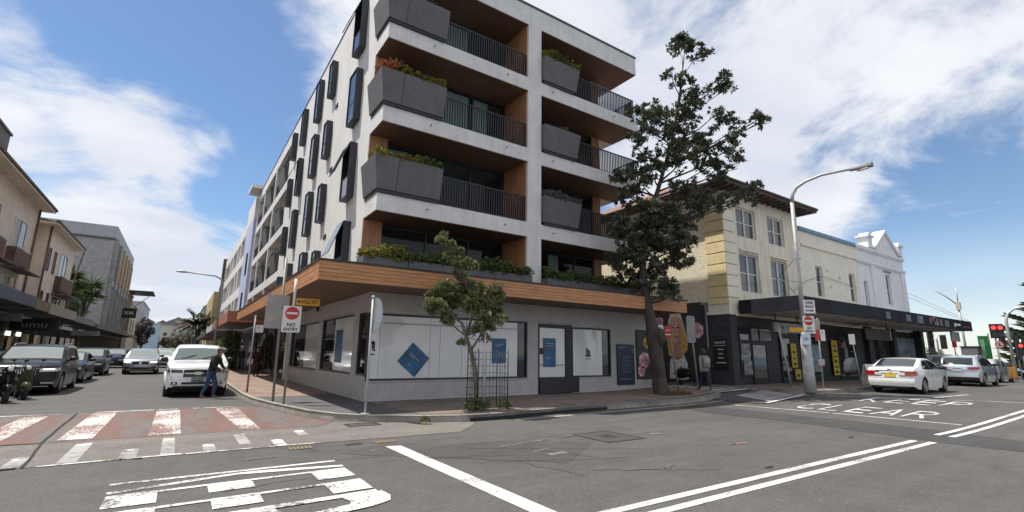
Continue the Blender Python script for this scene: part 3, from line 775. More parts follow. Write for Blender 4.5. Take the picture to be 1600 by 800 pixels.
# bay windows on the left wall: dark hoods, glass outer face
def bay(y0, y1, z0, z1, open_=False, dep=.28):
    h = MB(); x0 = FX - dep; t = .035
    h.box(x0, FX - .002, y0, y0 + t, z0, z1); h.box(x0, FX - .002, y1 - t, y1, z0, z1)
    h.box(x0, FX - .002, y0 + t, y1 - t, z0, z0 + t); h.box(x0, FX - .002, y0 + t, y1 - t, z1 - t, z1)
    o = h.build('bay_window', M_HOOD, AB)
    zm = z0 + (z1 - z0) * .38
    MB().box(x0 + .03, x0 + .07, y0 + t, y1 - t, zm - .025, zm + .025).build('transom', M_HOOD, o)
    MB().box(x0 + .04, x0 + .055, y0 + t, y1 - t, z0 + t, zm - .025).build('pane', M_BAYG, o)
    if not open_:
        MB().box(x0 + .04, x0 + .055, y0 + t, y1 - t, zm + .025, z1 - t).build('pane', M_BAYG, o)
    else:
        a = R_(20); hh = z1 - t - zm; ca, sa = math.cos(a), math.sin(a)
        s = MB(); top = Vector((x0 + .01, 0, z1 - t)); bot = top + Vector((-hh * sa, 0, -hh * ca)); n = Vector((-ca, 0, sa)) * .03
        s.hexa([(bot.x, y0 + t, bot.z), (bot.x, y1 - t, bot.z), (bot.x + n.x, y1 - t, bot.z + n.z), (bot.x + n.x, y0 + t, bot.z + n.z), (top.x, y0 + t, top.z), (top.x, y1 - t, top.z), (top.x + n.x, y1 - t, top.z + n.z), (top.x + n.x, y0 + t, top.z + n.z)])
        s.build('open_sash', [M_BAYG], o)
    MB().box(FX - .012, FX - .003, y0 + t, y1 - t, z0 + t, z1 - t).build('reveal', M_ROOM, o)
for k in range(4):
    dz_ = -3.2 * k
    bay(18.1, 19.12, 13.88 + dz_, 16.10 + dz_, k in (0, 2, 3)); bay(22.75, 23.42, 13.95 + dz_, 15.74 + dz_)
    bay(25.6, 26.42, 13.88 + dz_, 16.14 + dz_); bay(29.55, 30.2, 13.92 + dz_, 16.15 + dz_, k == 1); bay(32.6, 33.12, 13.95 + dz_, 15.76 + dz_)
    vt = MB()
    for y in (22.3, 22.05): vt.box(FX - .05, FX - .002, y, y + .05, 12.95 + dz_, 13.2 + dz_)
    vt.build('vent', M_DKM, AB)
# recessed balconies further along the left wall
fr = MB()
zs_ = [16.86, 15.95, 13.32, 12.7, 10.1, 9.5, 6.9, 6.3, 4.05]
for a, b in ((0, 1), (2, 3), (4, 5), (6, 7)): fr.box(FX, FX + 1.6, YB + .002, 52.2, zs_[b], zs_[a])
for y in (YB + .004, 41.2, 47.6, 51.9):
    for a, b in ((1, 2), (3, 4), (5, 6), (7, 8)): fr.box(FX + .003, FX + 1.6, y, y + .35, zs_[b] + .001, zs_[a] - .001)
fr.build('side_balcony_frame', M_SLAB, AB)
bk = MB(); bk.box(FX + 1.602, FX + 1.7, YB, 52.2, 4.05, 15.9); bk.build('side_balcony_wall', M_TIMY, AB)
for a, b in ((1, 2), (3, 4), (5, 6), (7, 8)):
    for y0, y1 in ((YB + .4, 41.15), (41.6, 47.55), (47.98, 51.85)):
        f = MB(); f.box(FX + 1.5, FX + 1.6, y0 + .5, y1 - .5, zs_[b] + .01, zs_[a] - .2)
        MB().box(FX + 1.48, FX + 1.499, y0 + .6, y1 - .6, zs_[b] + .05, zs_[a] - .3).build('pane', M_BAYG, f.build('window', M_DKM, AB))
        if y1 < 48:
            q = MB(); ym = y0 + (y1 - y0) * .15; z = zs_[b]
            q.hexa([(FX - .02, ym, z + .08), (FX + .6, ym, z + .08), (FX + .6, ym + 2.3, z + .08), (FX - .02, ym + 2.3, z + .08), (FX - .22, ym - .1, z + 1.25), (FX + .6, ym - .1, z + 1.25), (FX + .6, ym + 2.45, z + 1.25), (FX - .22, ym + 2.45, z + 1.25)])
            q.build('planter', M_PLANT, AB)
        m = MB(); railing([(FX + .12, y0 + .2), (FX + .12, y1 - .05)], zs_[b], m, .16); m.build('railing', M_RAIL, AB)
e = MB(); e.box(FX - .9, FX + 2, 50.5, 53.5, 17.0, 17.35); e.build('roof_overhang', M_SLAB, AB)
rf = MB(); rf.box(FX + .35, 16.6, 20.3, 52, 15.5, 15.9); rf.build('roof', M_ROOF, AB)
cw = MB(); cw.box(FX + .31, FX + .5, 20.3, YB - .1, 4.05, 15.4); cw.box(16.72, 16.9, 20.21, 52, .3, 15.4); cw.box(FX + .31, 16.7, 52.01, 52.2, 4.05, 15.9)
cw.build('rear_wall', M_WALL, AB)
# timber awning round the corner: planks on the fascia and soffit
AX, AY, ZT, ZB = 2.80, 13.24, 4.03, 3.51
planks = 5; ph = (ZT - ZB) / planks
for k in range(planks):
    z0 = ZB + k * ph + .002; z1 = z0 + ph - .008; o = .004 * (k % 2)
    MB().box(AX - o, 18.2, AY - o, AY + .03, z0, z1).build('plank', M_TIM, AB)
    MB().box(AX - o, AX + .03, AY + .031, YB + .2, z0, z1).build('plank', M_TIM, AB)
    MB().box(18.17, 18.2 + o, AY + .031, 15.2, z0, z1).build('plank', M_TIM, AB)
cap = MB(); cap.box(AX - .03, 18.23, AY - .03, FY - .002, ZT + .002, ZT + .05); cap.box(AX - .03, FX - .002, FY, YB + .2, ZT + .002, ZT + .05); cap.box(FX, 17.9, FY + .001, 16.6, ZT + .003, ZT + .028)
cap.build('awning_flashing', M_DKM, AB)
sb = MB()
for k in range(16):
    y = AY + .035 + k * .124
    sb.box(AX + .04, 18.16, y, y + .117, ZB + .03, ZB + .05)
for k in range(16):
    x = AX + .04 + k * .124
    sb.box(x, x + .117, FY + .01, YB + .2, ZB + .03, ZB + .05)
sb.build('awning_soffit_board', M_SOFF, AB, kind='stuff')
ac = MB(); ac.box(AX + .05, 18.15, AY + .05, FY, ZB + .06, ZT); ac.box(AX + .05, FX, FY + .001, YB + .15, ZB + .06, ZT); ac.build('awning_core', M_DKM, AB)
# ground floor: grey brick in courses round the openings
GX, GY, G0, G1 = 4.88, 15.28, .15, 3.56
open_front = [(4.80, 11.08, .77, 2.88), (11.58, 13.34, .10, 2.84), (13.33, 15.56, .76, 2.77)]
open_side = [(15.2, 16.35, .92, 2.92), (16.92, 21.35, .90, 2.93), (21.95, 28.0, .86, 2.92)]
def bricks(mb, axis, a0, a1, openings, face, dirn):
    ch, bl = .1065, .42; row = 0; z = G0
    while z < G1 - .02:
        zt = min(z + ch - .007, G1); a = a0 - (bl / 2 if row % 2 else 0)
        while a < a1:
            s0, s1 = max(a, a0), min(a + bl - .006, a1)
            segs = [(s0, s1)] if s1 - s0 > .02 else []
            for o0, o1, oz0, oz1 in openings:
                if zt > oz0 + .01 and z < oz1 - .01:
                    ns = []
                    for p, q in segs:
                        if q <= o0 or p >= o1: ns.append((p, q)); continue
                        if p < o0: ns.append((p, o0))
                        if q > o1: ns.append((o1, q))
                    segs = ns
            for p, q in segs:
                if q - p < .03: continue
                j = rnd.uniform(-.0025, .0025)
                if axis == 'x': mb.box(p, q, face + j, face + .011, z, zt)
                else: mb.box(face + j, face + .011, p, q, z, zt)
            a += bl
        z += ch; row += 1
bm_ = MB(); bricks(bm_, 'x', GX, 18.15, open_front, GY, 1); bm_.build('brickwork', M_BRICK, AB, kind='stuff')
bm_ = MB(); bricks(bm_, 'y', GY + .02, 28.4, open_side, GX, 1); bm_.build('brickwork', M_BRICK, AB, kind='stuff')
gw = MB()
def wall_with_openings(mb, axis, a0, a1, z0, z1, openings, f0, f1):
    cuts = sorted(openings)
    pos = a0
    def bx(p, q, za, zb):
        if q - p < .002 or zb - za < .002: return
        if axis == 'x': mb.box(p, q, f0, f1, za, zb)
        else: mb.box(f0, f1, p, q, za, zb)
    for o0, o1, oz0, oz1 in cuts:
        o0 = max(o0, pos)
        bx(pos, o0, z0, z1); bx(o0, o1, z0, oz0); bx(o0, o1, oz1, z1); pos = o1
    bx(pos, a1, z0, z1)
wall_with_openings(gw, 'x', GX + .013, 18.15, G0, G1, open_front, GY + .012, GY + .3)
wall_with_openings(gw, 'y', GY + .301, 28.4, G0, G1, open_side, GX + .012, GX + .3)
gw.build('mortar_backing', M_MORT, AB)
en = MB(); en.box(18.152, 18.25, GY, 20, .15, 3.5); en.build('end_wall', M_WALL, AB)
# shop windows
def shopwin(axis, face, a0, a1, z0, z1, mull, dark=(), mt=None):
    f = MB(); t = .06; d0, d1 = face + .02, face + .14
    def bx(mb, p, q, za, zb, e0=d0, e1=d1):
        if axis == 'x': mb.box(p, q, e0, e1, za, zb)
        else: mb.box(e0, e1, p, q, za, zb)
        return mb
    bx(f, a0, a1, z0, z0 + t); bx(f, a0, a1, z1 - t, z1); bx(f, a0, a0 + t, z0 + t, z1 - t); bx(f, a1 - t, a1, z0 + t, z1 - t)
    o = f.build('window', M_DKM, AB)
    edges = [a0 + t] + list(mull) + [a1 - t]
    for p, q in zip(edges[:-1], edges[1:]):
        isd = any(abs((p + q) / 2 - x) < .45 for x in dark)
        bx(MB(), p + .006, q - .006, z0 + t, z1 - t, face + .08, face + .10).build('pane', M_DKG if isd else (mt or M_FILM), o)
    return o
M_DKG = mat_glass('dark_glass', through=0, base=(.012, .012, .014))
o = shopwin('x', GY, 4.885, 11.08, .77, 2.88, (5.30, 7.05, 7.42, 8.28, 10.66), dark=(10.83,))
MB().box(5.36, 10.66, GY + .055, GY + .078, 2.56, 2.60).build('film_line', mat('film_line', (.36, .37, .38), .3), o)
shopwin('y', GX, 15.35, 16.35, .92, 2.92, (), dark=(15.8,))
M_FILM2 = mat_glass('shop_glass', (.75, .8, .8), .35, base=(.10, .11, .115))
o = shopwin('y', GX, 16.92, 21.35, .90, 2.93, (18.1, 19.6), dark=(20.2, 20.6), mt=M_FILM)
shopwin('y', GX, 21.95, 28.0, .86, 2.92, (24.9, 26.4), dark=(26.9, 25.6), mt=M_FILM)
# entrance
d = MB(); d.box(11.58, 13.34, GY + .02, GY + .16, 2.70, 2.84); d.box(11.58, 11.68, GY + .02, GY + .16, .16, 2.70); d.box(13.02, 13.34, GY + .02, GY + .16, .16, 2.70)
dr = d.build('door', M_DKM, AB)
MB().box(11.69, 13.01, GY + .08, GY + .12, .78, 2.69).build('pane', M_FILM, dr)
MB().box(11.69, 13.70, GY - .012, GY + .019, .17, .77).build('kick_panel', M_DKM, dr)
MB().box(11.76, 13.0, GY + .055, GY + .079, 1.22, 1.27).build('film_line', MATS['film_line'], dr)
h = MB(); h.box(11.74, 11.88, GY + .03, GY + .078, 1.66, 1.90); h.build('handle_plate', M_DKM, dr)
shopwin('x', GY, 13.342, 15.56, .76, 2.77, (15.1,), dark=(15.3,))
# dark shopfronts under the awning further along
sf = MB(); sf.box(GX, GX + .3, 28.42, 52, .15, 3.5); sf.build('shopfront_wall', mat('shopfront_dark', (.035, .033, .032), .5, .3, 2), AB)
for y0, y1 in ((29.2, 32.4), (33.2, 36.4), (37.3, 41.0), (42, 46)):
    f = MB(); f.box(GX - .05, GX - .002, y0, y1, .3, 3.0); o = f.build('window', M_DKM, AB)
    MB().box(GX - .07, GX - .052, y0 + .1, y1 - .1, .5, 2.8).build('pane', M_DKG, o)
pi_ = MB(); pi_.box(GX - .12, GX + .001, 28.43, 28.95, .15, 3.5); pi_.build('pier', M_WALL, AB)

# posters, board and emblem on the shopfront: things stuck on the glass
M_BLUE = mat('poster_blue', (0.018, 0.085, 0.20), 0.35, 0.35, 2.2, col2=(.03, .15, .31))
M_NAVY = mat('board_navy', (0.012, 0.018, 0.045), 0.4, 0.3, 3)
M_LILN = mat('poster_line', (.35, .45, .55), .5)
def poster(label, cx, cz, w, h, rot=0.0, y=GY + .066, lines=(), name='poster', axis='x', mt=None):
    t = thing(name, label, 'poster', (cx, y, cz))
    c, s_ = math.cos(rot), math.sin(rot)
    def q(x0, x1, z0, z1, e0, e1):
        P = lambda x, z: (x * c - z * s_, x * s_ + z * c)
        pts = [P(x0, z0), P(x1, z0), P(x1, z1), P(x0, z1)]
        if axis == 'x': return MB().hexa([(a, e0, b) for a, b in pts] + [(a, e1, b) for a, b in pts])
        return MB().hexa([(e0, a, b) for a, b in pts] + [(e1, a, b) for a, b in pts])
    q(-w / 2, w / 2, -h / 2, h / 2, 0, .008).build('sheet', mt or M_BLUE, t)
    for lx0, lx1, lz0, lz1 in lines: q(lx0 * w, lx1 * w, lz0 * h, lz1 * h, -.003, -.0005).build('printed_line', M_LILN, t)
    return t
poster('large blue poster turned on its corner behind the shop window', 6.48, 1.42, .80, .80, R_(-40), lines=[(-.3, .2, .10, .125), (-.3, .05, .03, .05), (-.05, .0, -.3, -.25)])
poster('upright blue poster in the shop window right of the young tree', 9.83, 1.76, .62, .90, lines=[(-.3, .3, .25, .275), (-.3, .1, .18, .20)])
poster('blue poster on the white glass of the entrance door', 12.20, 1.73, .62, 1.12, y=GY + .045, lines=[(-.3, .3, .3, .32), (-.3, .3, .22, .235), (-.3, .1, -.2, -.185)])
t = poster('narrow blue poster in the side street window by the street corner', 4.93, 1.85, .9, 1.2, axis='y', lines=[]); t.location = (GX + .066, 18.9, 1.85)
t = thing('emblem_decal', 'small dark emblem on the white window right of the entrance door', 'decal', (14.28, GY + .072, 1.72), world=True)
M_INK = mat('decal_ink', (.04, .045, .08), .6)
e = MB(); y = GY + .07
for a, b, c, d in ((-.12, .02, .14, .2), (-.12, .10, .05, .13), (-.09, .13, -.03, .04), (-.14, .06, -.14, -.04), (.07, .14, -.14, -.05), (-.16, .16, -.24, -.215)): e.box(14.28 + a, 14.28 + b, y, y + .006, 1.72 + c, 1.72 + d)
e.build('print', M_INK, t)
t = thing('emblem_decal', 'small dark printed emblem on the narrow pane at the building corner', 'decal', (5.08, GY + .072, 1.80), world=True)
e = MB(); 
for a, b, c, d in ((-.05, .05, -.05, .16), (-.07, .02, .10, .2), (-.02, .07, -.12, -.06), (-.07, .05, -.24, -.2)): e.box(5.1 + a, 5.1 + b, y, y + .006, 1.80 + c, 1.80 + d)
e.build('print', M_INK, t)
t = thing('information_board', 'navy information board screwed to the grey brick wall right of the windows', 'notice board', (16.4, GY - .05, 1.27), world=True)
MB().box(15.87, 16.95, GY - .06, GY - .007, .40, 2.14).build('panel', M_NAVY, t, bevel=.01)
e = MB(); yb = GY - .066
e.box(15.95, 16.45, yb, yb + .005, 1.96, 2.05); e.box(16.78, 16.88, yb, yb + .005, 1.78, 1.92); e.box(15.93, 16.03, yb, yb + .005, 1.66, 1.75)
for i in range(9): e.box(16.1 + .05 * (i % 3), 16.75 - .06 * (i % 2), yb, yb + .005, 1.60 - i * .085, 1.625 - i * .085)
e.box(16.05, 16.8, yb, yb + .005, .62, .66)
e.build('print', mat('board_print', (.10, .14, .22), .6), t)
t = thing('flower_panel', 'framed panel of painted pink and orange flowers at the shopfront end', 'painting', (17.65, GY - .03, 1.7), world=True)
MB().box(17.18, 18.1, GY - .05, GY - .006, .68, 2.76).build('panel', mat('panel_grey_green', (.06, .07, .065), .7, .2, 2), t)
fm = MB(); fm.box(17.13, 17.18, GY - .06, GY - .006, .63, 2.81); fm.box(17.18, 18.1, GY - .06, GY - .006, 2.762, 2.81); fm.box(17.18, 18.1, GY - .06, GY - .006, .63, .678); fm.build('frame', M_DKM, t)
M_PINK = mat('mural_pink', (.62, .27, .35), .8, .35, 9); M_ORNG = mat('mural_orange', (.48, .20, .06), .8, .3, 9); M_PINK2 = mat('mural_pink_pale', (.74, .52, .56), .8, .2, 9)
def flower(mb, mb2, axis, c, r, f, n=7):
    """rosette of overlapping petals standing a few millimetres off the wall"""
    for ring, (rr, pr) in enumerate(((.62, .45), (.32, .34), (0, .24))):
        for k in range(n if ring < 2 else 1):
            t_ = 2 * math.pi * (k + .5 * ring) / n; cx = c[0] + r * rr * math.cos(t_); cz = c[1] + r * rr * math.sin(t_)
            pts = []
            for j in range(9):
                a = 2 * math.pi * j / 9; pts.append((cx + r * pr * math.cos(a), cz + r * pr * math.sin(a)))
            e = f - .003 * (ring * 2 + (k % 2)) - .001
            tgt = mb if (ring + k) % 2 == 0 else mb2
            tgt.poly([(p[0], e, p[1]) if axis == 'x' else (e, p[0], p[1]) for p in pts])
for c_, r_ in (((17.62, 1.45), .36), ((17.40, .98), .24)):
    a, b = MB(), MB(); flower(a, b, 'x', c_, r_, GY - .052); a.build('pink_flower', M_PINK, t); b.build('pink_petal', M_PINK2, t)
a, b = MB(), MB(); flower(a, b, 'x', (17.85, 2.25), .26, GY - .052); a.build('orange_flower', M_ORNG, t); b.build('orange_petal', mat('mural_yellow', (.55, .36, .12), .8, .2, 9), t)

# ------------------------------------------------------------------ buildings to the right of the lane
XR, YR = 21.62, 13.38
M_YEL = mat('yellow_brick_render', (0.77, 0.69, 0.52), 0.9, 0.16, 6, 0.6, 22)
M_QUOIN = mat('quoin_yellow', (0.78, 0.64, 0.36), 0.8, 0.08, 2, 0.2, 30)
M_CREAM = mat('cream_render', (0.76, 0.69, 0.56), 0.85, 0.10, 1.2, 0.2, 30, streak=0.45)
M_CREAM2 = mat('cream_paint', (0.80, 0.75, 0.63), 0.85, 0.06, 1.0, 0.15, 30, streak=0.15)
M_LILAC = mat('lilac_white_paint', (0.78, 0.78, 0.79), 0.85, 0.06, 1.0, 0.15, 30, streak=0.18)
M_BLUEC = mat('coping_blue', (0.16, 0.28, 0.40), 0.6, 0.15, 3)
M_EAVE = mat('eave_brown', (0.085, 0.06, 0.045), 0.75, 0.25, 3)
M_TILE = mat('roof_tile', (0.20, 0.10, 0.07), 0.85, 0.25, 5)
M_BLKW = mat('black_painted_brick', (0.035, 0.036, 0.040), 0.65, 0.3, 4, 0.5, 18)
M_AWN = mat('awning_slate', (0.016, 0.0175, 0.025), 0.75, 0.35, 1.2, streak=.2, spec=.2)
M_AWNU = mat('awning_lining', (0.44, 0.41, 0.36), 0.8, 0.1, 1.5)
M_SASH = mat('sash_white', (0.70, 0.69, 0.65), 0.6, 0.08)
M_WGL = mat_glass('sash_glass', through=0, base=(.05, .052, .055))
M_BLIND = mat('blind_cream', (.46, .45, .42), .8, .1)
M_GREYM = mat('galvanised_steel', (.30, .30, .31), .45, .15, 5, metal=.6)

def sash(par, x0, x1, z0, z1, y, sides=2, mullion=True, axis='x', deep=.16):
    """sash window let into a wall whose face is at y (facing -Y)"""
    def bx(a0, a1, e0, e1, b0, b1):
        return MB().box(a0, a1, e0, e1, b0, b1) if axis == 'x' else MB().box(e0, e1, a0, a1, b0, b1)
    f = MB()
    def ad(a0, a1, e0, e1, b0, b1): f.box(a0, a1, e0, e1, b0, b1) if axis == 'x' else f.box(e0, e1, a0, a1, b0, b1)
    s = 1 if axis == 'x' else axis_sign
    def e(v): return y + v if axis == 'x' else y - v * 1
    t = .075
    ad(x0, x0 + t, *sorted((e(-.03), e(.10))), z0, z1); ad(x1 - t, x1, *sorted((e(-.03), e(.10))), z0, z1)
    ad(x0 + t, x1 - t, *sorted((e(-.03), e(.10))), z1 - t, z1); ad(x0 - .06, x1 + .06, *sorted((e(-.09), e(.10))), z0 - .09, z0)
    ad(x0 + t, x1 - t, *sorted((e(-.02), e(.09))), z0, z0 + .07)
    n = sides; w = (x1 - x0 - 2 * t) / n
    zm = z0 + (z1 - z0) * .5
    for i in range(1, n): ad(x0 + t + w * i - .05, x0 + t + w * i + .05, *sorted((e(-.025), e(.09))), z0 + .07, z1 - t)
    o = f.build('window', M_SASH, par)
    for i in range(n):
        a = x0 + t + w * i + (.05 if i else 0); b = x0 + t + w * (i + 1) - (.05 if i < n - 1 else 0)
        bx(a, b, *sorted((e(.005), e(.05))), zm - .025, zm + .025).build('meeting_rail', M_SASH, o)
        bx(a, b, *sorted((e(.03), e(.04))), z0 + .07, zm - .025).build('pane', M_WGL, o)
        bx(a, b, *sorted((e(.02), e(.03))), zm + .025, z1 - t).build('pane', M_WGL, o)
    return o
axis_sign = -1
def holed_wall(par, name, mt, x0, x1, z0, z1, y0, y1, holes):
    """wall along X with real openings"""
    m = MB(); xs_ = sorted({x0, x1, *[h[0] for h in holes], *[h[1] for h in holes]})
    for a, b in zip(xs_[:-1], xs_[1:]):
        hs = sorted([(h[2], h[3]) for h in holes if h[0] < (a + b) / 2 < h[1]])
        p = z0
        for q0, q1 in hs:
            if q0 > p: m.box(a, b, y0, y1, p, q0)
            p = q1
        if z1 > p: m.box(a, b, y0, y1, p, z1)
    return m.build(name, mt, par)

YBD = thing('corner_shop_building', 'three storey cream and yellow building with quoined corner and wide eaves beside the lane', 'building', (XR, YR, .35), world=True)
wy = [(22.85, 24.65), (25.85, 27.55)]
hol = [(a, b, z0, z1) for a, b in wy for z0, z1 in ((4.85, 6.85), (7.72, 9.3))]
holed_wall(YBD, 'front_wall', M_CREAM, XR + .02, 29.2, 3.62, 9.95, YR, YR + .3, hol)
MB().box(XR, XR + .3, YR + .302, 27, 4.30, 9.95).build('side_wall', M_YEL, YBD)
k = MB(); k.box(XR + .31, 29.1, YR + .42, YR + .5, 3.7, 9.9); k.build('room_back', M_ROOM, YBD)
for a, b in wy:
    for z0, z1 in ((4.85, 6.85), (7.72, 9.3)):
        sash(YBD, a, b, z0, z1, YR + .14)
        if z0 < 6: MB().box(a + .02, b - .02, YR - .10, YR - .002, z1 + .10, z1 + .22).build('window_hood', M_CREAM, YBD)
        for xx in (a + .15, (a + b) / 2 + .1): MB().box(xx, xx + .45, YR + .30, YR + .31, z0 + .1, z1 - .1).build('blind', M_BLIND, YBD)
nq = 8
for i in range(nq):
    z0 = 4.48 + i * .555
    MB().box(XR - .06, XR + .0, YR - .06, YR + 1.0, z0 + .025, z0 + .53).build('quoin', M_QUOIN, YBD, bevel=.02)
    MB().box(XR + .002, XR + .95, YR - .06, YR - .002, z0 + .025, z0 + .53).build('quoin', M_CREAM2, YBD, bevel=.02)
    MB().box(28.55, 29.2, YR - .05, YR - .002, z0 + .025, z0 + .53).build('quoin', M_CREAM2, YBD, bevel=.02)
b = MB(); b.box(XR - .10, XR - .002, YR - .1, YR + 1.05, 4.18, 4.46); b.build('stone_band', M_QUOIN, YBD)
b = MB(); b.box(XR - .05, XR - .003, YR - .05, YR + 1.2, 3.68, 3.85); b.box(XR - .04, XR - .004, YR - .04, YR + 1.1, 3.86, 4.17); b.build('pale_band', M_CREAM2, YBD)
e = MB(); x0, x1, y0 = XR - .8, 29.9, YR - .85
e.box(x0, x1, y0, 27, 9.96, 10.10); e.build('eave_soffit', M_EAVE, YBD)
gt = MB(); gt.tube([(x0 - .03, 27, 10.14), (x0 - .03, y0 - .03, 10.14), (x1, y0 - .03, 10.14)], .075, 6); gt.build('gutter', M_EAVE, YBD)
for i in range(16): 
    xx = XR - .6 + i * .55; MB().box(xx, xx + .09, y0 + .05, YR - .003, 9.86, 9.957).build('rafter_end', M_EAVE, YBD)
rf = MB(); rf.poly([(x0, y0, 10.11), (x1, y0, 10.11), (x1 - 4.3, 19.5, 12.4), (x0 + 4.5, 19.5, 12.4)]); rf.poly([(x0, y0, 10.11), (x0 + 4.5, 19.5, 12.4), (x0 + 4.5, 23, 12.4), (x0, 27, 10.11)]); rf.poly([(x1, y0, 10.11), (x1, 27, 10.11), (x1 - 4.3, 23, 12.4), (x1 - 4.3, 19.5, 12.4)]); rf.poly([(x0 + 4.5, 19.5, 12.4), (x1 - 4.3, 19.5, 12.4), (x1 - 4.3, 23, 12.4), (x0 + 4.5, 23, 12.4)])
rf.build('roof', M_TILE, YBD)
MB().box(29.19, 29.4, YR + .3, 27, 4, 9.95).build('side_wall', M_CREAM, YBD)
# black painted base: side wall, corner pillar, shopfront
b = MB(); b.box(XR - .004, XR + .3, YR + 1.12, 27, .2, 4.2); b.box(XR - .02, XR - .005, YR + 1.5, 17.2, 4.2, 4.36); b.build('black_side_wall', M_BLKW, YBD)
b = MB(); b.box(XR - .04, XR + .5, YR - .04, YR + 1.115, .3, 3.66); b.build('corner_pillar', M_BLKW, YBD)
dp = MB(); dp.tube([(XR - .08, YR + 1.2, 4.3), (XR - .08, YR + 1.2, .3)], .05, 8); dp.build('downpipe', mat('pipe_grey', (.16, .17, .18), .5), YBD)
MB().box(XR - .18, XR - .045, YR + 1.02, YR + 1.28, 1.4, 2.05).build('meter_box', mat('meter_teal', (.03, .05, .06), .6), YBD)
pb = MB(); pb.box(XR - .055, XR - .042, YR + .22, YR + .92, 1.0, 2.5); pb.build('menu_panel', mat('panel_black', (.012, .012, .013), .4), YBD)
M_LETT = mat('letter_white', (.75, .75, .73), .5)
for i, (z, wd) in enumerate(((1.98, .30), (1.78, .24), (1.58, .26), (1.36, .5))):
    MB().box(XR - .058, XR - .0555, YR + .57 - wd / 2, YR + .57 + wd / 2, z, z + .035).build('printed_line', M_LETT, YBD)
MB().box(XR - .058, XR - .0555, YR + .24, YR + .90, 2.18, 2.195).build('printed_line', M_LETT, YBD)
m = MB(); text_mb('HAXT', .17, m, (XR - .06, YR + .57, 2.32), (0, -1, 0), (0, 0, 1), squash=1.3); m.build('lettering', M_LETT, YBD)
M_SHOPD = mat('shop_black', (.018, .018, .021), .55, .3, 2)
M_SHOPG = mat_glass('shop_glass_dark', through=0, base=(.03, .034, .04))
sf = MB(); sf.box(XR + .5, 46, YR + .05, YR + .3, .3, 3.6); sf.build('shopfront_wall', M_SHOPD, YBD)
def shop(par, x0, x1, z0, z1, mt=M_SHOPG, nm='window'):
    f = MB(); y = YR; t = .06
    f.box(x0, x0 + t, y - .03, y + .048, z0, z1); f.box(x1 - t, x1, y - .03, y + .048, z0, z1); f.box(x0 + t, x1 - t, y - .03, y + .048, z1 - t, z1); f.box(x0 + t, x1 - t, y - .03, y + .048, z0, z0 + t)
    o = f.build(nm, M_SHOPD, par); MB().box(x0 + t, x1 - t, y + .0, y + .02, z0 + t, z1 - t).build('pane', mt, o); return o
shop(YBD, 22.25, 23.25, .75, 2.35); shop(YBD, 22.25, 23.2, 2.42, 3.1); shop(YBD, 23.25, 23.95, 2.42, 3.1); shop(YBD, 24.0, 25.2, 2.42, 3.1)
shop(YBD, 23.32, 24.65, .42, 2.3, nm='door'); shop(YBD, 26.0, 27.1, .4, 2.7); shop(YBD, 28.2, 30.3, .55, 3.0); shop(YBD, 32.6, 35.0, .55, 3.0)
# awning
AWN = thing('shop_awning', 'long slate grey awning over the shops right of the lane', 'awning', (34, 11.8, 3.6), world=True)
y0a = 10.42
a = MB(); a.box(22.3, 46.9, y0a, y0a + .06, 3.68, 4.36); a.box(22.3, 22.36, y0a + .061, YR - .1, 3.70, 4.36); a.box(46.84, 46.9, y0a + .061, 14, 3.70, 4.36); a.build('fascia', M_AWN, AWN)
a = MB(); a.box(22.37, 46.83, y0a + .07, 13.3, 3.76, 3.80); a.build('soffit', M_AWNU, AWN)
a = MB(); a.box(22.37, 46.83, y0a + .07, 13.3, 4.2, 4.28); a.build('top', M_ROOF, AWN)
for i in range(7):
    x = 24 + i * 3.6; MB().box(x, x + .08, y0a + .08, 13.3, 3.70, 3.759).build('rib', M_AWNU, AWN)
M_FADE = mat('faded_lettering', (.14, .15, .18), .7, .4, 3)
for x0, x1, z0, z1, mt in ((41.1, 41.9, 3.78, 4.2, M_FADE), (40.2, 40.6, 3.8, 4.22, M_FADE), (39.2, 39.9, 3.8, 4.22, M_FADE), (38.3, 38.6, 3.85, 4.2, M_FADE), (36.2, 37.2, 3.8, 4.24, M_FADE), (34.5, 35.2, 3.82, 4.2, M_FADE), (31.6, 32.2, 3.82, 4.2, M_FADE), (43.0, 43.3, 3.85, 4.1, M_LETT), (43.35, 44.3, 3.95, 4.08, M_LETT), (44.8, 46.2, 3.88, 3.98, mat('fascia_red', (.22, .03, .04), .6)), (38.75, 39.15, 4.0, 4.3, MATS['fascia_red']) if False else (38.7, 39.5, 4.05, 4.3, mat('logo_red', (.30, .06, .09), .6))):
    MB().box(x0, x1, y0a - .008, y0a - .001, z0, z1).build('painted_mark', mt, AWN)
ld = MB(); ld.tube([(45.2, YR, 6.3), (46.6, y0a + .1, 4.3)], .012, 5); ld.tube([(45.3, YR, 6.6), (47.0, y0a + .1, 4.4)], .012, 5); ld.build('stay_cable', M_GREYM, AWN)
# cream range with a blue coping
CB = thing('cream_terrace', 'long two storey cream building with blue parapet coping behind the lamp post', 'building', (33, YR, .35), world=True)
hol = [(31.0, 31.85, 5.25, 7.1), (35.5, 36.35, 5.25, 7.1)]
holed_wall(CB, 'front_wall', M_CREAM2, 29.41, 36.9, 3.65, 9.05, YR + .05, YR + .35, hol)
MB().box(29.41, 45.2, YR + .36, YR + .5, 3.7, 8.9).build('room_back', M_ROOM, CB)
for h in hol: sash(CB, *h, YR + .18, sides=1)
MB().box(29.3, 36.92, YR - .06, YR + .4, 9.05, 9.28).build('coping', M_BLUEC, CB, bevel=.02)
b = MB(); b.box(29.41, 36.9, YR - .03, YR + .048, 8.15, 8.28); b.build('cornice', M_CREAM2, CB)
for x, z in ((32.4, 6.9), (34.0, 6.6), (32.6, 5.9)): MB().box(x, x + .18, YR - .02, YR + .048, z, z + .14).build('vent', M_CREAM, CB)
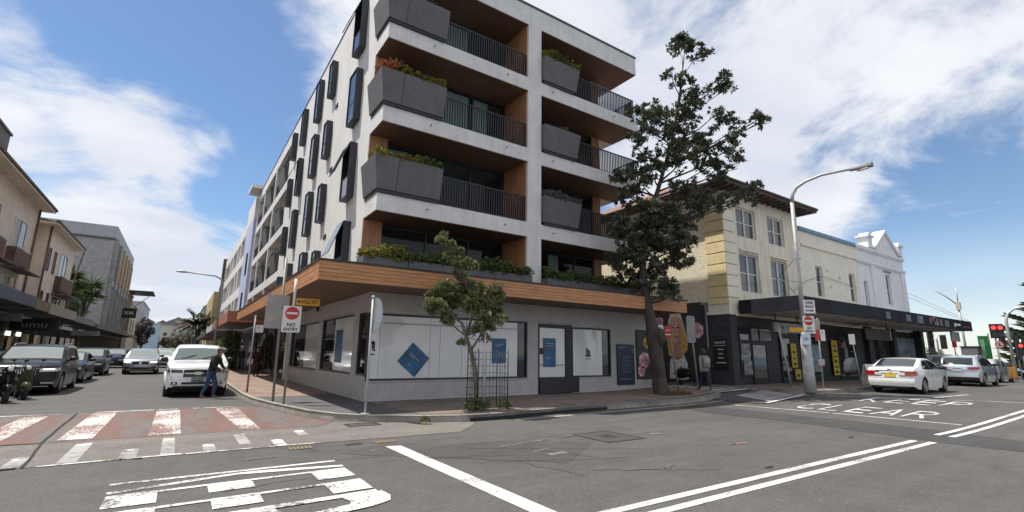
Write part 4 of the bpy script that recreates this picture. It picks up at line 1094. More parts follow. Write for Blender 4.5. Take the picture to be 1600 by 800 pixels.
MB().box(29.42, 36.9, 17, 17.3, 4, 9).build('rear_wall', M_CREAM2, CB)
# gabled lilac building
GB = thing('gabled_building', 'lilac white gabled building with urn pedestals at the far end of the awning', 'building', (41, YR, .35), world=True)
hol = [(37.7, 38.3, 5.1, 6.85), (41.55, 42.35, 5.45, 7.65)]
holed_wall(GB, 'front_wall', M_LILAC, 36.91, 45.2, 3.65, 9.30, YR + .04, YR + .35, hol)
for h in hol: sash(GB, *h, YR + .18, sides=1)
MB().box(44.9, 45.2, YR + .352, 22, 3.65, 9.3).build('side_wall', M_LILAC, GB)
for z0, z1, p in ((9.05, 9.25, .14), (8.95, 9.048, .08), (8.1, 8.25, .12), (8.02, 8.098, .07)):
    MB().box(36.95, 45.2 + p, YR + .04 - p, YR + .038, z0, z1).build('cornice', M_LILAC, GB)
for x in (38.95, 39.05): pass
for x0 in (39.0, 44.35): MB().box(x0, x0 + .75, YR - .06, YR + .038, 3.7, 8.0).build('pilaster', M_LILAC, GB)
g1 = MB(); g1.prism([(40.0, YR - .02, 9.31), (44.3, YR - .02, 9.31), (42.15, YR - .02, 10.75)], (0, .35, 0)); g1.build('gable', M_LILAC, GB)
for (ax, az, bx_, bz) in ((39.7, 9.31, 42.15, 11.0), (44.6, 9.31, 42.15, 11.0)):
    r = MB(); r.prism([(ax, YR - .16, az), (ax + (.35 if ax < 42 else -.35), YR - .16, az), (bx_, YR - .16, bz - .24), (bx_, YR - .16, bz)], (0, .8, 0)); r.build('gable_coping', mat('gable_white', (.72, .72, .73), .7, .05), GB)
for xc in (39.3, 44.75):
    q = MB(); q.box(xc - .38, xc + .38, YR - .1, YR + .55, 9.31, 10.05); q.box(xc - .5, xc + .5, YR - .2, YR + .65, 10.052, 10.2); q.prism([(xc - .36, YR - .1, 10.202), (xc + .36, YR - .1, 10.202), (xc, YR - .1, 10.42)], (0, .6, 0)); q.build('pedestal', M_LILAC, GB)
for i in range(6): MB().box(40.4 + i * .6, 40.72 + i * .6, YR + .005, YR + .038, 8.42, 8.8).build('raised_panel', M_LILAC, GB)
MB().box(41.3, 42.6, YR - .0, YR + .038, 7.80, 7.92).build('lintel', mat('lintel_grey', (.2, .2, .22), .7), GB)
MB().box(40.6, 43.4, YR - .18, YR + .038, 4.95, 5.12).build('string_course', M_LILAC, GB)
MB().box(36.95, 45.1, 20, 20.3, 4, 9).build('rear_wall', M_LILAC, GB)
for a_ in ((45.3, 45.9, YR - .4, YR + .3), (36.6, 37.3, YR - .2, YR + .04), (40.4, 41.0, YR - .3, YR + .04)): MB().box(*a_, .3, 3.7).build('pillar', M_SHOPD, GB)
shop(GB, 37.4, 40.3, .5, 3.1); shop(GB, 41.1, 45.2, .5, 3.2, mt=mat('poster_pane', (.20, .26, .32), .25, .5, 1.2))
# mural on the black side wall: a generic portrait of a woman with long fair hair
MU = thing('wall_mural', 'large mural portrait of a fair haired woman painted on the black lane wall', 'mural', (XR - .01, 16.3, 2.2), world=True)
def paint(name, pts, mt, lay):
    # pts (y to the right is smaller Y) given as (u, z): u metres from the left edge of the mural
    x = XR - .008 - .004 * lay
    MB().prism([(x, 17.25 - u, z) for u, z in pts], (-.003, 0, 0)).build(name, mt, MU)
def ell(cu, cz, ru, rz, n=16, a0=0, a1=360): return [(cu + ru * math.cos(R_(a0 + (a1 - a0) * i / (n - (0 if a1 - a0 == 360 else 1)))), cz + rz * math.sin(R_(a0 + (a1 - a0) * i / (n - (0 if a1 - a0 == 360 else 1))))) for i in range(n)]
M_HAIRF = mat('mural_hair', (.55, .44, .30), .8, .4, 7); M_HAIRP = mat('mural_hair_pale', (.76, .71, .62), .8, .2, 9); M_HAIRO = mat('mural_hair_gold', (.66, .36, .08), .8, .3, 7)
M_SKIN_M = mat('mural_skin', (.70, .42, .29), .8, .2, 5); M_SKIN_S = mat('mural_skin_deep', (.50, .26, .17), .8, .25, 6); M_SHIRT = mat('mural_shirt', (.72, .70, .66), .8, .35, 6); M_INKM = mat('mural_ink', (.05, .035, .03), .8)
paint('hair', [(.25, 1.7), (.15, 2.6), (.30, 3.5), (.50, 3.95), (.80, 4.08), (1.08, 3.95), (1.25, 3.4), (1.42, 2.7), (1.45, 2.0), (1.2, 1.75), (.6, 1.6)], M_HAIRF, 0)
paint('hair_gold', [(1.02, 3.2), (1.20, 3.0), (1.40, 2.5), (1.42, 2.0), (1.2, 1.8), (1.05, 2.2)], M_HAIRO, 1); paint('hair_gold', [(.24, 1.75), (.20, 2.4), (.36, 2.8), (.46, 2.3), (.42, 1.8)], M_HAIRO, 1)
paint('fringe', [(.30, 3.4), (.50, 3.95), (.80, 4.10), (1.08, 3.95), (1.2, 3.45), (1.0, 3.65), (.75, 3.72), (.5, 3.6), (.40, 3.3)], M_HAIRP, 3)
paint('shirt', [(.25, .50), (.30, 1.35), (.50, 1.72), (.95, 1.66), (1.18, 1.72), (1.38, 1.3), (1.42, .50)], M_SHIRT, 1)
paint('neck', [(.52, 1.62), (.58, 2.5), (1.0, 2.5), (1.06, 1.62), (.8, 1.45)], M_SKIN_S, 2)
paint('face', ell(.76, 3.02, .36, .66), M_SKIN_M, 3)
paint('face_shade', [(.95, 3.5), (1.11, 3.1), (1.05, 2.65), (.85, 2.38), (.92, 2.8), (.90, 3.2)], M_SKIN_S, 4)
for u in (.60, .92): paint('eye', ell(u, 3.14, .085, .04, 10), M_INKM, 5); paint('brow', [(u - .11, 3.26), (u + .11, 3.27), (u + .1, 3.31), (u - .1, 3.31)], M_HAIRF, 5)
paint('nose', [(.74, 3.12), (.70, 2.86), (.78, 2.82), (.84, 2.86)], M_SKIN_S, 5)
paint('mouth', ell(.76, 2.66, .12, .045, 10), mat('mural_lip', (.36, .09, .085), .7), 5)
paint('necklace', [(.5, 1.64), (.76, 1.52), (1.06, 1.64), (1.04, 1.6), (.76, 1.47), (.53, 1.6)], M_INKM, 3)
paint('shirt_mark', [(.85, .8), (1.05, 1.0), (1.0, 1.2), (.9, 1.0)], M_INKM, 3)
for c_, r_ in (((15.2, 2.95), .38), ((17.5, 3.5), .25)):
    a, b = MB(), MB(); flower(a, b, 'y', c_, r_, XR - .012); a.build('pink_flower', M_PINK, MU); b.build('pink_petal', M_PINK2, MU)

# ------------------------------------------------------------------ far end of the main road
BRK = thing('promenade_wall', 'low pale wall at the end of the road before the sea', 'wall', (61.5, 8, .25), world=True)
for i in range(14):
    y = -30 + i * 5; MB().box(61.3, 61.6, y, y + 4.95, .2, .75).build('panel', mat('wall_blue_grey', (.30, .36, .42), .7, .15), BRK)

# ------------------------------------------------------------------ buildings opposite, left side of the street
M_LCR = mat('stucco_cream', (0.70, 0.61, 0.50), 0.9, 0.1, 1.2, 0.2, 30, streak=0.25)
M_LBR = mat('balcony_brown', (0.12, 0.062, 0.042), 0.7, 0.3, 4)
M_GBLK = mat('grey_blockwork', (0.33, 0.32, 0.315), 0.9, 0.18, 2, 0.3, 8)
M_GBLD = mat('block_grey_dark', (0.13, 0.125, 0.13), 0.9, 0.15, 2)
M_OCH = mat('ochre_panel', (0.42, 0.25, 0.07), 0.8, 0.3, 2)
M_WINL = mat_glass('far_window_glass', through=0, base=(.03, .033, .04))
M_DKSH = mat('shop_dark', (.03, .026, .024), .7, .4, 1.5)
XL = -9.5
def street_win(par, y0, y1, z0, z1, x=XL, s=1, frame=M_SASH, curtain=False, thick=.06):
    """window in a wall facing +X (s=1) or -X (s=-1)"""
    f = MB(); t = thick
    e0, e1 = sorted((x + s * .002, x + s * .07))
    f.box(e0, e1, y0, y0 + t, z0, z1); f.box(e0, e1, y1 - t, y1, z0, z1); f.box(e0, e1, y0 + t, y1 - t, z1 - t, z1); f.box(e0, e1, y0 + t, y1 - t, z0, z0 + t)
    if y1 - y0 > 1.4: f.box(e0, e1, (y0 + y1) / 2 - .03, (y0 + y1) / 2 + .03, z0 + t, z1 - t)
    o = f.build('window', frame, par)
    p0, p1 = sorted((x + s * .004, x + s * .03))
    MB().box(p0, p1, y0 + t, y1 - t, z0 + t, z1 - t).build('pane', M_WINL, o)
    if curtain:
        c0, c1 = sorted((x + s * .034, x + s * .05)); MB().box(c0, c1, y0 + t, y0 + (y1 - y0) * .38, z0 + t, z1 - t).build('blind', M_BLIND, o)
    return o
def brown_balcony(par, y0, y1, z0, z1, x=XL, dep=.45):
    n = max(2, int((y1 - y0) / .32))
    for i in range(n):
        a = y0 + (y1 - y0) * i / n; MB().box(x + dep - .05, x + dep, a + .01, a + (y1 - y0) / n - .01, z0, z1).build('balcony_panel', M_LBR, par)
    b = MB(); b.box(x + .003, x + dep - .06, y0, y0 + .05, z0, z1); b.box(x + .003, x + dep - .06, y1 - .05, y1, z0, z1); b.box(x + .003, x + dep - .06, y0, y1, z0 - .12, z0 - .003); b.build('balcony', M_LBR, par)
    MB().box(x + dep - .05, x + dep, y0, y1, z1 + .08, z1 + .12).build('handrail', M_SASH, par)
A = thing('stucco_flats', 'cream stucco flats with brown balconies nearest on the left side of the street', 'building', (XL, 36, .15), world=True)
MB().box(XL - 8, XL, 16, 46.8, 3.4, 11.3).build('wall', M_LCR, A)
MB().box(XL - 8, XL + .82, 15.5, 47.2, 11.3, 11.42).build('eave_soffit', M_LCR, A)
r = MB(); r.box(XL + .7, XL + .9, 15.4, 47.3, 11.43, 11.58); r.build('gutter', M_EAVE, A)
r = MB(); r.prism([(XL + .75, 15.5, 11.43), (XL - 1.9, 15.5, 11.43), (XL - 1.9, 15.5, 12.3)], (0, 31.6, 0)); r.build('roof', M_TILE, A)
for y0, y1 in ((25, 27.5), (30.5, 33), (36.2, 38.8), (41.8, 44.6)):
    street_win(A, y0, y1, 7.6, 9.75, curtain=True); brown_balcony(A, y0 - .5, y1 + .4, 6.75, 7.75)
    street_win(A, y0, y1, 4.7, 6.1, curtain=True); brown_balcony(A, y0 - .5, y1 + .4, 4.2, 4.75)
for y0, y1 in ((29, 39.5), (40.8, 45.2)): MB().hexa([(XL + .003, y0, 6.45), (XL + 1.1, y0, 6.3), (XL + 1.1, y1, 6.3), (XL + .003, y1, 6.45), (XL + .003, y0, 6.55), (XL + 1.1, y0, 6.38), (XL + 1.1, y1, 6.38), (XL + .003, y1, 6.55)]).build('sun_hood', mat('hood_brown', (.11, .09, .08), .7), A)
p = MB(); p.tube([(XL + .1, 46.6, 11.3), (XL + .1, 46.6, 3.6)], .07, 6); p.build('downpipe', mat('pipe_rust', (.16, .07, .05), .6), A)
Bb = thing('stucco_flats', 'smaller cream stucco flats with slit windows set back beyond the first flats', 'building', (XL, 55, .15), world=True)
MB().box(XL - 8, XL - .6, 46.83, 50.0, 3.4, 10.9).build('recess_wall', M_LCR, Bb); MB().box(XL - 8, XL + .1, 50.003, 61.5, 3.4, 10.9).build('wall', M_LCR, Bb)
MB().box(XL - 8, XL + .75, 49.0, 62, 10.9, 11.02).build('eave_soffit', M_LCR, Bb); MB().box(XL + .62, XL + .82, 48.9, 62.1, 11.03, 11.18).build('gutter', M_EAVE, Bb)
r = MB(); r.prism([(XL + .7, 49, 11.03), (XL - 8, 49, 11.03), (XL - 5, 49, 12.4)], (0, 13, 0)); r.build('roof', M_TILE, Bb)
for y0 in (51.3, 53.4):
    street_win(Bb, y0, y0 + .65, 7.6, 9.4, x=XL + .1, frame=M_LBR); street_win(Bb, y0, y0 + .65, 4.4, 6.0, x=XL + .1, frame=M_LBR)
street_win(Bb, 55.8, 58.6, 7.4, 9.7, x=XL + .1); brown_balcony(Bb, 55.2, 60.5, 6.4, 7.6, x=XL + .1); street_win(Bb, 55.8, 58.6, 4.0, 5.9, x=XL + .1, frame=M_LBR); brown_balcony(Bb, 55.2, 58.2, 3.5, 4.3, x=XL + .1)
MB().box(XL + .12, XL + 1.2, 54.8, 61.2, 6.0, 6.12).build('sun_hood', MATS['hood_brown'], Bb)
p = MB(); p.tube([(XL + .2, 50.3, 10.9), (XL + .2, 50.3, 3.6)], .07, 6); p.build('downpipe', MATS['pipe_rust'], Bb); p = MB(); p.tube([(XL + .75, 61.6, 10.9), (XL + .2, 61.2, 6), (XL + .2, 61.2, 3.6)], .05, 6); p.build('downpipe', MATS['pipe_rust'], Bb)
Cc = thing('blockwork_building', 'tall grey blockwork building with ochre upper panels behind the spiky trees', 'building', (XL, 92, .15), world=True)
MB().box(XL - 26, XL, 88, 118, 3.4, 17.2).build('wall', M_GBLK, Cc); MB().box(XL - 26.2, XL + .15, 87.8, 118.2, 17.2, 18.9).build('parapet', mat('parapet_grey', (.36, .365, .38), .8, .1), Cc)
MB().box(XL - 26, XL + .01, 87.9, 87.998, 16.9, 17.19).build('string_course', M_GBLD, Cc)
for i in range(6):
    y = 88.6 + i * 4.9; MB().box(XL + .002, XL + .5, y, y + .35, 4, 17.1).build('fin', M_GBLK, Cc)
    MB().box(XL + .002, XL + .3, y + .5, y + 4.7, 11.6, 16.9).build('ochre_panel', M_OCH if i else M_GBLD, Cc)
    for z0, z1 in ((5.2, 7.2), (8.3, 10.6)):
        street_win(Cc, y + 1.2, y + 3.6, z0, z1, frame=M_GBLD)
    MB().box(XL + .002, XL + .25, y + .6, y + 4.6, 10.7, 11.5).build('balcony', mat('rail_pale', (.36, .38, .42), .6, .2, 4), Cc)
Dd = thing('grey_upper_block', 'plain dark grey upper block rising behind the nearest stucco flats', 'building', (XL - 6, 40, .15), world=True)
MB().box(XL - 12, -11.5, 14, 45.6, 11.0, 16.05).build('wall', M_GBLD, Dd); MB().box(XL - 12, -11.4, 13.9, 45.7, 16.053, 16.2).build('coping', M_GBLD, Dd); street_win(Dd, 20, 22, 13, 15, x=-11.5)
# awnings and shopfronts opposite
def left_awning(name, label, y0, y1, xf, z0, z1, mt):
    t = thing(name, label, 'awning', (xf, (y0 + y1) / 2, z0), group='awnings along the opposite footpath', world=True)
    MB().box(xf - .06, xf, y0, y1, z0, z1).build('fascia', mt, t); MB().box(XL + .002, xf - .062, y0, y1, z0 + .1, z0 + .16).build('soffit', mat('awning_underside', (.10, .10, .095), .8, .2), t)
    MB().box(XL + .002, xf - .062, y0, y1, z1 - .08, z1 - .02).build('top', M_ROOF, t)
left_awning('street_awning', 'slate blue fronted awning at the left edge over the dark shops', 15, 38.0, -7.0, 3.85, 4.45, mat('fascia_slate', (.10, .11, .15), .7, .2))
left_awning('street_awning', 'ochre and brown fronted short awning left of the cream one', 38.02, 41.5, -7.0, 3.8, 4.38, mat('fascia_ochre', (.20, .15, .07), .7, .5, 2))
left_awning('street_awning', 'cream fronted awning below the slit windows of the flats', 41.52, 51, -7.0, 3.75, 4.4, mat('fascia_cream', (.36, .33, .28), .8, .15))
left_awning('street_awning', 'grey fronted awning before the spiky trees', 51.02, 62, -7.0, 3.7, 4.2, mat('fascia_grey', (.22, .22, .22), .8, .2))
left_awning('street_awning', 'long brown edged awning running under the blockwork building', 62.5, 118, -6.9, 3.6, 4.0, mat('fascia_brown', (.17, .15, .13), .8, .2))
S = thing('shopfront_row', 'row of dark shopfronts under the awnings on the left side of the street', 'shopfronts', (XL, 50, .15), world=True)
MB().box(XL - .3, XL + .0, 15, 118, .15, 3.39).build('wall', M_DKSH, S)
for i in range(17):
    y = 19 + i * 3.3
    f = MB(); f.box(XL + .002, XL + .06, y, y + 2.7, .6, 2.7); o = f.build('window', M_DKSH, S); MB().box(XL + .062, XL + .075, y + .1, y + 2.6, .7, 2.6).build('pane', M_DKG, o)
    if i % 3 == 1: MB().box(XL + .002, XL + .2, y - .45, y - .1, .15, 3.3).build('pier', mat('pier_tan', (.22, .17, .13), .8, .3), S)
M_LIT = mat('lit_panel', (.8, .8, .78), .5, emit=(1, .98, .94, 1.0))
for y, z in ((38.6, 2.35), (41.2, 2.4), (44.6, 2.4), (47.2, 2.4), (32.5, 1.9)): MB().box(XL + .09, XL + .11, y, y + 1.1, z, z + .28).build('lit_panel', M_LIT, S)
def hang_sign(label, x0, x1, y, z0, z1, mt, txt=None, ts=.3, tm=None, name='hanging_sign'):
    t = thing(name, label, 'sign', ((x0 + x1) / 2, y, z1), world=True)
    MB().box(x0, x1, y, y + .12, z0, z1).build('panel', mt, t, bevel=.01)
    r = MB(); r.cyl((x0 + .2, y + .06, z1), (x0 + .2, y + .06, z1 + .25), .015, 6); r.cyl((x1 - .2, y + .06, z1), (x1 - .2, y + .06, z1 + .25), .015, 6); r.build('hanger', M_DKM, t)
    if txt:
        m = MB(); text_mb(txt, ts, m, ((x0 + x1) / 2, y - .006, (z0 + z1) / 2), (1, 0, 0), (0, 0, 1), squash=1.2); m.build('lettering', tm, t)
    return t
M_SGN = mat('sign_grey', (.12, .115, .12), .6, .2); M_LT2 = mat('letter_pale', (.35, .35, .35), .6); M_DKL = mat('letter_dark', (.03, .03, .03), .6)
hang_sign('grey hanging sign with dark lettering under the awning at the left edge', -9.3, -6.7, 28.0, 3.05, 3.62, M_SGN, 'Tali', .5, M_DKL)
hang_sign('long plain dark grey hanging sign right of the lettered grey one', -9.4, -6.9, 35.0, 2.95, 3.35, mat('sign_dark_grey', (.08, .085, .085), .6))
hang_sign('black hanging sign lettered umu above the dark parked cars', -9.3, -6.9, 44.5, 2.75, 3.5, mat('sign_black', (.014, .014, .016), .5), 'umu', .62, M_LT2)
hang_sign('white hanging sign further down beside the blockwork building', -9.2, -7.0, 66, 2.9, 3.4, mat('sign_white', (.45, .45, .47), .5))
t = hang_sign('black projecting sign with white characters high on the blockwork building', -9.3, -7.2, 112, 7.1, 8.9, MATS['sign_black'], 'XIK', .8, M_LETT, 'projecting_sign')
# further along the street
def simple(label, name, x0, x1, y0, y1, z1, mt, wins=(), s=1, roof=None):
    t = thing(name, label, 'building', ((x0 + x1) / 2, y0, .1), world=True)
    MB().box(x0, x1, y0, y1, 0.05, z1).build('wall', mt, t)
    MB().box(x0 - .15, x1 + .15, y0 - .15, y1 + .15, z1 + .003, z1 + .3).build('parapet', roof or mt, t)
    xf = x1 if s == 1 else x0
    for (a, b, c, d) in wins: street_win(t, a, b, c, d, x=xf, s=s, frame=mt, thick=.12)
    return t
t = simple('narrow brown building with a dark flat roof canopy past the blockwork building', 'narrow_building', -20, XL + .3, 118.5, 128, 12.0, mat('brown_render', (.24, .2, .17), .9, .2), [(120, 122, 5, 8), (123.5, 126, 5, 8)])
MB().box(-14, XL + 4.0, 119, 128, 12.6, 12.85).build('roof_canopy', M_DKM, t); MB().box(-13, XL + .1, 119.5, 127, 12.31, 12.59).build('clerestory', M_WINL, t)
st = MB(); st.tube([(XL + 3.6, 123, 12.6), (XL + .35, 123, 9)], .06, 5); st.build('strut', M_GREYM, t)
simple('pale cream two storey building down the left side of the street', 'cream_building', -22, -9.4, 132, 150, 11.0, mat('pale_cream', (.50, .46, .34), .9, .1), [(134, 137, 5, 8), (140, 143, 5, 8)])
simple('white block beyond the cream building on the left side', 'white_building', -24, -9.0, 158, 190, 13.5, mat('pale_grey_render', (.42, .42, .44), .9, .1), [(162, 166, 5, 8), (172, 176, 5, 8), (162, 166, 9, 11)])
simple('light blue building far down the left side of the street', 'blue_building', -11, -6.2, 205, 225, 10.0, mat('sky_blue_paint', (.40, .55, .60), .8, .08), [(208, 210, 4, 6), (215, 217, 4, 6), (208, 210, 7.5, 9.5)])
# beyond the apartments on their side
W2 = thing('striped_apartments', 'white apartment building with a lilac strip beyond the corner building', 'building', (FX, 54, .15), world=True)
m = MB(); zs2 = [(4.0, 5.0), (7.6, 8.7), (11.2, 12.3), (14.6, 16.0)]
for z0, z1 in zs2: m.box(FX, FX + 1.5, 60.2, 92, z0, z1)
for y in (60.2, 66.5, 70.2, 77, 81, 91.2): 
    for a, b in ((5.0, 7.6), (8.7, 11.2), (12.3, 14.6)): m.box(FX + .002, FX + 1.5, y, y + .8, a + .001, b - .001)
m.build('frame', M_WALL, W2)
MB().box(FX - .15, FX + 2, 53.6, 60.19, 3.6, 14.8).build('lilac_wall', mat('lilac_paint', (.42, .46, .62), .85, .06), W2)
MB().box(FX + 1.502, FX + 1.7, 60.2, 92, 4, 15.5).build('back_wall', M_ROOM, W2)
for (y0, y1, z0, z1) in ((55.0, 56.0, 9.2, 11.4), (55.6, 56.6, 5.2, 7.4)): street_win(W2, y0, y1, z0, z1, x=FX - .15, s=-1, frame=M_DKM)
for y in (61.2, 67.5, 71.2, 78, 82):
    for a in (5.0, 8.7, 12.3): MB().box(FX + 1.0, FX + 1.05, y, y + 4.5, a + .1, a + 2.3).build('pane', M_BAYG, W2)
MB().box(FX - .4, FX + .2, 92, 93.2, 3.6, 16.5).build('brown_fin', M_EAVE, W2)
MB().box(FX, FX + 2, 93.3, 104, 3.6, 13).build('brown_wall', mat('brown_dark_render', (.10, .075, .06), .8, .3), W2)
MB().box(FX - .15, FX + 2, 53.6, 60.19, 14.802, 17.0).build('upper_wall', M_WALL, W2)
Y2 = thing('mustard_building', 'mustard yellow flat fronted building past the white apartments', 'building', (FX, 112, .15), world=True)
MB().box(FX - .6, FX + 8, 106, 132, .15, 12.4).build('wall', mat('mustard_render', (.46, .36, .19), .85, .12, 1), Y2)
for y in (109, 114, 119, 124): street_win(Y2, y, y + 2.2, 6.5, 9, x=FX - .6, s=-1, frame=M_LBR)
G2 = thing('glass_roof_building', 'building with a sloping glazed roof further down the right side of the side street', 'building', (FX, 150, .15), world=True)
MB().box(FX - 1, FX + 8, 138, 170, .15, 11.5).build('wall', mat('grey_render', (.33, .32, .31), .85, .1), G2)
for i in range(6):
    y = 138 + i * 5.3; MB().hexa([(FX - 1.2, y, 11.6), (FX + 5, y, 16.5), (FX + 5, y + 5.1, 16.5), (FX - 1.2, y + 5.1, 11.6), (FX - 1.2, y, 11.8), (FX + 5, y, 16.7), (FX + 5, y + 5.1, 16.7), (FX - 1.2, y + 5.1, 11.8)]).build('glazed_panel', M_WINL, G2)
for y in (141, 147, 153): street_win(G2, y, y + 3, 5, 8, x=FX - 1, s=-1, frame=M_DKM)
def right_awning(label, y0, y1, xf, z0, z1, mt):
    t = thing('street_awning', label, 'awning', (xf, y0, z0), group='awnings beyond the apartments', world=True)
    MB().box(xf, xf + .08, y0, y1, z0, z1).build('fascia', mt, t); MB().box(xf + .082, GX - .13, y0 + .082, y1, z0 + .1, z0 + .16).build('soffit', M_SOFF, t); MB().box(xf + .082, GX, y0, y0 + .08, z0, z1).build('end_panel', mt, t)
right_awning('terracotta edged awning just beyond the timber awning', 36.2, 52, 2.35, 3.45, 4.15, mat('fascia_terracotta', (.34, .13, .08), .7, .25))
right_awning('white and blue fronted awning beyond the terracotta one', 52.3, 64, 2.3, 3.4, 4.0, mat('fascia_white_blue', (.45, .47, .55), .6, .3, 1))
right_awning('dark awning furthest along beyond the white one', 66, 104, 2.3, 3.2, 3.7, mat('fascia_charcoal', (.05, .05, .05), .7, .3))
MB().box(2.9, 4.8, 35.2, 36.0, 3.0, 3.5).build('hanging_box_sign', mat('sign_box', (.5, .48, .46), .6), None) if False else None
lw = thing('shopfront_row', 'row of dark shopfronts under the awnings beyond the apartments', 'shopfronts', (GX, 80, .15), world=True)
MB().box(GX + .1, GX + .3, 52.2, 104, .15, 3.55).build('wall', M_DKSH, lw)
for i in range(10):
    y = 53 + i * 4.8; MB().box(GX + .05, GX + .098, y, y + 3.8, .4, 2.9).build('window', M_DKG, lw)
# hill behind the town
h = MB(); nx, ny = 24, 14
hv = {}
for i in range(nx + 1):
    for j in range(ny + 1):
        x = -260 + 520 * i / nx; y = 240 + 460 * j / ny
        z = 30 * (j / ny) ** .8 * (.75 + .25 * math.sin(i * 1.3) * math.cos(j * .9)) - .5
        if x > 55: z *= max(0, 1 - (x - 55) / 120)
        hv[i, j] = len(h.v); h.v.append((x, y, z))
for i in range(nx):
    for j in range(ny): h.face((hv[i, j], hv[i + 1, j], hv[i + 1, j + 1], hv[i, j + 1]))
structure(h.build('hill', mat('hill_scrub', (.16, .17, .12), .95, .35, .05)))
hc = [(.45, .44, .42), (.36, .25, .2), (.5, .47, .4), (.3, .31, .33), (.42, .34, .28), (.48, .5, .53)]
HL = ['white', 'brick red', 'cream', 'grey', 'tan', 'pale blue']
for i in range(12):
    x = -22 + (i % 6) * 8.2 + (i // 6) * 3 + rnd.uniform(-1, 1); y = 300 + (i // 6) * 90 + rnd.uniform(-8, 8); jj = (y - 240) / 460
    z = 30 * jj ** .8 * .85 - 3; w_, d_, hh = rnd.uniform(6, 10), 9, rnd.uniform(8, 13)
    t = thing('hillside_house', 'far %s house in the %s row on the hill at the street end' % (HL[i % 6], ('lower', 'upper')[i // 6]), 'house', (x, y, z), group='houses on the far hill', world=True)
    c = i % 6; MB().box(x - w_ / 2, x + w_ / 2, y, y + d_, z - 2, z + hh).build('wall', mat('house_wall_' + HL[c].replace(' ', '_'), hc[c], .9, .1), t)
    r = MB(); r.prism([(x - w_ / 2 - .5, y - .5, z + hh + .01), (x + w_ / 2 + .5, y - .5, z + hh + .01), (x, y - .5, z + hh + 2.6)], (0, d_ + 1, 0)); r.build('roof', M_TILE if c % 2 else M_ROOF, t)
    for k in range(2):
        for l in range(2): MB().box(x - w_ * .3 + k * w_ * .4, x - w_ * .3 + k * w_ * .4 + 1.4, y - .05, y - .01, z + 3 + l * 3.3, z + 4.6 + l * 3.3).build('window', M_WINL, t)

# ------------------------------------------------------------------ trees and plants
M_BARK = mat('bark_dark', (0.060, 0.048, 0.040), 0.95, 0.35, 6, 0.8, 25, stretch=(1, 1, .3))
M_BARK2 = mat('bark_grey', (0.13, 0.105, 0.085), 0.95, 0.35, 6, 0.8, 25, stretch=(1, 1, .3))
M_LEAFD = mat_leaf('leaf_banksia', (0.020, 0.028, 0.014), (0.15, 0.16, 0.10), 1.5, .42)
M_LEAFO = mat_leaf('leaf_olive', (0.042, 0.060, 0.022), (0.27, 0.29, 0.12), 2.5, .5)
M_LEAFY = mat_leaf('leaf_succulent', (0.10, 0.10, 0.018), (0.30, 0.27, 0.04), 2.5, .5)
M_LEAFG = mat_leaf('leaf_hedge', (0.035, 0.055, 0.014), (0.13, 0.17, 0.045), 2.5, .5)
M_LEAFR = mat_leaf('leaf_rust', (0.18, 0.05, 0.018), (0.40, 0.15, 0.05), 2.5, .5)
M_LEAFS = mat_leaf('leaf_sage', (0.06, 0.065, 0.05), (0.20, 0.20, 0.165), 2.5, .6)
M_PALM = mat_leaf('leaf_palm', (0.022, 0.034, 0.015), (0.075, 0.10, 0.04), .6, .5)
M_PINE = mat_leaf('leaf_pine', (0.026, 0.04, 0.026), (0.09, 0.12, 0.07), .6, .6)
M_SPIKE = mat_leaf('leaf_spiky', (0.03, 0.05, 0.018), (0.12, 0.17, 0.06), .8, .5)

def rv(r): 
    while True:
        v = Vector((r.uniform(-1, 1), r.uniform(-1, 1), r.uniform(-1, 1)))
        if .05 < v.length <= 1: return v
def leaf(mb, p, d, n, L, w):
    """folded leaf: two triangles each side of the midrib"""
    s = d.cross(n)
    if s.length < 1e-4: return
    s.normalize(); m = p + d * (L * .5); t = p + d * L - n * L * .12
    k = len(mb.v)
    mb.v += [tuple(p), tuple(m + s * w + n * w * .35), tuple(t), tuple(m - s * w + n * w * .35)]
    mb.face((k, k + 1, k + 2)); mb.face((k, k + 2, k + 3))
def rosette(mb, c, axis, r, L, w, n):
    axis = axis.normalized()
    a = axis.orthogonal().normalized(); b = axis.cross(a); ph = r.uniform(0, 6.28)
    for i in range(n):
        t = ph + i * 2.4; u = r.uniform(.15, .95)
        d = ((a * math.cos(t) + b * math.sin(t)) * u + axis * (1.05 - u * .7)).normalized()
        leaf(mb, c + d * L * .12, d, (axis + d * -.4).normalized(), L * r.uniform(.75, 1.2), w)
def limbs(mb, pts, n=7):
    mb.tube([p[:3] for p in pts], [p[3] for p in pts], n)
def blob_crown(mb, base, blobs, right, fwd, r, dens, L, w, nl, depth=1.0, sub=True):
    """leaf rosettes on twig ends through each clump's volume"""
    tips = []
    for (u, z, rad) in blobs:
        df = r.uniform(-.55, .55) * depth
        c = Vector(base) + right * u + Vector((0, 0, z)) + fwd * df
        n = int(dens * (rad / .5) ** 2.0 * (1.75 if base[0] > 10 and z < 7.6 else 1.2)) + 2
        for i in range(n):
            # a twig end: a tuft of rosettes with air between it and the next
            v = rv(r).normalized() * r.uniform(.35, 1.05)
            v = Vector((v.x, v.y, v.z * .85)) * rad
            for k in range(r.randint(3, 6)):
                o_ = rv(r) * L * .95; o_.z *= .6
                ax = (v.normalized() + Vector((0, 0, .8)) + rv(r) * .7)
                rosette(mb, c + v + o_, ax, r, L, w, nl)
        tips.append((c, rad))
    return tips
RIGHT = Vector((0.829, -0.559, 0)); FWD = Vector((0.559, 0.829, 0))

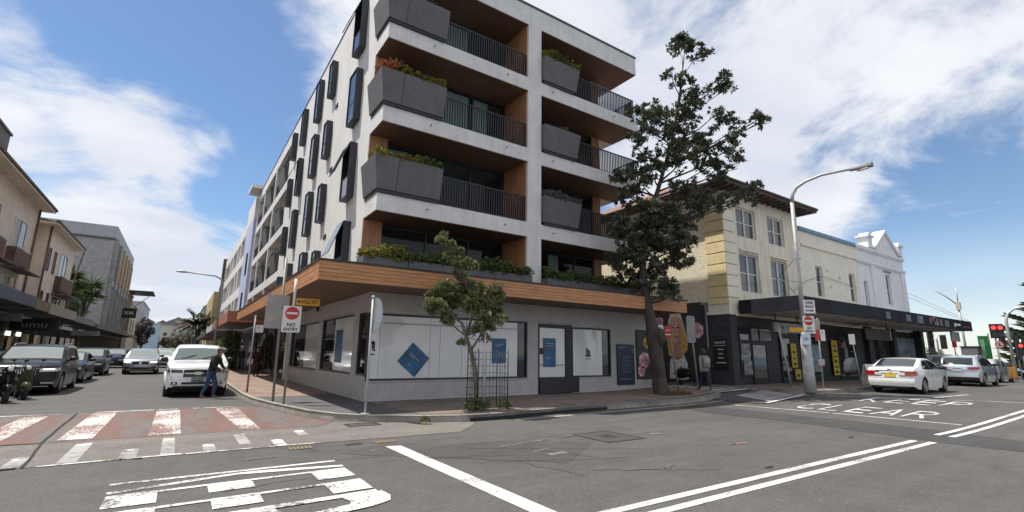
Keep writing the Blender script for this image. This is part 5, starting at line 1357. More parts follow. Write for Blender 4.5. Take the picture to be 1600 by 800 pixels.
# --- big dark tree by the lane
BT = thing('street_tree', 'tall dark leaved street tree with a leaning trunk at the lane corner', 'tree', (16.26, 12.9, gz(16.26) + .15), world=True)
b0 = Vector((16.26, 12.9, .15))
TR = [(-0.25, -.05, 0.44), (-0.27, .12, .36), (-0.34, 0.66, 0.32), (-0.39, 1.41, 0.31), (-0.50, 2.2, 0.33), (-0.56, 2.7, 0.28), (-0.68, 3.45, 0.23), (-0.80, 4.51, 0.19), (-0.83, 5.59, 0.16), (-0.44, 7.26, 0.13), (0.04, 8.7, 0.10), (0.70, 10.79, 0.075), (1.22, 13.4, 0.045), (1.5, 15.1, 0.02)]
tb = MB()
P = lambda u, z, f=0: b0 + RIGHT * u + FWD * f + Vector((0, 0, z))
limbs(tb, [(*P(u, z, .05 * math.sin(z * 1.7)), r * .88) for u, z, r in TR], 12)
tb.ball(P(-.28, 2.25, -.2), (.22, .21, .36), 9, 6); tb.ball(P(-.40, 1.1, -.12), (.21, .21, .5), 9, 6)
big = [(1.54, 15.43, 0.5), (2.17, 15.17, 0.45), (0.88, 15.15, 0.4), (3.12, 13.76, 0.42), (3.5, 13.6, .3), (1.87, 12.96, 0.62), (0.65, 13.72, 0.26), (1.1, 13.3, 0.42), (-0.38, 12.07, 0.5), (-0.84, 12.23, 0.2), (0.4, 11.91, 0.7), (1.49, 11.93, 0.62), (2.76, 12.12, 0.3), (3.21, 11.87, 0.42), (4.28, 11.55, 0.3), (4.6, 11.6, .22), (3.65, 11.45, 0.25), (-0.41, 11.23, 0.6), (0.81, 10.91, 0.85), (2.2, 10.76, 0.72), (3.26, 10.45, 0.52), (3.84, 10.05, 0.3), (-1.06, 10.55, 0.38), (-0.31, 9.9, 0.72), (1.06, 9.76, 0.6), (2.44, 9.78, 0.6), (-1.56, 9.24, 0.4), (-0.81, 8.93, 0.6), (-1.14, 8.28, 0.5), (1.0, 8.63, 0.55), (2.19, 8.33, 0.72), (2.92, 8.03, 0.5), (1.55, 7.85, 0.62), (3.69, 8.2, 0.32), (4.28, 8.84, 0.24), (4.0, 8.5, .2), (-0.57, 7.35, 0.75), (-1.64, 6.72, 0.6), (0.33, 7.36, 0.75), (1.21, 7.07, 0.45), (-0.92, 6.12, 0.95), (0.27, 6.29, 0.95), (-1.98, 5.5, 0.38), (1.31, 6.3, 0.42), (0.67, 5.39, 0.5), (-0.38, 5.07, 0.75), (-1.4, 5.06, 0.5), (0.02, 4.19, 0.38), (0.3, 4.05, 0.32), (-0.85, 4.33, 0.45), (-.2, 9.2, .35), (.4, 10.3, .4), (2.9, 9.2, .3)]
cb = MB(); r5 = random.Random(11)
tips = blob_crown(cb, b0, [(u, z, q * 1.05) for u, z, q in big], RIGHT, FWD, r5, 9.5, .20, .040, 7, 1.15)
def on_trunk(z):
    for (u0, z0, r0), (u1, z1, r1) in zip(TR[:-1], TR[1:]):
        if z0 <= z <= z1:
            t = (z - z0) / (z1 - z0); return P(u0 + (u1 - u0) * t, z, 0), r0 + (r1 - r0) * t
    return P(*TR[-1][:2]), .02
for c, rad in tips:
    h = (c - b0).z; reach = (c - b0).dot(RIGHT)
    s, r0 = on_trunk(max(3.6, h - .5 - .35 * abs(reach)))
    m = s + (c - s) * .55 + Vector((r5.uniform(-.15, .15), r5.uniform(-.15, .15), -.12))
    rr = min(r0 * .55, .05)
    limbs(tb, [(*s, rr), (*m, rr * .65), (*c, .014)], 6)
    for k in range(3):
        e = c + rv(r5) * rad * .8; limbs(tb, [(*m.lerp(c, .6), .014), (*e, .006)], 4)
tb.build('trunk', M_BARK, BT); cb.build('crown', M_LEAFD, BT, fix=False)

# --- young tree with its guard
b1 = Vector((6.85, 11.75, .15))
ST = thing('young_tree', 'young olive leaved street tree inside the wire guard outside the shop window', 'tree', tuple(b1), world=True)
tb = MB(); P1 = lambda u, z, f=0: b1 + RIGHT * u + FWD * f + Vector((0, 0, z))
TS = [(0.0, -.02, .085), (-.03, .35, .075), (-.04, .69, .07), (-.10, 1.15, .065), (-.2, 1.54, .06), (-.36, 1.97, .05), (-.48, 2.32, .045)]
limbs(tb, [(*P1(u, z, .03 * math.sin(z * 5)), r) for u, z, r in TS], 9)
limbs(tb, [(*P1(-.36, 1.97), .04), (*P1(-.2, 2.5), .035), (*P1(-.3, 3.2), .028), (*P1(-.6, 3.9), .02), (*P1(-.9, 4.6), .014), (*P1(-1.1, 4.85), .008)], 7)
limbs(tb, [(*P1(-.48, 2.32), .035), (*P1(-.8, 2.55), .026), (*P1(-1.15, 2.8), .015)], 6); limbs(tb, [(*P1(-.2, 1.6), .035), (*P1(.02, 1.95), .028), (*P1(.2, 2.4), .02), (*P1(.4, 3.0), .012)], 6)
small = [(-1.09, 4.86, 0.10), (-1.11, 4.64, 0.14), (-0.87, 4.54, 0.13), (-0.66, 4.43, 0.11), (-.98, 4.3, .12), (-.85, 4.1, .13), (-0.64, 4.05, 0.16), (-0.36, 3.91, 0.2), (-.2, 3.95, .14), (-0.56, 3.7, 0.2), (-1.02, 3.35, 0.28), (-1.29, 3.14, 0.22), (-0.81, 3.15, 0.35), (-1.2, 2.74, 0.28), (-1.34, 2.87, 0.16), (-0.92, 2.47, 0.22), (-0.41, 3.36, 0.28), (-0.07, 3.29, 0.22), (-0.33, 2.88, 0.28), (0.4, 3.27, 0.20), (0.48, 3.03, 0.2), (0.35, 2.69, 0.22), (0.08, 2.82, 0.22), (0.22, 2.29, 0.26), (0.62, 2.39, 0.14), (-0.11, 2.15, 0.16), (0.17, 1.89, 0.12), (-0.46, 1.75, 0.09), (-.9, 2.9, .25), (.1, 2.5, .2)]
cb = MB(); r6 = random.Random(5)
tips = blob_crown(cb, b1, small, RIGHT, FWD, r6, 105, .092, .018, 7, .55)
for c, rad in tips:
    z = (c - b1).z; s = P1(-.36, 1.97) if z < 2.9 else P1(-.3, min(3.2, z - .3))
    limbs(tb, [(*s, .014), (*(s.lerp(c, .5) + Vector((0, 0, -.06))), .01), (*c, .005)], 5)
tb.build('trunk', M_BARK2, ST); cb.build('crown', M_LEAFO, ST, fix=False)
tg = thing('tree_guard', 'dark wire tree guard standing round the young street tree', 'tree guard', (7.25, 11.95, .15), world=True)
m = MB(); gx0, gx1, gy0, gy1 = 6.78, 7.75, 11.62, 12.2
for x, y in ((gx0, gy0), (gx1, gy0), (gx0, gy1), (gx1, gy1)): m.cyl((x, y, .1), (x, y, 1.78), .014, 6)
m.build('post', M_DKM, tg)
m = MB(); R3 = .006
for i in range(1, 8):
    for (x, y0_) in ((gx0 + (gx1 - gx0) * i / 8, None),):
        m.cyl((x, gy1, .2), (x, gy1, 1.72), R3, 4)
        if i in (5, 6, 7): m.cyl((x, gy0, .2), (x, gy0, 1.72), R3, 4)
for i in range(1, 4):
    y = gy0 + (gy1 - gy0) * i / 4; m.cyl((gx1, y, .2), (gx1, y, 1.72), R3, 4); m.cyl((gx0, y, .2), (gx0, y, 1.72), R3, 4)
for k in range(8):
    z = .35 + k * .19; m.cyl((gx0, gy1, z), (gx1, gy1, z), R3, 4); m.cyl((gx1, gy0, z), (gx1, gy1, z), R3, 4); m.cyl((gx0, gy0, z), (gx0, gy1, z), R3, 4)
m.build('wire_mesh', M_DKM, tg)
def scrub(name, label, cat, c, rx, ry, rz, n, L, w, mt, r, nl=6, group=None):
    """low plant: rosettes through a flattened mound; one mesh"""
    m = MB(); 
    for i in range(n):
        v = rv(r); p = Vector((c[0] + v.x * rx, c[1] + v.y * ry, c[2] + abs(v.z) * rz))
        rosette(m, p, Vector((v.x * .6, v.y * .6, 1)) + rv(r) * .4, r, L, w, nl)
    o = m.build(name, mt, None, fix=False); tag(o, label, cat, group); return o
scrub('weed_clump', 'weeds growing round the foot of the young street tree', 'weeds', (6.85, 11.7, .15), .38, .28, .35, 60, .12, .02, M_LEAFG, r6)
scrub('weed_clump', 'small weeds beside the tree guard on the kerb side', 'weeds', (7.75, 11.75, .15), .25, .15, .18, 26, .12, .02, M_LEAFG, r6)
scrub('weed_clump', 'tuft of grass growing in the gutter before the concrete apron', 'weeds', (5.02, 11.0, .02), .10, .08, .14, 18, .10, .012, M_LEAFO, r6)
scrub('weed_clump', 'brown leaf litter and grass at the foot of the big tree', 'weeds', (16.3, 12.6, gz(16.3) + .15), .9, .45, .06, 130, .09, .016, mat_leaf('leaf_litter', (.07, .045, .025), (.20, .14, .07)), r6)

# --- planting in the balcony boxes
def planting(label, x0, x1, y0, y1, z, hgt, mts, r, dens=150, L=.10, group='plants in the balcony boxes', hang=.12):
    t = thing('box_plants', label, 'plants', ((x0 + x1) / 2, (y0 + y1) / 2, z), group=group, world=True)
    n = int(1.45 * dens * (x1 - x0) * (y1 - y0) / .5) 
    ms = [MB() for _ in mts]
    for i in range(n):
        u = r.random(); x = x0 + (x1 - x0) * u; y = y0 + (y1 - y0) * r.random()
        hh = hgt * 1.35 * (.45 + .55 * (.5 + .5 * math.sin(x * 3.1 + y * 2 + z)) * r.uniform(.5, 1.2))
        zz = z + r.uniform(-.02, 1) * hh
        if y < y0 + .12: zz -= r.random() * hang; y -= r.random() * .08
        k = 0 if len(mts) == 1 else min(len(mts) - 1, int((u + r.uniform(-.12, .12)) * len(mts)) if u > 0 else 0)
        k = max(0, k)
        rosette(ms[k], Vector((x, y, zz)), Vector((0, -.35, 1)) + rv(r) * .6, r, L, L * .24, 6)
    for m, mt in zip(ms, mts): 
        if m.v: m.build('foliage', mt, t, fix=False)
r7 = random.Random(21)
Z = [s[1] for s in SL]
planting('thin dry grasses in the left balcony box at the top of the building', 4.9, 7.0, 15.1, 15.9, Z[0] + 1.27, .22, [M_LEAFS], r7, 45)
planting('rust red to green succulents spilling from a left balcony box', 4.62, 7.05, 15.02, 15.9, Z[1] + 1.27, .34, [M_LEAFR, M_LEAFY, M_LEAFG, M_LEAFY], r7)
planting('yellow green succulents in the left balcony box two levels below the top', 4.62, 7.05, 15.02, 15.9, Z[2] + 1.27, .26, [M_LEAFY, M_LEAFY, M_LEAFG], r7)
planting('yellow green shrubs overflowing the right balcony box at the top of the building', 11.72, 13.75, 15.02, 15.8, Z[0] + 1.22, .42, [M_LEAFY, M_LEAFG, M_LEAFY], r7)
planting('sparse grey twiggy plant in the right balcony box one level below the top', 12.2, 13.3, 15.2, 15.7, Z[1] + 1.22, .30, [M_LEAFS], r7, 40)
planting('pale sage coloured plants in the right balcony box two levels below the top', 11.76, 13.7, 15.02, 15.8, Z[2] + 1.22, .26, [M_LEAFS], r7, 130)
planting('yellow green hedge in the row of boxes above the timber awning left of the pilaster', 4.42, 7.6, 14.86, 15.55, 4.62, .38, [M_LEAFY, M_LEAFG], r7, 170, group='hedges on the awning')
planting('green hedge in the boxes above the timber awning next to the pilaster', 7.62, 10.98, 14.86, 15.55, 4.62, .40, [M_LEAFG], r7, 170, group='hedges on the awning')
planting('dark green hedge in the boxes above the timber awning right of the pilaster', 11.72, 17.3, 14.86, 15.55, 4.62, .36, [M_LEAFG], r7, 150, group='hedges on the awning')
for lv in range(3):
    for k, (y0_, y1_) in enumerate(((36.1, 38.6), (42.5, 44.9))):
        planting('plants in the grey %s side balcony box, %s the corner' % (('top level', 'middle level', 'lower level')[lv], ('nearer', 'farther from')[k]), 4.65, 5.4, y0_, y1_, zs_[(2, 4, 6)[lv]] + 1.25, .28, [M_LEAFG if k else M_LEAFS], r7, 50, .12, group='plants on the side balconies')
# --- dark bushy tree under the awnings beyond the apartments
scrub('footpath_shrub', 'leafy green shrub standing on the footpath behind the pedestrians', 'shrub', (3.3, 44.0, .15), .95, 1.2, 3.0, 800, .26, .045, M_LEAFO, r7)
t = bpy.data.objects['footpath_shrub']; q = MB(); q.tube([(3.4, 45.5, .1), (3.45, 45.4, 2.0)], [.09, .06], 7); q.build('stem', M_BARK, t)
# --- spiky trees in front of the blockwork wall
def spiky_tree(label, x, y, z, heads, r):
    t = thing('spiky_tree', label, 'tree', (x, y, z), group='spiky trees on the left', world=True)
    tr = MB(); cr = MB()
    for (dx, dy, h, rad) in heads:
        tr.tube([(x, y, z), (x + dx * .5, y + dy * .5, z + h * .5), (x + dx, y + dy, z + h)], [.22, .16, .12], 7)
        c = Vector((x + dx, y + dy, z + h))
        for i in range(70):
            d = rv(r).normalized(); d.z = abs(d.z) * .9 - .25; d.normalize(); leaf(cr, c, d, Vector((0, 0, 1)), rad * r.uniform(.7, 1.1), .09)
    tr.build('trunk', M_BARK2, t); cr.build('crown', M_SPIKE, t, fix=False)
spiky_tree('spiky leaved tree nearest the stucco flats on the left', -10.6, 68, 3.6, [(-1.0, 0, 4.6, 1.7), (.2, .5, 5.4, 1.7), (.6, -.5, 3.4, 1.6), (-.3, 1, 2.6, 1.5), (-1.8, .5, 5.6, 1.6), (0, 0, 1.6, 1.4), (.8, .5, 4.4, 1.4), (-.9, 0, 3.2, 1.5)], r7)
spiky_tree('spiky leaved tree farther along against the blockwork wall', -10.4, 77, 3.6, [(-.5, 0, 5.0, 1.8), (.6, .5, 5.6, 1.8), (.2, -.5, 3.6, 1.7), (-.3, 1, 2.3, 1.5), (1.0, 0, 4.3, 1.6), (-.9, 0, 2.9, 1.5)], r7)
# --- palm far down the side street
def palm(label, x, y, z, h, fl, n, r):
    t = thing('palm_tree', label, 'palm', (x, y, z), world=True)
    tr = MB(); tr.tube([(x, y, z), (x + .1, y, z + h * .5), (x, y, z + h)], [.45, .36, .4], 9); tr.ball((x, y, z + h + .2), (.6, .6, .7), 8, 6); tr.build('trunk', M_BARK2, t)
    for i in range(n):
        a = 2 * math.pi * i / n * 2.618 + r.uniform(-.2, .2); up = .2 + 1.15 * (i / n); f = MB(); d = Vector((math.cos(a), math.sin(a), 0)); p = Vector((x, y, z + h)); v = (d * math.cos(up) + Vector((0, 0, 1)) * math.sin(up)); pts = [p.copy()]
        for k in range(9):
            p = p + v * (fl / 9); v = (v + Vector((0, 0, -.16))).normalized(); pts.append(p.copy())
        for k in range(len(pts) - 1):
            dd = (pts[k + 1] - pts[k]).normalized(); sd = dd.cross(Vector((0, 0, 1))).normalized()
            for q in (0, .5):
                pp = pts[k].lerp(pts[k + 1], q)
                for s_ in (-1, 1): leaf(f, pp, (sd * s_ + dd * .7 + Vector((0, 0, -.35))).normalized(), Vector((0, 0, 1)), fl * .26 * (1 - .07 * k), .13)
        f.build('frond', M_PALM, t, fix=False)
palm('feathery palm standing far down the side street', 2.6, 108, .1, 5.6, 4.2, 54, r7)
palm('second smaller palm behind the feathery palm in the side street', 4.6, 122, .1, 6.0, 3.8, 34, r7)
# dark conifer and hedge far down on the left
r8 = random.Random(3)
def far_tree(name, label, x, y, z, h, rad, mt, n, group=None):
    t = thing(name, label, 'tree', (x, y, z), group=group, world=True)
    tr = MB(); tr.tube([(x, y, z), (x, y, z + h * .5)], [.25, .12], 7); tr.build('trunk', M_BARK, t)
    cr = MB()
    for i in range(n):
        v = rv(r8); lump = .75 + .3 * math.sin(v.x * 5 + x) * math.cos(v.z * 4 + y)
        p = Vector((x + v.x * rad * lump, y + v.y * rad * lump, z + h * .6 + v.z * h * .42 * lump)); rosette(cr, p, v + Vector((0, 0, .6)), r8, rad * .28, rad * .05, 6)
    cr.build('crown', mt, t, fix=False)
far_tree('leafless_tree', 'dark purple leaved tree in front of the white block on the left', -8.0, 156, .1, 9.5, 2.6, mat_leaf('leaf_purple', (.03, .022, .03), (.09, .06, .075)), 260)
ORD = ['first', 'second', 'third', 'fourth', 'fifth', 'sixth', 'seventh']
for i in range(7):
    far_tree('scrub_tree', 'olive scrub tree at the far end of the side street, %s from the left' % ORD[i], -4 + i * 3.1, 212 + (i % 3) * 6, .1, 6 + (i * 37 % 4), 2.6, mat_leaf('leaf_scrub', (.05, .045, .02), (.16, .13, .06)), 160, 'scrub trees at the street end')
# bushes on the far side at the beach end
for i in range(7):
    far_tree('coast_bush', 'low bush beyond the end of the awning, %s from the left' % ORD[6 - i], 59.0 + (i % 3) * .7, 15.3 + i * .62, .3, 1.9 + (i % 3) * .4, .8, M_LEAFO if i % 2 else M_LEAFG, 130, 'bushes at the beach end')
# Norfolk pine: tiers of near level boughs
def norfolk(x, y, z, h):
    t = thing('norfolk_pine', 'tiered dark pine at the right edge behind the traffic lights', 'tree', (x, y, z), world=True)
    tr = MB(); tr.tube([(x, y, z), (x, y, z + h)], [.55, .06], 9); tr.build('trunk', M_BARK, t)
    nt_ = 26
    cr = MB()
    for k in range(nt_):
        f = k / (nt_ - 1); zz = z + h * (.10 + .89 * f); L = (1 - f) ** .8 * h * .34 + .5; n = 9
        for i in range(n):
            a = 2 * math.pi * (i + .5 * (k % 2)) / n + r8.uniform(-.12, .12); d = Vector((math.cos(a), math.sin(a), 0)); LL = L * r8.uniform(.85, 1.1)
            pts = [Vector((x, y, zz)) + d * LL * q + Vector((0, 0, LL * (.10 * q + .16 * q ** 3))) for q in (0, .25, .5, .75, 1)]
            cr.tube(pts, [.09, .07, .06, .05, .02], 4)
            for q in range(1, 14):
                u = .22 + .78 * q / 13; j = min(int(u * 4), 3); p = pts[j].lerp(pts[j + 1], u * 4 - j)
                sd = Vector((-d.y, d.x, 0))
                for s_ in (-1, 1): leaf(cr, p, (d * .9 + sd * s_ * .55 + Vector((0, 0, .34))).normalized(), Vector((0, 0, 1)), LL * .17 + .25, .17)
                leaf(cr, p, (d * .8 + Vector((0, 0, .55))).normalized(), sd, LL * .12 + .25, .2)
    cr.build('crown', M_PINE, t, fix=False)
norfolk(57.8, 5.15, -3.0, 16.4)

# ------------------------------------------------------------------ vehicles
def paint(name, col, metal=0.0, rough=.28):
    dk = max(col) < .08
    return mat(name, col, rough, .03, 1.0, metal=metal, coat=.22 if dk else 1.0, spec=.2 if dk else .5)
M_CGL = mat_glass('car_glass', through=0, base=(.018, .022, .024))
M_CGLP = mat_glass('car_windscreen', through=0, base=(.24, .28, .275))  # pale base colour stands in for bright sky mirrored in the glass
M_TYRE = mat('tyre_rubber', (.018, .018, .018), .85, .15)
M_RIM = mat('alloy_rim', (.42, .42, .43), .3, .05, metal=.8)
M_RIMD = mat('dark_rim', (.06, .06, .06), .4, .1, metal=.4)
M_UND = mat('underbody', (.012, .012, .012), .9, .1)
M_TRIM = mat('black_trim', (.02, .02, .021), .5, .1)
M_CHR = mat('chrome', (.6, .6, .6), .15, .02, metal=1.0)
M_HLT = mat('headlight', (.70, .72, .74), .08, .1, 20, coat=1.0)
M_DRL = mat('running_light', (.9, .9, .9), .2, emit=(1, 1, 1, 1.6))
M_TAIL = mat('tail_light', (.32, .012, .012), .15, .2, 12, coat=1.0)
M_PLY = mat('plate_yellow', (.62, .42, .02), .5, .05)
M_PLW = mat('plate_white', (.5, .5, .5), .5, .05)

def interp(prof, x):
    if x <= prof[0][0]: return prof[0][1]
    for (x0, z0), (x1, z1) in zip(prof[:-1], prof[1:]):
        if x <= x1:
            return z0 + (z1 - z0) * (x - x0) / (x1 - x0 + 1e-9)
    return prof[-1][1]
def sm_interp(prof, x, h=.09):
    return sum(interp(prof, x + h * k / 3) * w for k, w in ((-3, .06), (-2, .12), (-1, .2), (0, .24), (1, .2), (2, .12), (3, .06)))

class Car:
    """body lofted from a side profile; x from tail (0) to nose (L), y across, z up"""
    def __init__(s, L, W, H, prof, belt, ax, rw, tumble=.17, clear=.2, taper=.13, nose=.16, tail=.10, bulge=.05, archr=None, lift=.12):
        s.lift = lift
        s.L, s.W, s.H, s.prof, s.belt, s.ax, s.rw = L, W, H, prof, belt, ax, rw
        s.tumble, s.clear, s.taper, s.nose, s.tail, s.bulge = tumble, clear, taper, nose, tail, bulge
        s.ar = archr or rw + .055
    def top(s, x): return sm_interp(s.prof, x)
    def bot(s, x):
        b = s.clear + s.lift * (max(0, (x - (s.L - .5)) / .5) ** 1.5 + max(0, (.4 - x) / .4))
        for a in s.ax:
            d = abs(x - a)
            if d < s.ar: b = max(b, s.rw + math.sqrt(s.ar ** 2 - d * d))
        return b
    def hw(s, x, z):
        t = abs(x - s.L / 2) / (s.L / 2)
        w = s.W / 2 * (1 - s.taper * t ** 5)
        if z > s.belt: w *= 1 - s.tumble * (z - s.belt) / (s.H - s.belt)
        elif z < .45: w -= .05 * (.45 - z) / .3
        else: w += .012 * math.sin((z - .45) / (s.belt - .45) * math.pi)
        return w
    def dx(s, x, y, z):
        e = min(abs(y) / (s.W / 2), 1)
        k = 0
        f = max(0, (x - (s.L - .7)) / .7); g = max(0, (.7 - x) / .7)
        bl = s.bulge * math.exp(-((z - .5) / .16) ** 2)
        k -= f * f * s.nose * e ** 2.6; k += g * g * s.tail * e ** 2.6
        k += f * f * bl - g * g * bl
        return x + k
    def stations(s):
        xs = set()
        n = 46
        for i in range(n + 1): xs.add(round(s.L * i / n, 3))
        for a in s.ax:
            for i in range(17): xs.add(round(a + s.ar * math.cos(math.pi * i / 16) * .999, 3))
        return sorted(xs)
    def body(s, mb):
        mb.smooth = True
        xs = s.stations(); lev = 11; cr = 8; rings = []
        for x in xs:
            T = s.top(x); b = min(s.bot(x), T - .06); be = min(s.belt, T - .05); row = []
            zs = [b + (be - b) * k for k in (0, .12, .3, .5, .7, .87, 1)] + [be + (T - be) * k for k in (.3, .62, .88)]
            zs = zs[:10]; sidel = []
            for z in zs: y = s.hw(x, z); sidel.append((y, z))
            yt = s.hw(x, T) - .045; sidel.append((yt, T))
            ring = [(s.dx(x, -y, z), -y, z) for y, z in sidel]
            for k in range(1, cr):
                y = -yt + 2 * yt * k / cr; z = T + .028 * (1 - (y / yt) ** 2); ring.append((s.dx(x, y, z), y, z))
            ring += [(s.dx(x, y, z), y, z) for y, z in reversed(sidel)]
            rings.append([len(mb.v) + i for i in range(len(ring))]); mb.v += ring
        for r0, r1 in zip(rings[:-1], rings[1:]):
            for i in range(len(r0) - 1): mb.face((r0[i], r0[i + 1], r1[i + 1], r1[i]))
        # closed ends: rows across at each level
        for ri, x in ((0, xs[0]), (-1, xs[-1])):
            r = rings[ri]; m = 11
            prev = None
            for i in range(m):
                a, b_ = mb.v[r[i]], mb.v[r[-1 - i]]; row = [r[i]]
                for k in range(1, cr):
                    y = a[1] + (b_[1] - a[1]) * k / cr; z = a[2]
                    if i == m - 1: row.append(r[m - 1 + k]); continue
                    row.append(len(mb.v)); mb.v.append((s.dx(x, y, z), y, z))
                row.append(r[-1 - i])
                if prev:
                    for k in range(cr): mb.face((prev[k], prev[k + 1], row[k + 1], row[k]))
                prev = row
        mb.smooth = False
        return mb
    # surfaces fixed to the body
    def shell(s, grid, th, mb):
        """thin solid from a grid of (point, outward) pairs"""
        R = len(grid); Cn = len(grid[0]); n = len(mb.v)
        for row in grid:
            for p, o in row: mb.v.append(tuple(p))
        for row in grid:
            for p, o in row: mb.v.append(tuple(Vector(p) + Vector(o) * th))
        k = R * Cn; sm0 = mb.smooth; mb.smooth = False
        for i in range(R - 1):
            for j in range(Cn - 1):
                a = n + i * Cn + j; mb.face((a + k, a + k + 1, a + k + Cn + 1, a + k + Cn)); mb.face((a, a + Cn, a + Cn + 1, a + 1))
        for i in range(R - 1):
            for j in (0, Cn - 1):
                a = n + i * Cn + j; mb.face((a, a + Cn, a + Cn + k, a + k))
        for j in range(Cn - 1):
            for i in (0, R - 1):
                a = n + i * Cn + j; mb.face((a, a + 1, a + 1 + k, a + k))
        mb.smooth = sm0
        return mb
    def end(s, mb, front, y0, y1, z0, z1, th=.012, skew=0, nz=2, ny=8, base=0.0):
        """patch on the nose or tail, skew lifts its outer edge"""
        X = s.L if front else 0; sg = 1 if front else -1; g = []
        for i in range(nz + 1):
            row = []
            for j in range(ny + 1):
                y = y0 + (y1 - y0) * j / ny; z = z0 + (z1 - z0) * i / nz + skew * abs(y)
                x = s.dx(X, y, z)
                row.append(((x + sg * base, y, z), (sg, 0, 0)))
            g.append(row)
        return s.shell(g, th, mb)
    def side(s, mb, sgn, poly, th=.008):
        """polygon in (x, z) laid on one flank, cut in vertical slices"""
        xsn = [p[0] for p in poly]; zs = [p[1] for p in poly]; a, b = min(xsn), max(xsn); n = max(2, int((b - a) / .12)); g = []
        for i in range(n + 1):
            x = a + (b - a) * i / n; x_ = min(max(x, a + 1e-4), b - 1e-4); hit = []
            for k in range(len(poly)):
                (x0, z0), (x1, z1) = poly[k], poly[(k + 1) % len(poly)]
                if (x0 - x_) * (x1 - x_) <= 0 and abs(x1 - x0) > 1e-6: hit.append(z0 + (z1 - z0) * (x_ - x0) / (x1 - x0))
            lo, hi = min(hit), max(hit); row = []
            for j in range(3):
                z = lo + (hi - lo) * j / 2; y = sgn * s.hw(x, z); row.append(((s.dx(x, y, z), y, z), (0, sgn, .15)))
            g.append(row)
        return s.shell(g, th, mb)
    def over(s, mb, x0, x1, w0, w1, th=.008, n=6, m=8):
        """strip over the top surface between two stations: windscreen, rear glass, sunroof"""
        g = []
        for i in range(n + 1):
            x = x0 + (x1 - x0) * i / n; T = s.top(x); yt = (s.hw(x, T) - .045); f = w0 + (w1 - w0) * i / n; row = []
            dz = (s.top(x + .02) - s.top(x - .02)) / .04; nn = Vector((-dz, 0, 1)).normalized()
            for j in range(m + 1):
                y = (-1 + 2 * j / m) * yt * f; z = T + .028 * (1 - (y / yt) ** 2); row.append(((s.dx(x, y, z), y, z), nn))
            g.append(row)
        return s.shell(g, th, mb)
WHEEL = {}
def wheel_meshes(rw, w, spokes, dark):
    k = (rw, w, spokes, dark)
    if k in WHEEL: return WHEEL[k]
    t = MB().lathe([(rw * .66, -w / 2 + .01), (rw * .93, -w / 2), (rw, -w / 2 + .035), (rw, w / 2 - .035), (rw * .93, w / 2), (rw * .66, w / 2 - .01)], 28, 'y').mesh('tyre', M_TYRE)
    m = MB(); m.lathe([(rw * .67, w / 2 - .02), (rw * .64, w / 2 + .003), (rw * .58, w / 2 - .02), (rw * .57, w / 2 - .07)], 24, 'y')
    for i in range(spokes):
        a = 2 * math.pi * i / spokes; d = Vector((math.cos(a), 0, math.sin(a))); q = Vector((-math.sin(a), 0, math.cos(a)))
        p0, p1 = d * rw * .10, d * rw * .60; y0, y1 = w / 2 - .05, w / 2 - .005
        P_ = lambda p, k, y: ((p + q * k).x, y, (p + q * k).z)
        m.hexa([P_(p0, -.035, y0), P_(p1, -.025, y0), P_(p1, .025, y0), P_(p0, .035, y0), P_(p0, -.035, y1), P_(p1, -.025, y1), P_(p1, .025, y1), P_(p0, .035, y1)])
    m.lathe([(rw * .14, w / 2 - .06), (rw * .13, w / 2)], 12, 'y')
    r = m.mesh('rim', M_RIMD if dark else M_RIM)
    WHEEL[k] = (t, r); return WHEEL[k]
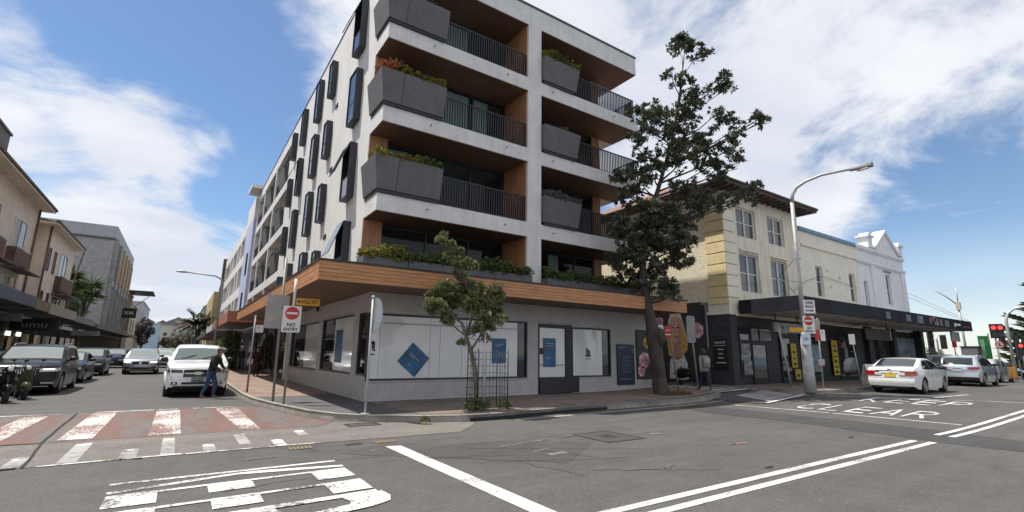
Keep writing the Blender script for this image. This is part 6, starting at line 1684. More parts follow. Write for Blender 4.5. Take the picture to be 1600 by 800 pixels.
def make_car(name, label, cat, C, loc, rz, pm, wins, screen, rear, group=None, spokes=5, dark_rim=False, roofrails=False, doors=(), handles=(), mirror=None, windscreen=M_CGLP, extra=None, ww=.215):
    t = thing(name, label, cat, loc, rz, group)
    # local frame: nose along +X, centred on the car's middle
    def ctr(mb): 
        mb.v = [(v[0] - C.L / 2, v[1], v[2]) for v in mb.v]; return mb
    def add(nm, mb, m, par=t, **k): return ctr(mb).build(nm, m, par, **k)
    o = add('body', C.body(MB()), pm); o.data.set_sharp_from_angle(angle=R_(42))
    u = MB(); u.box(.35, C.L - .35, -C.W / 2 + .24, C.W / 2 - .24, .19, C.belt - .25); u.box(C.ax[0] + C.ar, C.ax[1] - C.ar, -C.W / 2 + .09, C.W / 2 - .09, .185, .5); add('underbody', u, M_UND)
    tm, rm = wheel_meshes(C.rw, ww, spokes, dark_rim)
    for a in C.ax:
        for sg in (-1, 1):
            y = sg * (C.W / 2 - ww / 2 - .012)
            w = bpy.data.objects.new('wheel', None); COL.objects.link(w); w.parent = t; w.location = (a - C.L / 2, y, C.rw); w.rotation_euler = (0, 0, 0 if sg > 0 else math.pi); w.empty_display_size = .1
            for nm, me in (('tyre', tm), ('rim', rm)):
                q = bpy.data.objects.new(nm, me); COL.objects.link(q); q.parent = w
    for pl in wins:
        for sg in (-1, 1): add('side_window', C.side(MB(), sg, pl), M_CGL)
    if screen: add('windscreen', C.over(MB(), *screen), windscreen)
    if rear: add('rear_window', C.over(MB(), *rear), M_CGL)
    for x, z0, z1 in doors:
        m = MB()
        for sg in (-1, 1): C.side(m, sg, [(x - .006, z0), (x + .006, z0), (x + .006, z1), (x - .006, z1)], .002)
        add('door_gap', m, M_UND)
    for x, z in handles:
        for sg in (-1, 1): add('door_handle', C.side(MB(), sg, [(x, z), (x + .2, z), (x + .2, z + .035), (x, z + .035)], .03), pm)
    if mirror:
        x, z = mirror
        for sg in (-1, 1):
            y = sg * (C.hw(x, z) + .13); m = MB(); m.ball((x, y, z + .07), (.07, .13, .085), 10, 6); m.box(x - .03, x + .03, min(sg * (C.hw(x, z) - .03), y), max(sg * (C.hw(x, z) - .03), y), z - .01, z + .03); add('mirror', m, M_TRIM)
    if roofrails:
        for sg in (-1, 1):
            y = sg * C.W * .37; xs_ = [C.L * .22 + i * C.L * .045 for i in range(9)]
            m = MB(); m.tube([(x, y, C.top(x) + (.045 if 0 < i < 8 else .0)) for i, x in enumerate(xs_)], .02, 6); add('roof_rail', m, M_CHR)
    if extra: extra(t, C, add)
    return t
# ---- profiles
SEDAN = Car(4.82, 1.82, 1.46, [(0, .60), (.02, .86), (.06, 1.0), (.18, 1.045), (.62, 1.09), (1.35, 1.40), (1.75, 1.455), (2.35, 1.46), (2.75, 1.42), (3.55, 1.03), (4.3, .93), (4.68, .80), (4.80, .66), (4.82, .55)], .96, (1.0, 3.78), .325, tumble=.24, clear=.19, tail=.13)
SUVM = Car(4.55, 1.86, 1.66, [(0, .62), (.03, 1.0), (.10, 1.12), (.42, 1.52), (.75, 1.63), (1.5, 1.665), (2.3, 1.66), (2.75, 1.58), (3.35, 1.14), (4.1, 1.03), (4.42, .88), (4.53, .70), (4.55, .6)], 1.06, (.92, 3.62), .35, tumble=.22, clear=.22, tail=.13)
SUVL = Car(4.93, 1.94, 1.76, [(0, .62), (.03, 1.0), (.10, 1.2), (.35, 1.62), (.7, 1.74), (1.6, 1.765), (2.6, 1.75), (3.05, 1.66), (3.62, 1.20), (4.4, 1.10), (4.78, 1.0), (4.90, .80), (4.93, .6)], 1.12, (.95, 3.9), .375, tumble=.20, clear=.24, nose=.20)
SUVS = Car(4.69, 1.90, 1.66, [(0, .62), (.03, 1.0), (.10, 1.15), (.42, 1.54), (.8, 1.64), (1.6, 1.665), (2.4, 1.65), (2.85, 1.56), (3.42, 1.13), (4.15, 1.03), (4.53, .92), (4.66, .74), (4.69, .6)], 1.06, (.9, 3.76), .36, tumble=.22, clear=.23, nose=.2)
UTE = Car(5.4, 1.94, 1.83, [(0, .7), (.02, 1.05), (.05, 1.30), (1.62, 1.31), (1.66, 1.70), (1.85, 1.80), (2.5, 1.835), (3.1, 1.80), (3.4, 1.70), (4.05, 1.27), (4.4, 1.20), (5.05, 1.12), (5.30, 1.02), (5.38, .80), (5.4, .6)], 1.14, (1.15, 4.38), .385, tumble=.27, clear=.26, taper=.15, nose=.30, lift=.10)
HATCH = Car(4.2, 1.78, 1.50, [(0, .6), (.03, .95), (.12, 1.1), (.4, 1.40), (.8, 1.49), (1.6, 1.50), (2.2, 1.46), (2.95, 1.03), (3.7, .93), (4.08, .78), (4.18, .62), (4.2, .5)], .98, (.75, 3.35), .31, tumble=.22)
W_SED = [[(.98, 1.01), (1.42, 1.34), (1.98, 1.385), (1.98, .99)], [(2.04, .99), (2.04, 1.388), (2.5, 1.37), (2.75, 1.32), (3.28, 1.03)]]
W_SUVM = [[(.55, 1.12), (.72, 1.42), (1.25, 1.52), (1.25, 1.10)], [(1.31, 1.10), (1.31, 1.525), (2.05, 1.55), (2.05, 1.09)], [(2.12, 1.09), (2.12, 1.55), (2.6, 1.48), (3.10, 1.13)]]
W_SUVL = [[(.5, 1.2), (.7, 1.56), (1.35, 1.63), (1.35, 1.17)], [(1.41, 1.17), (1.41, 1.635), (2.3, 1.65), (2.3, 1.16)], [(2.36, 1.16), (2.36, 1.65), (2.85, 1.58), (3.42, 1.20)]]
W_SUVS = [[(.55, 1.14), (.75, 1.44), (1.3, 1.53), (1.3, 1.11)], [(1.36, 1.11), (1.36, 1.535), (2.1, 1.55), (2.1, 1.10)], [(2.17, 1.10), (2.17, 1.55), (2.65, 1.48), (3.2, 1.13)]]
W_UTE = [[(1.78, 1.22), (1.82, 1.66), (2.45, 1.71), (2.45, 1.20)], [(2.52, 1.20), (2.52, 1.71), (3.05, 1.68), (3.7, 1.24)]]
W_HAT = [[(.5, 1.04), (.75, 1.33), (1.3, 1.40), (1.3, 1.02)], [(1.36, 1.02), (1.36, 1.405), (1.95, 1.40), (2.7, 1.03)]]
P_WHITE = paint('paint_white', (.72, .715, .70)); P_SILV = paint('paint_silver', (.46, .50, .53), .55, .32); P_SILV2 = paint('paint_grey_silver', (.33, .34, .34), .55, .32); P_BLK = paint('paint_black', (.006, .006, .008)); P_NAVY = paint('paint_navy', (.012, .016, .04), .15); P_GREY = paint('paint_charcoal', (.018, .018, .022), .15)

def plate(add, C, front, w, h, z, m, txt=None, par=None, base=.012):
    b = MB(); C.end(b, front, -w / 2, w / 2, z, z + h, .008, base=base, ny=2); o = add('number_plate', b, m)
    return o
def ex_sedan(t, C, add):
    for sg in (-1, 1):
        b = MB(); C.end(b, False, sg * .36, sg * .885, .74, .92, .03, .0, ny=6); C.side(b, sg, [(.0, .74), (.36, .78), (.30, .90), (.0, .93)], .022); add('tail_light', b, M_TAIL)
        b = MB(); C.end(b, False, sg * .30, sg * .52, .76, .86, .034, ny=3); add('reversing_light', b, M_HLT)
    b = MB(); C.end(b, False, -.50, .50, .90, .945, .035, ny=8); add('boot_trim', b, M_CHR)
    plate(add, C, False, .40, .135, .68, M_PLY, base=.015)
    b = MB(); C.end(b, False, -.055, .055, .955, 1.0, .02, ny=2); add('badge', b, M_CHR)
    b = MB(); C.end(b, False, -.62, .62, .235, .30, .012); add('bumper_lower', b, M_UND)
    b = MB(); C.end(b, False, -.8, .8, .635, .648, .003); add('boot_gap', b, M_UND)
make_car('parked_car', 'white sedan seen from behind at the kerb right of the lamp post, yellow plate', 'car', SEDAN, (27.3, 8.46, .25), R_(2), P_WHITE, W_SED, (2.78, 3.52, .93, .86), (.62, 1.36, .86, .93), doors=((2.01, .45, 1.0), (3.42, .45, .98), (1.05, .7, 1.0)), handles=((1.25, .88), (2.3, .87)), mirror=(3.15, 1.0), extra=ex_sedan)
def ex_suvm(t, C, add):
    for sg in (-1, 1):
        b = MB(); C.end(b, False, sg * .42, sg * .90, .90, 1.02, .03, .03, ny=6); C.side(b, sg, [(.0, .92), (.42, .98), (.36, 1.05), (.0, 1.04)], .022); add('tail_light', b, M_TAIL)
    plate(add, C, False, .40, .13, .80, M_PLW, base=.015)
    b = MB(); C.end(b, False, -.85, .85, .32, .50, .035); add('bumper', b, M_TRIM)
    b = MB(); C.end(b, False, -.5, .5, .935, .975, .03); add('boot_trim', b, M_CHR)
    b = MB(); b.cyl((.55, 0, 1.6), (.35, 0, 1.78), .012, 6); add('aerial', b, M_TRIM)
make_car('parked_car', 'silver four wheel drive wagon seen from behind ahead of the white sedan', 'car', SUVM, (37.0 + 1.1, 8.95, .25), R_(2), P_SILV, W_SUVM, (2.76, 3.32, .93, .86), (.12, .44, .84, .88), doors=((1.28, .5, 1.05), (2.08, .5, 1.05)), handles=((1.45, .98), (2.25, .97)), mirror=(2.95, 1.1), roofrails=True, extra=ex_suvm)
def ex_suvl(t, C, add):
    b = MB(); C.end(b, True, -.42, .42, .66, .92, .03); g = add('grille', b, M_TRIM)
    for i in range(13):
        y = -.38 + i * .0633; b = MB(); C.end(b, True, y - .008, y + .008, .68, .90, .04, ny=1, nz=1); add('grille_bar', b, M_CHR, par=g)
    b = MB(); C.end(b, True, -.45, .45, .92, .945, .036); add('grille_trim', b, M_CHR)
    for sg in (-1, 1):
        b = MB(); C.end(b, True, sg * .47, sg * .92, .80, .92, .03, .02); C.side(b, sg, [(4.45, .86), (4.93, .82), (4.93, .93), (4.5, .95)], .02); h = add('headlight', b, M_HLT)
        b = MB(); C.end(b, True, sg * .55, sg * .85, .875, .895, .042, .02); add('running_light', b, M_DRL, par=h)
        b = MB(); C.end(b, True, sg * .55, sg * .88, .40, .46, .02); add('fog_light_trim', b, M_CHR)
    b = MB(); C.end(b, True, -.5, .5, .34, .50, .02); add('lower_intake', b, M_TRIM)
    b = MB(); C.end(b, True, -.75, .75, .30, .325, .03); add('bumper_trim', b, M_CHR)
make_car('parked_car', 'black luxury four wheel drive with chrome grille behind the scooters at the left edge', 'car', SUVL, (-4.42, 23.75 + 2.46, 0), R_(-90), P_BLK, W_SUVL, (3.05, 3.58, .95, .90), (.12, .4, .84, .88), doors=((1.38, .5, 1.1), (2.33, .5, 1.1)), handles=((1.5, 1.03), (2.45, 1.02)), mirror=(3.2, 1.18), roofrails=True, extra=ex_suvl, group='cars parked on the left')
def ex_suvs(t, C, add):
    b = MB(); C.end(b, True, -.42, .42, .62, .84, .03); add('grille', b, M_TRIM)
    b = MB(); C.end(b, True, -.44, .44, .60, .625, .036); add('grille_trim', b, M_CHR); b = MB(); C.end(b, True, -.06, .06, .68, .79, .045, ny=2); add('badge', b, M_CHR)
    for sg in (-1, 1):
        b = MB(); C.end(b, True, sg * .46, sg * .90, .72, .84, .03, .03); C.side(b, sg, [(4.25, .82), (4.69, .76), (4.69, .88), (4.3, .90)], .02); h = add('headlight', b, M_HLT)
        b = MB(); C.end(b, True, sg * .52, sg * .88, .77, .81, .042, .03); add('running_light', b, M_DRL, par=h)
        b = MB(); C.end(b, True, sg * .55, sg * .85, .38, .50, .02); add('side_intake', b, M_TRIM)
    b = MB(); C.end(b, True, -.5, .5, .33, .46, .02); add('lower_intake', b, M_TRIM); b = MB(); C.end(b, True, -.7, .7, .285, .315, .03); add('bumper_trim', b, M_CHR)
    plate(add, C, True, .37, .11, .49, M_PLW, base=.03)
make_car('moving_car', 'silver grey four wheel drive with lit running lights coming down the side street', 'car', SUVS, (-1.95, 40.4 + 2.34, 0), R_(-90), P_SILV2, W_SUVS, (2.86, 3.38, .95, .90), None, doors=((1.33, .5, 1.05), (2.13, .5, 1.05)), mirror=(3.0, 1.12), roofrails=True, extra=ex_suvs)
def ex_ute(t, C, add):
    b = MB(); C.end(b, True, -.43, .43, .72, .97, .03, -.03); g = add('grille', b, M_TRIM)
    for z in (.74, .90): b = MB(); C.end(b, True, -.40, .40, z, z + .035, .045); add('grille_bar', b, M_RIMD, par=g)
    b = MB(); C.end(b, True, -.40, .40, .815, .85, .047); add('grille_bar', b, M_CHR, par=g)
    b = MB()
    n = len(b.v); pts = [(C.dx(C.L, 0, .84) + .052, .14 * math.cos(a * 2 * math.pi / 16), .835 + .055 * math.sin(a * 2 * math.pi / 16)) for a in range(16)]
    b.prism(pts, (.012, 0, 0)); add('oval_badge', b, M_CHR)
    for sg in (-1, 1):
        b = MB(); C.end(b, True, sg * .46, sg * .80, .83, .94, .03, .03); C.side(b, sg, [(5.1, .90), (5.4, .86), (5.4, .97), (5.12, 1.0)], .02); add('headlight', b, mat('headlight_smoked', (.09, .095, .10), .1, .3, 20, coat=1.0))
        b = MB(); C.end(b, True, sg * .58, sg * .76, .45, .54, .02); f = add('fog_light_trim', b, M_TRIM); b = MB(); C.end(b, True, sg * .63, sg * .71, .47, .52, .03, ny=2); add('fog_light', b, M_HLT, par=f)
    b = MB(); C.end(b, True, -.46, .46, .46, .54, .02); add('lower_intake', b, M_TRIM)
    o = plate(add, C, True, .37, .135, .555, mat('plate_black', (.03, .03, .03), .5), base=.03)
    m = MB(); text_mb('EC 87 MQ', .085, m, (C.dx(C.L, 0, .62) + .041, 0, .622), (0, 1, 0), (0, 0, 1)); add('plate_lettering', m, M_LETT, par=o)
    for y0, s_ in ((-.55, 1), (.12, 1)):
        b = MB(); x = 4.03; b.tube([(x + .02, y0, C.top(x) + .045), (3.86, y0 + .46, C.top(3.86) + .05)], .012, 5); add('wiper', b, M_TRIM)
    b = MB(); C.over(b, 4.03, 4.12, .90, .90, .010, n=2); add('cowl', b, M_TRIM)
    for sg in (-1, 1):
        for a in C.ax:
            b = MB(); pts = [(a + (C.ar + .03) * math.cos(R_(q)), C.rw + (C.ar + .03) * math.sin(R_(q))) for q in range(0, 181, 12)]
            b.tube([(C.dx(x, sg * C.hw(x, z), z), sg * (C.hw(x, z) + .005), z) for x, z in pts], .035, 5); add('arch_flare', b, P_WHITE)
    b = MB(); C.end(b, True, -.86, .86, .605, .612, .004); add('bumper_gap', b, M_UND); b = MB(); C.end(b, True, -.90, .90, 1.0, 1.008, .004); add('bonnet_gap', b, M_UND)
    b = MB(); b.box(.1, 1.55, -.78, .78, 1.30, 1.322); add('tray_cover', b, M_TRIM)
    b = MB(); C.end(b, True, -.70, .70, .35, .41, .012); add('skid_plate', b, M_TRIM)
make_car('parked_ute', 'white dual cab ute facing the camera at the kerb with a man beside it', 'ute', UTE, (.68, 20.75 + 2.7, 0), R_(-90), P_WHITE, W_UTE, (3.42, 4.02, .94, .90), None, windscreen=mat_glass('ute_windscreen', through=0, base=(.085, .11, .11)), doors=((2.48, .5, 1.15), (4.0, .6, 1.1)), mirror=(3.5, 1.22), extra=ex_ute, dark_rim=True, ww=.25)
def ex_plain(t, C, add):
    b = MB(); C.end(b, True, -.42, .42, .55, .72, .03); add('grille', b, M_TRIM)
    for sg in (-1, 1): b = MB(); C.end(b, True, sg * .48, sg * .84, .64, .74, .03, .03); add('headlight', b, M_HLT)
    b = MB(); C.end(b, True, -.6, .6, .26, .42, .02); add('lower_intake', b, M_TRIM)
    plate(add, C, True, .37, .11, .46, M_PLW, base=.03)
def simple_car(label, C, wins, scr, x, y, pm, rz=-90, z=0, grp='cars parked on the left', nm='parked_car'):
    return make_car(nm, label, 'car', C, (x, y, z), R_(rz), pm, wins, scr, None, doors=((1.33, .5, 1.0),), mirror=(C.L * .62, C.belt + .05), extra=ex_plain, group=grp)
simple_car('black hatchback in shadow left of the black four wheel drive', HATCH, W_HAT, (2.22, 2.9, .94, .88), -6.35, 27.2, P_BLK)
simple_car('dark navy sedan directly behind the black four wheel drive', SEDAN, W_SED, (2.78, 3.52, .93, .86), -4.55, 33.2, P_NAVY)
simple_car('charcoal four wheel drive third in the parked row on the left', SUVM, W_SUVM, (2.76, 3.32, .93, .86), -4.6, 41.0, P_GREY)
simple_car('dark sedan at an angle ahead of the silver grey four wheel drive on the left', SUVS, W_SUVS, (2.86, 3.38, .95, .90), -4.6, 56.0, P_NAVY)
simple_car('small white hatchback just behind the silver grey four wheel drive', HATCH, W_HAT, (2.22, 2.9, .94, .88), -1.1, 56.5, P_WHITE, grp='cars queued in the side street')
simple_car('white hatchback hidden beyond the ute in the side street', HATCH, W_HAT, (2.22, 2.9, .94, .88), .9, 33.5, P_WHITE, grp='cars queued in the side street')
simple_car('dark car further up the side street behind the parked row', SUVM, W_SUVM, (2.76, 3.32, .93, .86), -3.6, 68.0, P_GREY, grp='cars queued in the side street')
simple_car('grey van like car far up the side street', SUVL, W_SUVL, (3.05, 3.58, .95, .90), -1.4, 74.0, P_SILV2, grp='cars queued in the side street')
simple_car('silver hatchback stopped beyond the silver wagon on the main road', HATCH, W_HAT, (2.22, 2.9, .94, .88), 46.0, 9.75, P_SILV, rz=0, z=.25, grp='cars ahead on the main road')
simple_car('dark green wagon farther ahead under the end of the awning', SUVM, W_SUVM, (2.76, 3.32, .93, .86), 46.5, 12.6, P_GREY, rz=178, z=.3, grp='cars ahead on the main road')
# ---- scooters
def scooter(label, x, y, rz, pm, group='scooters at the left kerb', z=0):
    t = thing('motor_scooter', label, 'scooter', (x, y, z), R_(rz), group)
    tm, rm = wheel_meshes(.24, .11, 5, True)
    for a in (-.62, .62):
        w = bpy.data.objects.new('wheel', None); COL.objects.link(w); w.parent = t; w.location = (a, 0, .24)
        for nm, me in (('tyre', tm), ('rim', rm)):
            q = bpy.data.objects.new(nm, me); COL.objects.link(q); q.parent = w
    b = MB(); b.smooth = True
    b.ball((-.45, 0, .55), (.48, .17, .20), 14, 9); b.ball((.60, 0, .42), (.27, .13, .17), 12, 8)
    b.smooth = False; b.hexa([(.30, -.2, .30), (.38, -.2, .30), (.38, .2, .30), (.30, .2, .30), (.46, -.15, .92), (.52, -.12, .92), (.52, .12, .92), (.46, .15, .92)]); b.box(-.15, .34, -.15, .15, .24, .30)
    b.build('fairing', pm, t, bevel=.03)
    s = MB(); s.smooth = True; s.ball((-.38, 0, .76), (.38, .15, .07), 12, 6); s.build('seat', M_TRIM, t)
    h = MB(); h.tube([(.60, 0, .3), (.44, 0, 1.0)], .03, 7); h.tube([(.34, -.34, 1.04), (.44, -.1, 1.0), (.44, .1, 1.0), (.34, .34, 1.04)], .016, 6); h.build('handlebar', M_TRIM, t)
    hd = MB(); hd.smooth = True; hd.ball((.50, 0, 1.0), (.11, .13, .10), 10, 7); hb = hd.build('headset', pm, t); l = MB(); l.ball((.58, 0, 1.0), (.045, .075, .07), 9, 6); l.build('headlight', M_HLT, hb)
    for sg in (-1, 1):
        m = MB(); m.cyl((.36, sg * .28, 1.02), (.34, sg * .34, 1.22), .008, 5); m.ball((.34, sg * .35, 1.25), (.02, .06, .045), 8, 5); m.build('mirror', M_TRIM, t)
    e = MB(); e.cyl((-.75, -.17, .3), (-.25, -.17, .28), .045, 8); e.build('exhaust', M_GREYM, t)
scooter('olive green motor scooter parked before the black four wheel drive', -4.1, 22.55, -72, paint('paint_olive', (.06, .07, .035)))
scooter('black motor scooter cut by the left edge of the picture', -4.3, 21.35, -70, P_BLK)
scooter('dark motorbike like scooter parked behind the white ute', .75, 29.2, -95, P_BLK, 'scooters beyond the ute')
scooter('grey scooter second behind the white ute', .1, 46.5, -80, P_GREY, 'scooters beyond the ute')
scooter('dark motor scooter parked against the black lane wall behind the backpacker', 20.95, 15.2, -80, P_BLK, 'scooters in the lane', gz(21) + .06)

# ------------------------------------------------------------------ people
M_SKIN = mat('skin', (.36, .21, .15), .55, .08, 8)
def fabric(n, c, v=.18): return mat('cloth_' + n, c, .9, v, 9, .5, 60)
M_HAIRD = mat('hair_dark', (.03, .02, .015), .6, .3, 20); M_HAIRB = mat('hair_brown', (.09, .05, .03), .6, .3, 20)
def person(label, loc, rz, top, legs, shoes, pose=None, hgt=1.74, hair=M_HAIRD, cap=None, skirt=None, long_hair=False, coat_len=0.0, bag=None, group=None, bulk=1.08):
    """one continuous skinned body; facing -Y in its own space. pose overrides joint positions"""
    k = hgt / 1.74
    J = dict(pelvis=(0, 0, .95), waist=(0, 0, 1.08), chest=(0, 0, 1.32), neck=(0, 0.01, 1.48), hd0=(0, 0, 1.55), hd1=(0, -.015, 1.63), hd2=(0, -.005, 1.69),
             hipL=(.09, 0, .92), hipR=(-.09, 0, .92), kneeL=(.10, -.02, .50), kneeR=(-.10, -.02, .50), ankL=(.10, .02, .09), ankR=(-.10, .02, .09), toeL=(.115, -.14, .045), toeR=(-.115, -.14, .045),
             shL=(.17, .01, 1.42), shR=(-.17, .01, 1.42), elL=(.24, .03, 1.15), elR=(-.24, .03, 1.15), wrL=(.25, -.05, .90), wrR=(-.25, -.05, .90))
    if pose: J.update(pose)
    J = {a: Vector(b) * k for a, b in J.items()}
    for S in 'LR':
        d = (J['wr' + S] - J['el' + S]).normalized(); J['pl' + S] = J['wr' + S] + d * .075 * k
    Rr = dict(pelvis=(.155, .115), waist=(.14, .10), chest=(.175, .12), neck=(.055, .058), hd0=(.066, .075), hd1=(.077, .098), hd2=(.070, .088), hipL=(.095, .10), hipR=(.095, .10), kneeL=(.062, .066), kneeR=(.062, .066), ankL=(.044, .05), ankR=(.044, .05), toeL=(.04, .032), toeR=(.04, .032), shL=(.068, .068), shR=(.068, .068), elL=(.05, .05), elR=(.05, .05), wrL=(.031, .036), wrR=(.031, .036), plL=(.022, .042), plR=(.022, .042))
    for q in ('waist', 'chest', 'shL', 'shR', 'elL', 'elR', 'kneeL', 'kneeR'): Rr[q] = tuple(v * bulk for v in Rr[q])
    names = list(J); E = [('pelvis', 'waist'), ('waist', 'chest'), ('chest', 'neck'), ('neck', 'hd0'), ('hd0', 'hd1'), ('hd1', 'hd2')]
    for S in 'LR': E += [('pelvis', 'hip' + S), ('hip' + S, 'knee' + S), ('knee' + S, 'ank' + S), ('ank' + S, 'toe' + S), ('chest', 'sh' + S), ('sh' + S, 'el' + S), ('el' + S, 'wr' + S), ('wr' + S, 'pl' + S)]
    me = bpy.data.meshes.new('body'); me.from_pydata([J[n] for n in names], [(names.index(a), names.index(b)) for a, b in E], [])
    o = bpy.data.objects.new('body', me); COL.objects.link(o)
    o.modifiers.new('skin', 'SKIN').use_smooth_shade = True
    sd = o.modifiers.new('sub', 'SUBSURF'); sd.levels = 2; sd.render_levels = 2
    sv = me.skin_vertices[0].data
    for i, n in enumerate(names): sv[i].radius = tuple(v * k for v in Rr[n]); sv[i].use_root = (n == 'pelvis')
    dg = bpy.context.evaluated_depsgraph_get(); ev = bpy.data.meshes.new_from_object(o.evaluated_get(dg))
    bpy.data.objects.remove(o); bpy.data.meshes.remove(me)
    mb = MB(); mb.smooth = True; mb.add_mesh(ev, Matrix.Identity(4)); bpy.data.meshes.remove(ev)
    # face: nose, ears, brow
    hc = J['hd1']; fw = (J['toeL'] + J['toeR'] - J['ankL'] - J['ankR']); fw = Vector((0, -1, 0)) if 'look' not in (pose or {}) else Vector(pose['look']).normalized()
    sx = Vector((-fw.y, fw.x, 0))
    mb.ball(hc + fw * .105 * k + Vector((0, 0, -.005)), (.016 * k, .02 * k, .025 * k), 7, 5)
    for s_ in (-1, 1): mb.ball(hc + sx * s_ * .080 * k, (.014 * k, .02 * k, .03 * k), 7, 5)
    # fingers: five unequal chains from each palm
    for S in 'LR':
        sg = 1 if S == 'L' else -1; d = (J['pl' + S] - J['wr' + S]).normalized(); a = d.cross(Vector((1, 0, 0))).normalized(); cr = Vector((-sg, 0, 0)) * .35
        for i, (off, ln) in enumerate(((.03, .062), (.01, .072), (-.01, .068), (-.03, .052))):
            p = J['pl' + S] + a * off * k + d * .012; q = p + d * ln * .5 * k; r_ = q + (d * .8 + cr).normalized() * ln * .5 * k
            mb.tube([p, q, r_], [.0095 * k, .009 * k, .007 * k], 6)
        p = J['wr' + S] + a * .035 * k + d * .03; mb.tube([p, p + (d * .7 + a * .7) * .035 * k, p + (d * 1.0 + a * .6) * .065 * k], [.011 * k, .010 * k, .008 * k], 6)
    segs = [(J[a], J[b], a, b) for a, b in E]
    def cls(c):
        best = None
        for p, q, a, b in segs:
            t = max(0, min(1, (c - p).dot(q - p) / max((q - p).length_squared, 1e-9))); d = (p + (q - p) * t - c).length
            if best is None or d < best[0]: best = (d, a, b, t)
        _, a, b, t = best
        if b.startswith('toe') or (b.startswith('ank') and t > .88): return 2
        if b.startswith('pl') or (b.startswith('wr') and t > .93): return 3
        if a in ('neck', 'hd0', 'hd1'): return 3
        if b == 'neck' and t > .8: return 3
        if a.startswith('knee') or a.startswith('hip') or (b.startswith('hip') and c.z < J['pelvis'].z - coat_len): return 1
        if c.z < J['pelvis'].z - .02 * k and coat_len <= 0 and a == 'pelvis': return 1
        return 0
    for i, f in enumerate(mb.f):
        c = Vector((0, 0, 0))
        for v in f: c += Vector(mb.v[v])
        mb.m[i] = cls(c / len(f))
    t = thing('person', label, 'person', loc, rz, group)
    mb.build('body', [top, legs, shoes, M_SKIN], t)
    h = MB(); h.smooth = True
    hh = J['hd2']; h.ball(hh + Vector((0, 0, .015)) - fw * .012, (.088 * k, .108 * k, .082 * k), 12, 8); h.ball(J['hd1'] - fw * .035 * k, (.086 * k, .085 * k, .10 * k), 12, 8)
    if long_hair: h.ball(J['hd0'] - fw * .06 * k + Vector((0, 0, -.04)), (.085 * k, .05 * k, .17 * k), 10, 7)
    h.build('hair', hair, t)
    if cap:
        c = MB(); c.smooth = True; c.ball(hh + Vector((0, 0, .035)) - fw * .005, (.098 * k, .115 * k, .075 * k), 12, 8); c.tube([hh + fw * .08 + Vector((0, 0, .02)), hh + fw * .19 + Vector((0, 0, .005))], [.065, .05], 8); c.build('cap', cap, t)
    if skirt:
        c = MB(); c.lathe([(.15 * k, .98 * k), (.19 * k, .8 * k), (.24 * k, .45 * k), (.25 * k, .38 * k)], 14); c.build('skirt', skirt, t)
    if coat_len > 0:
        c = MB(); c.smooth = True; c.lathe([(.17 * k, 1.2 * k), (.18 * k, 1.0 * k), (.195 * k, (.95 - coat_len) * k)], 14); c.v = [(v[0], v[1] * .75, v[2]) for v in c.v]; c.build('coat_skirt', top, t)
    return t, J
# man leaning at the ute
lean = dict(pelvis=(0, .05, .93), waist=(0, .01, 1.07), chest=(0, -.07, 1.30), neck=(0, -.12, 1.46), hd0=(0, -.16, 1.52), hd1=(0, -.20, 1.60), hd2=(0, -.19, 1.66), hipL=(.09, .05, .90), hipR=(-.09, .05, .90),
            kneeL=(.10, -.10, .50), kneeR=(-.10, .08, .50), ankL=(.11, -.06, .09), ankR=(-.11, .24, .10), toeL=(.12, -.21, .045), toeR=(-.12, .09, .045),
            shL=(.17, -.08, 1.40), shR=(-.17, -.08, 1.40), elL=(.22, -.17, 1.14), elR=(-.24, -.12, 1.14), wrL=(.16, -.37, .98), wrR=(-.15, -.34, .96))
person('man in a dark jacket, jeans and cap bending beside the white ute', (1.08, 20.15, .0), R_(62), fabric('black_jacket', (.018, .018, .017)), fabric('blue_jeans', (.035, .06, .13)), fabric('shoe_red_grey', (.22, .10, .09)), lean, 1.72, bulk=1.2, cap=fabric('cap_grey', (.16, .16, .15)))
walk = dict(hipL=(.09, 0, .92), kneeL=(.10, -.16, .52), ankL=(.10, -.22, .11), toeL=(.11, -.37, .07), kneeR=(-.10, .06, .50), ankR=(-.10, .28, .14), toeR=(-.11, .15, .05), elL=(.24, .14, 1.17), wrL=(.25, .14, .92), elR=(-.24, -.06, 1.16), wrR=(-.24, -.22, .95))
person('pedestrian in a dark top and blue jeans with a pale cap on the footpath', (3.55, 37.8, .15), R_(10), fabric('dark_navy', (.02, .02, .028)), fabric('jeans_dark', (.03, .045, .09)), fabric('shoe_black', (.02, .02, .02)), walk, 1.76, cap=fabric('cap_white', (.6, .6, .58)))
person('pedestrian in a maroon top and black skirt, middle of the three on the footpath', (4.0, 36.0, .15), R_(-20), fabric('maroon', (.10, .02, .03)), fabric('black_tights', (.015, .014, .016)), fabric('shoe_black', (.02, .02, .02)), walk, 1.66, skirt=fabric('black_skirt', (.016, .015, .018)), long_hair=True, hair=M_HAIRB)
person('pedestrian in a long dark dress nearest the camera on the side street footpath', (3.92, 32.6, .15), R_(5), fabric('dark_red_black', (.045, .016, .018)), fabric('black_tights', (.015, .014, .016)), fabric('shoe_brown', (.06, .03, .02)), None, 1.68, skirt=fabric('dark_dress', (.028, .012, .014)), long_hair=True)
tb_ = thing('shoulder_bag', 'white bag carried by the pedestrian in the long dark dress', 'bag', (3.60, 32.55, .92), world=True)
MB().box(3.5, 3.72, 32.48, 32.6, .85, 1.15).build('bag_body', fabric('bag_white', (.6, .6, .58)), tb_, bevel=.03); m = MB(); m.tube([(3.54, 32.54, 1.14), (3.61, 32.54, 1.34), (3.68, 32.54, 1.14)], .01, 6); m.build('strap', M_TRIM, tb_)
zb_ = gz(19.1) + .065
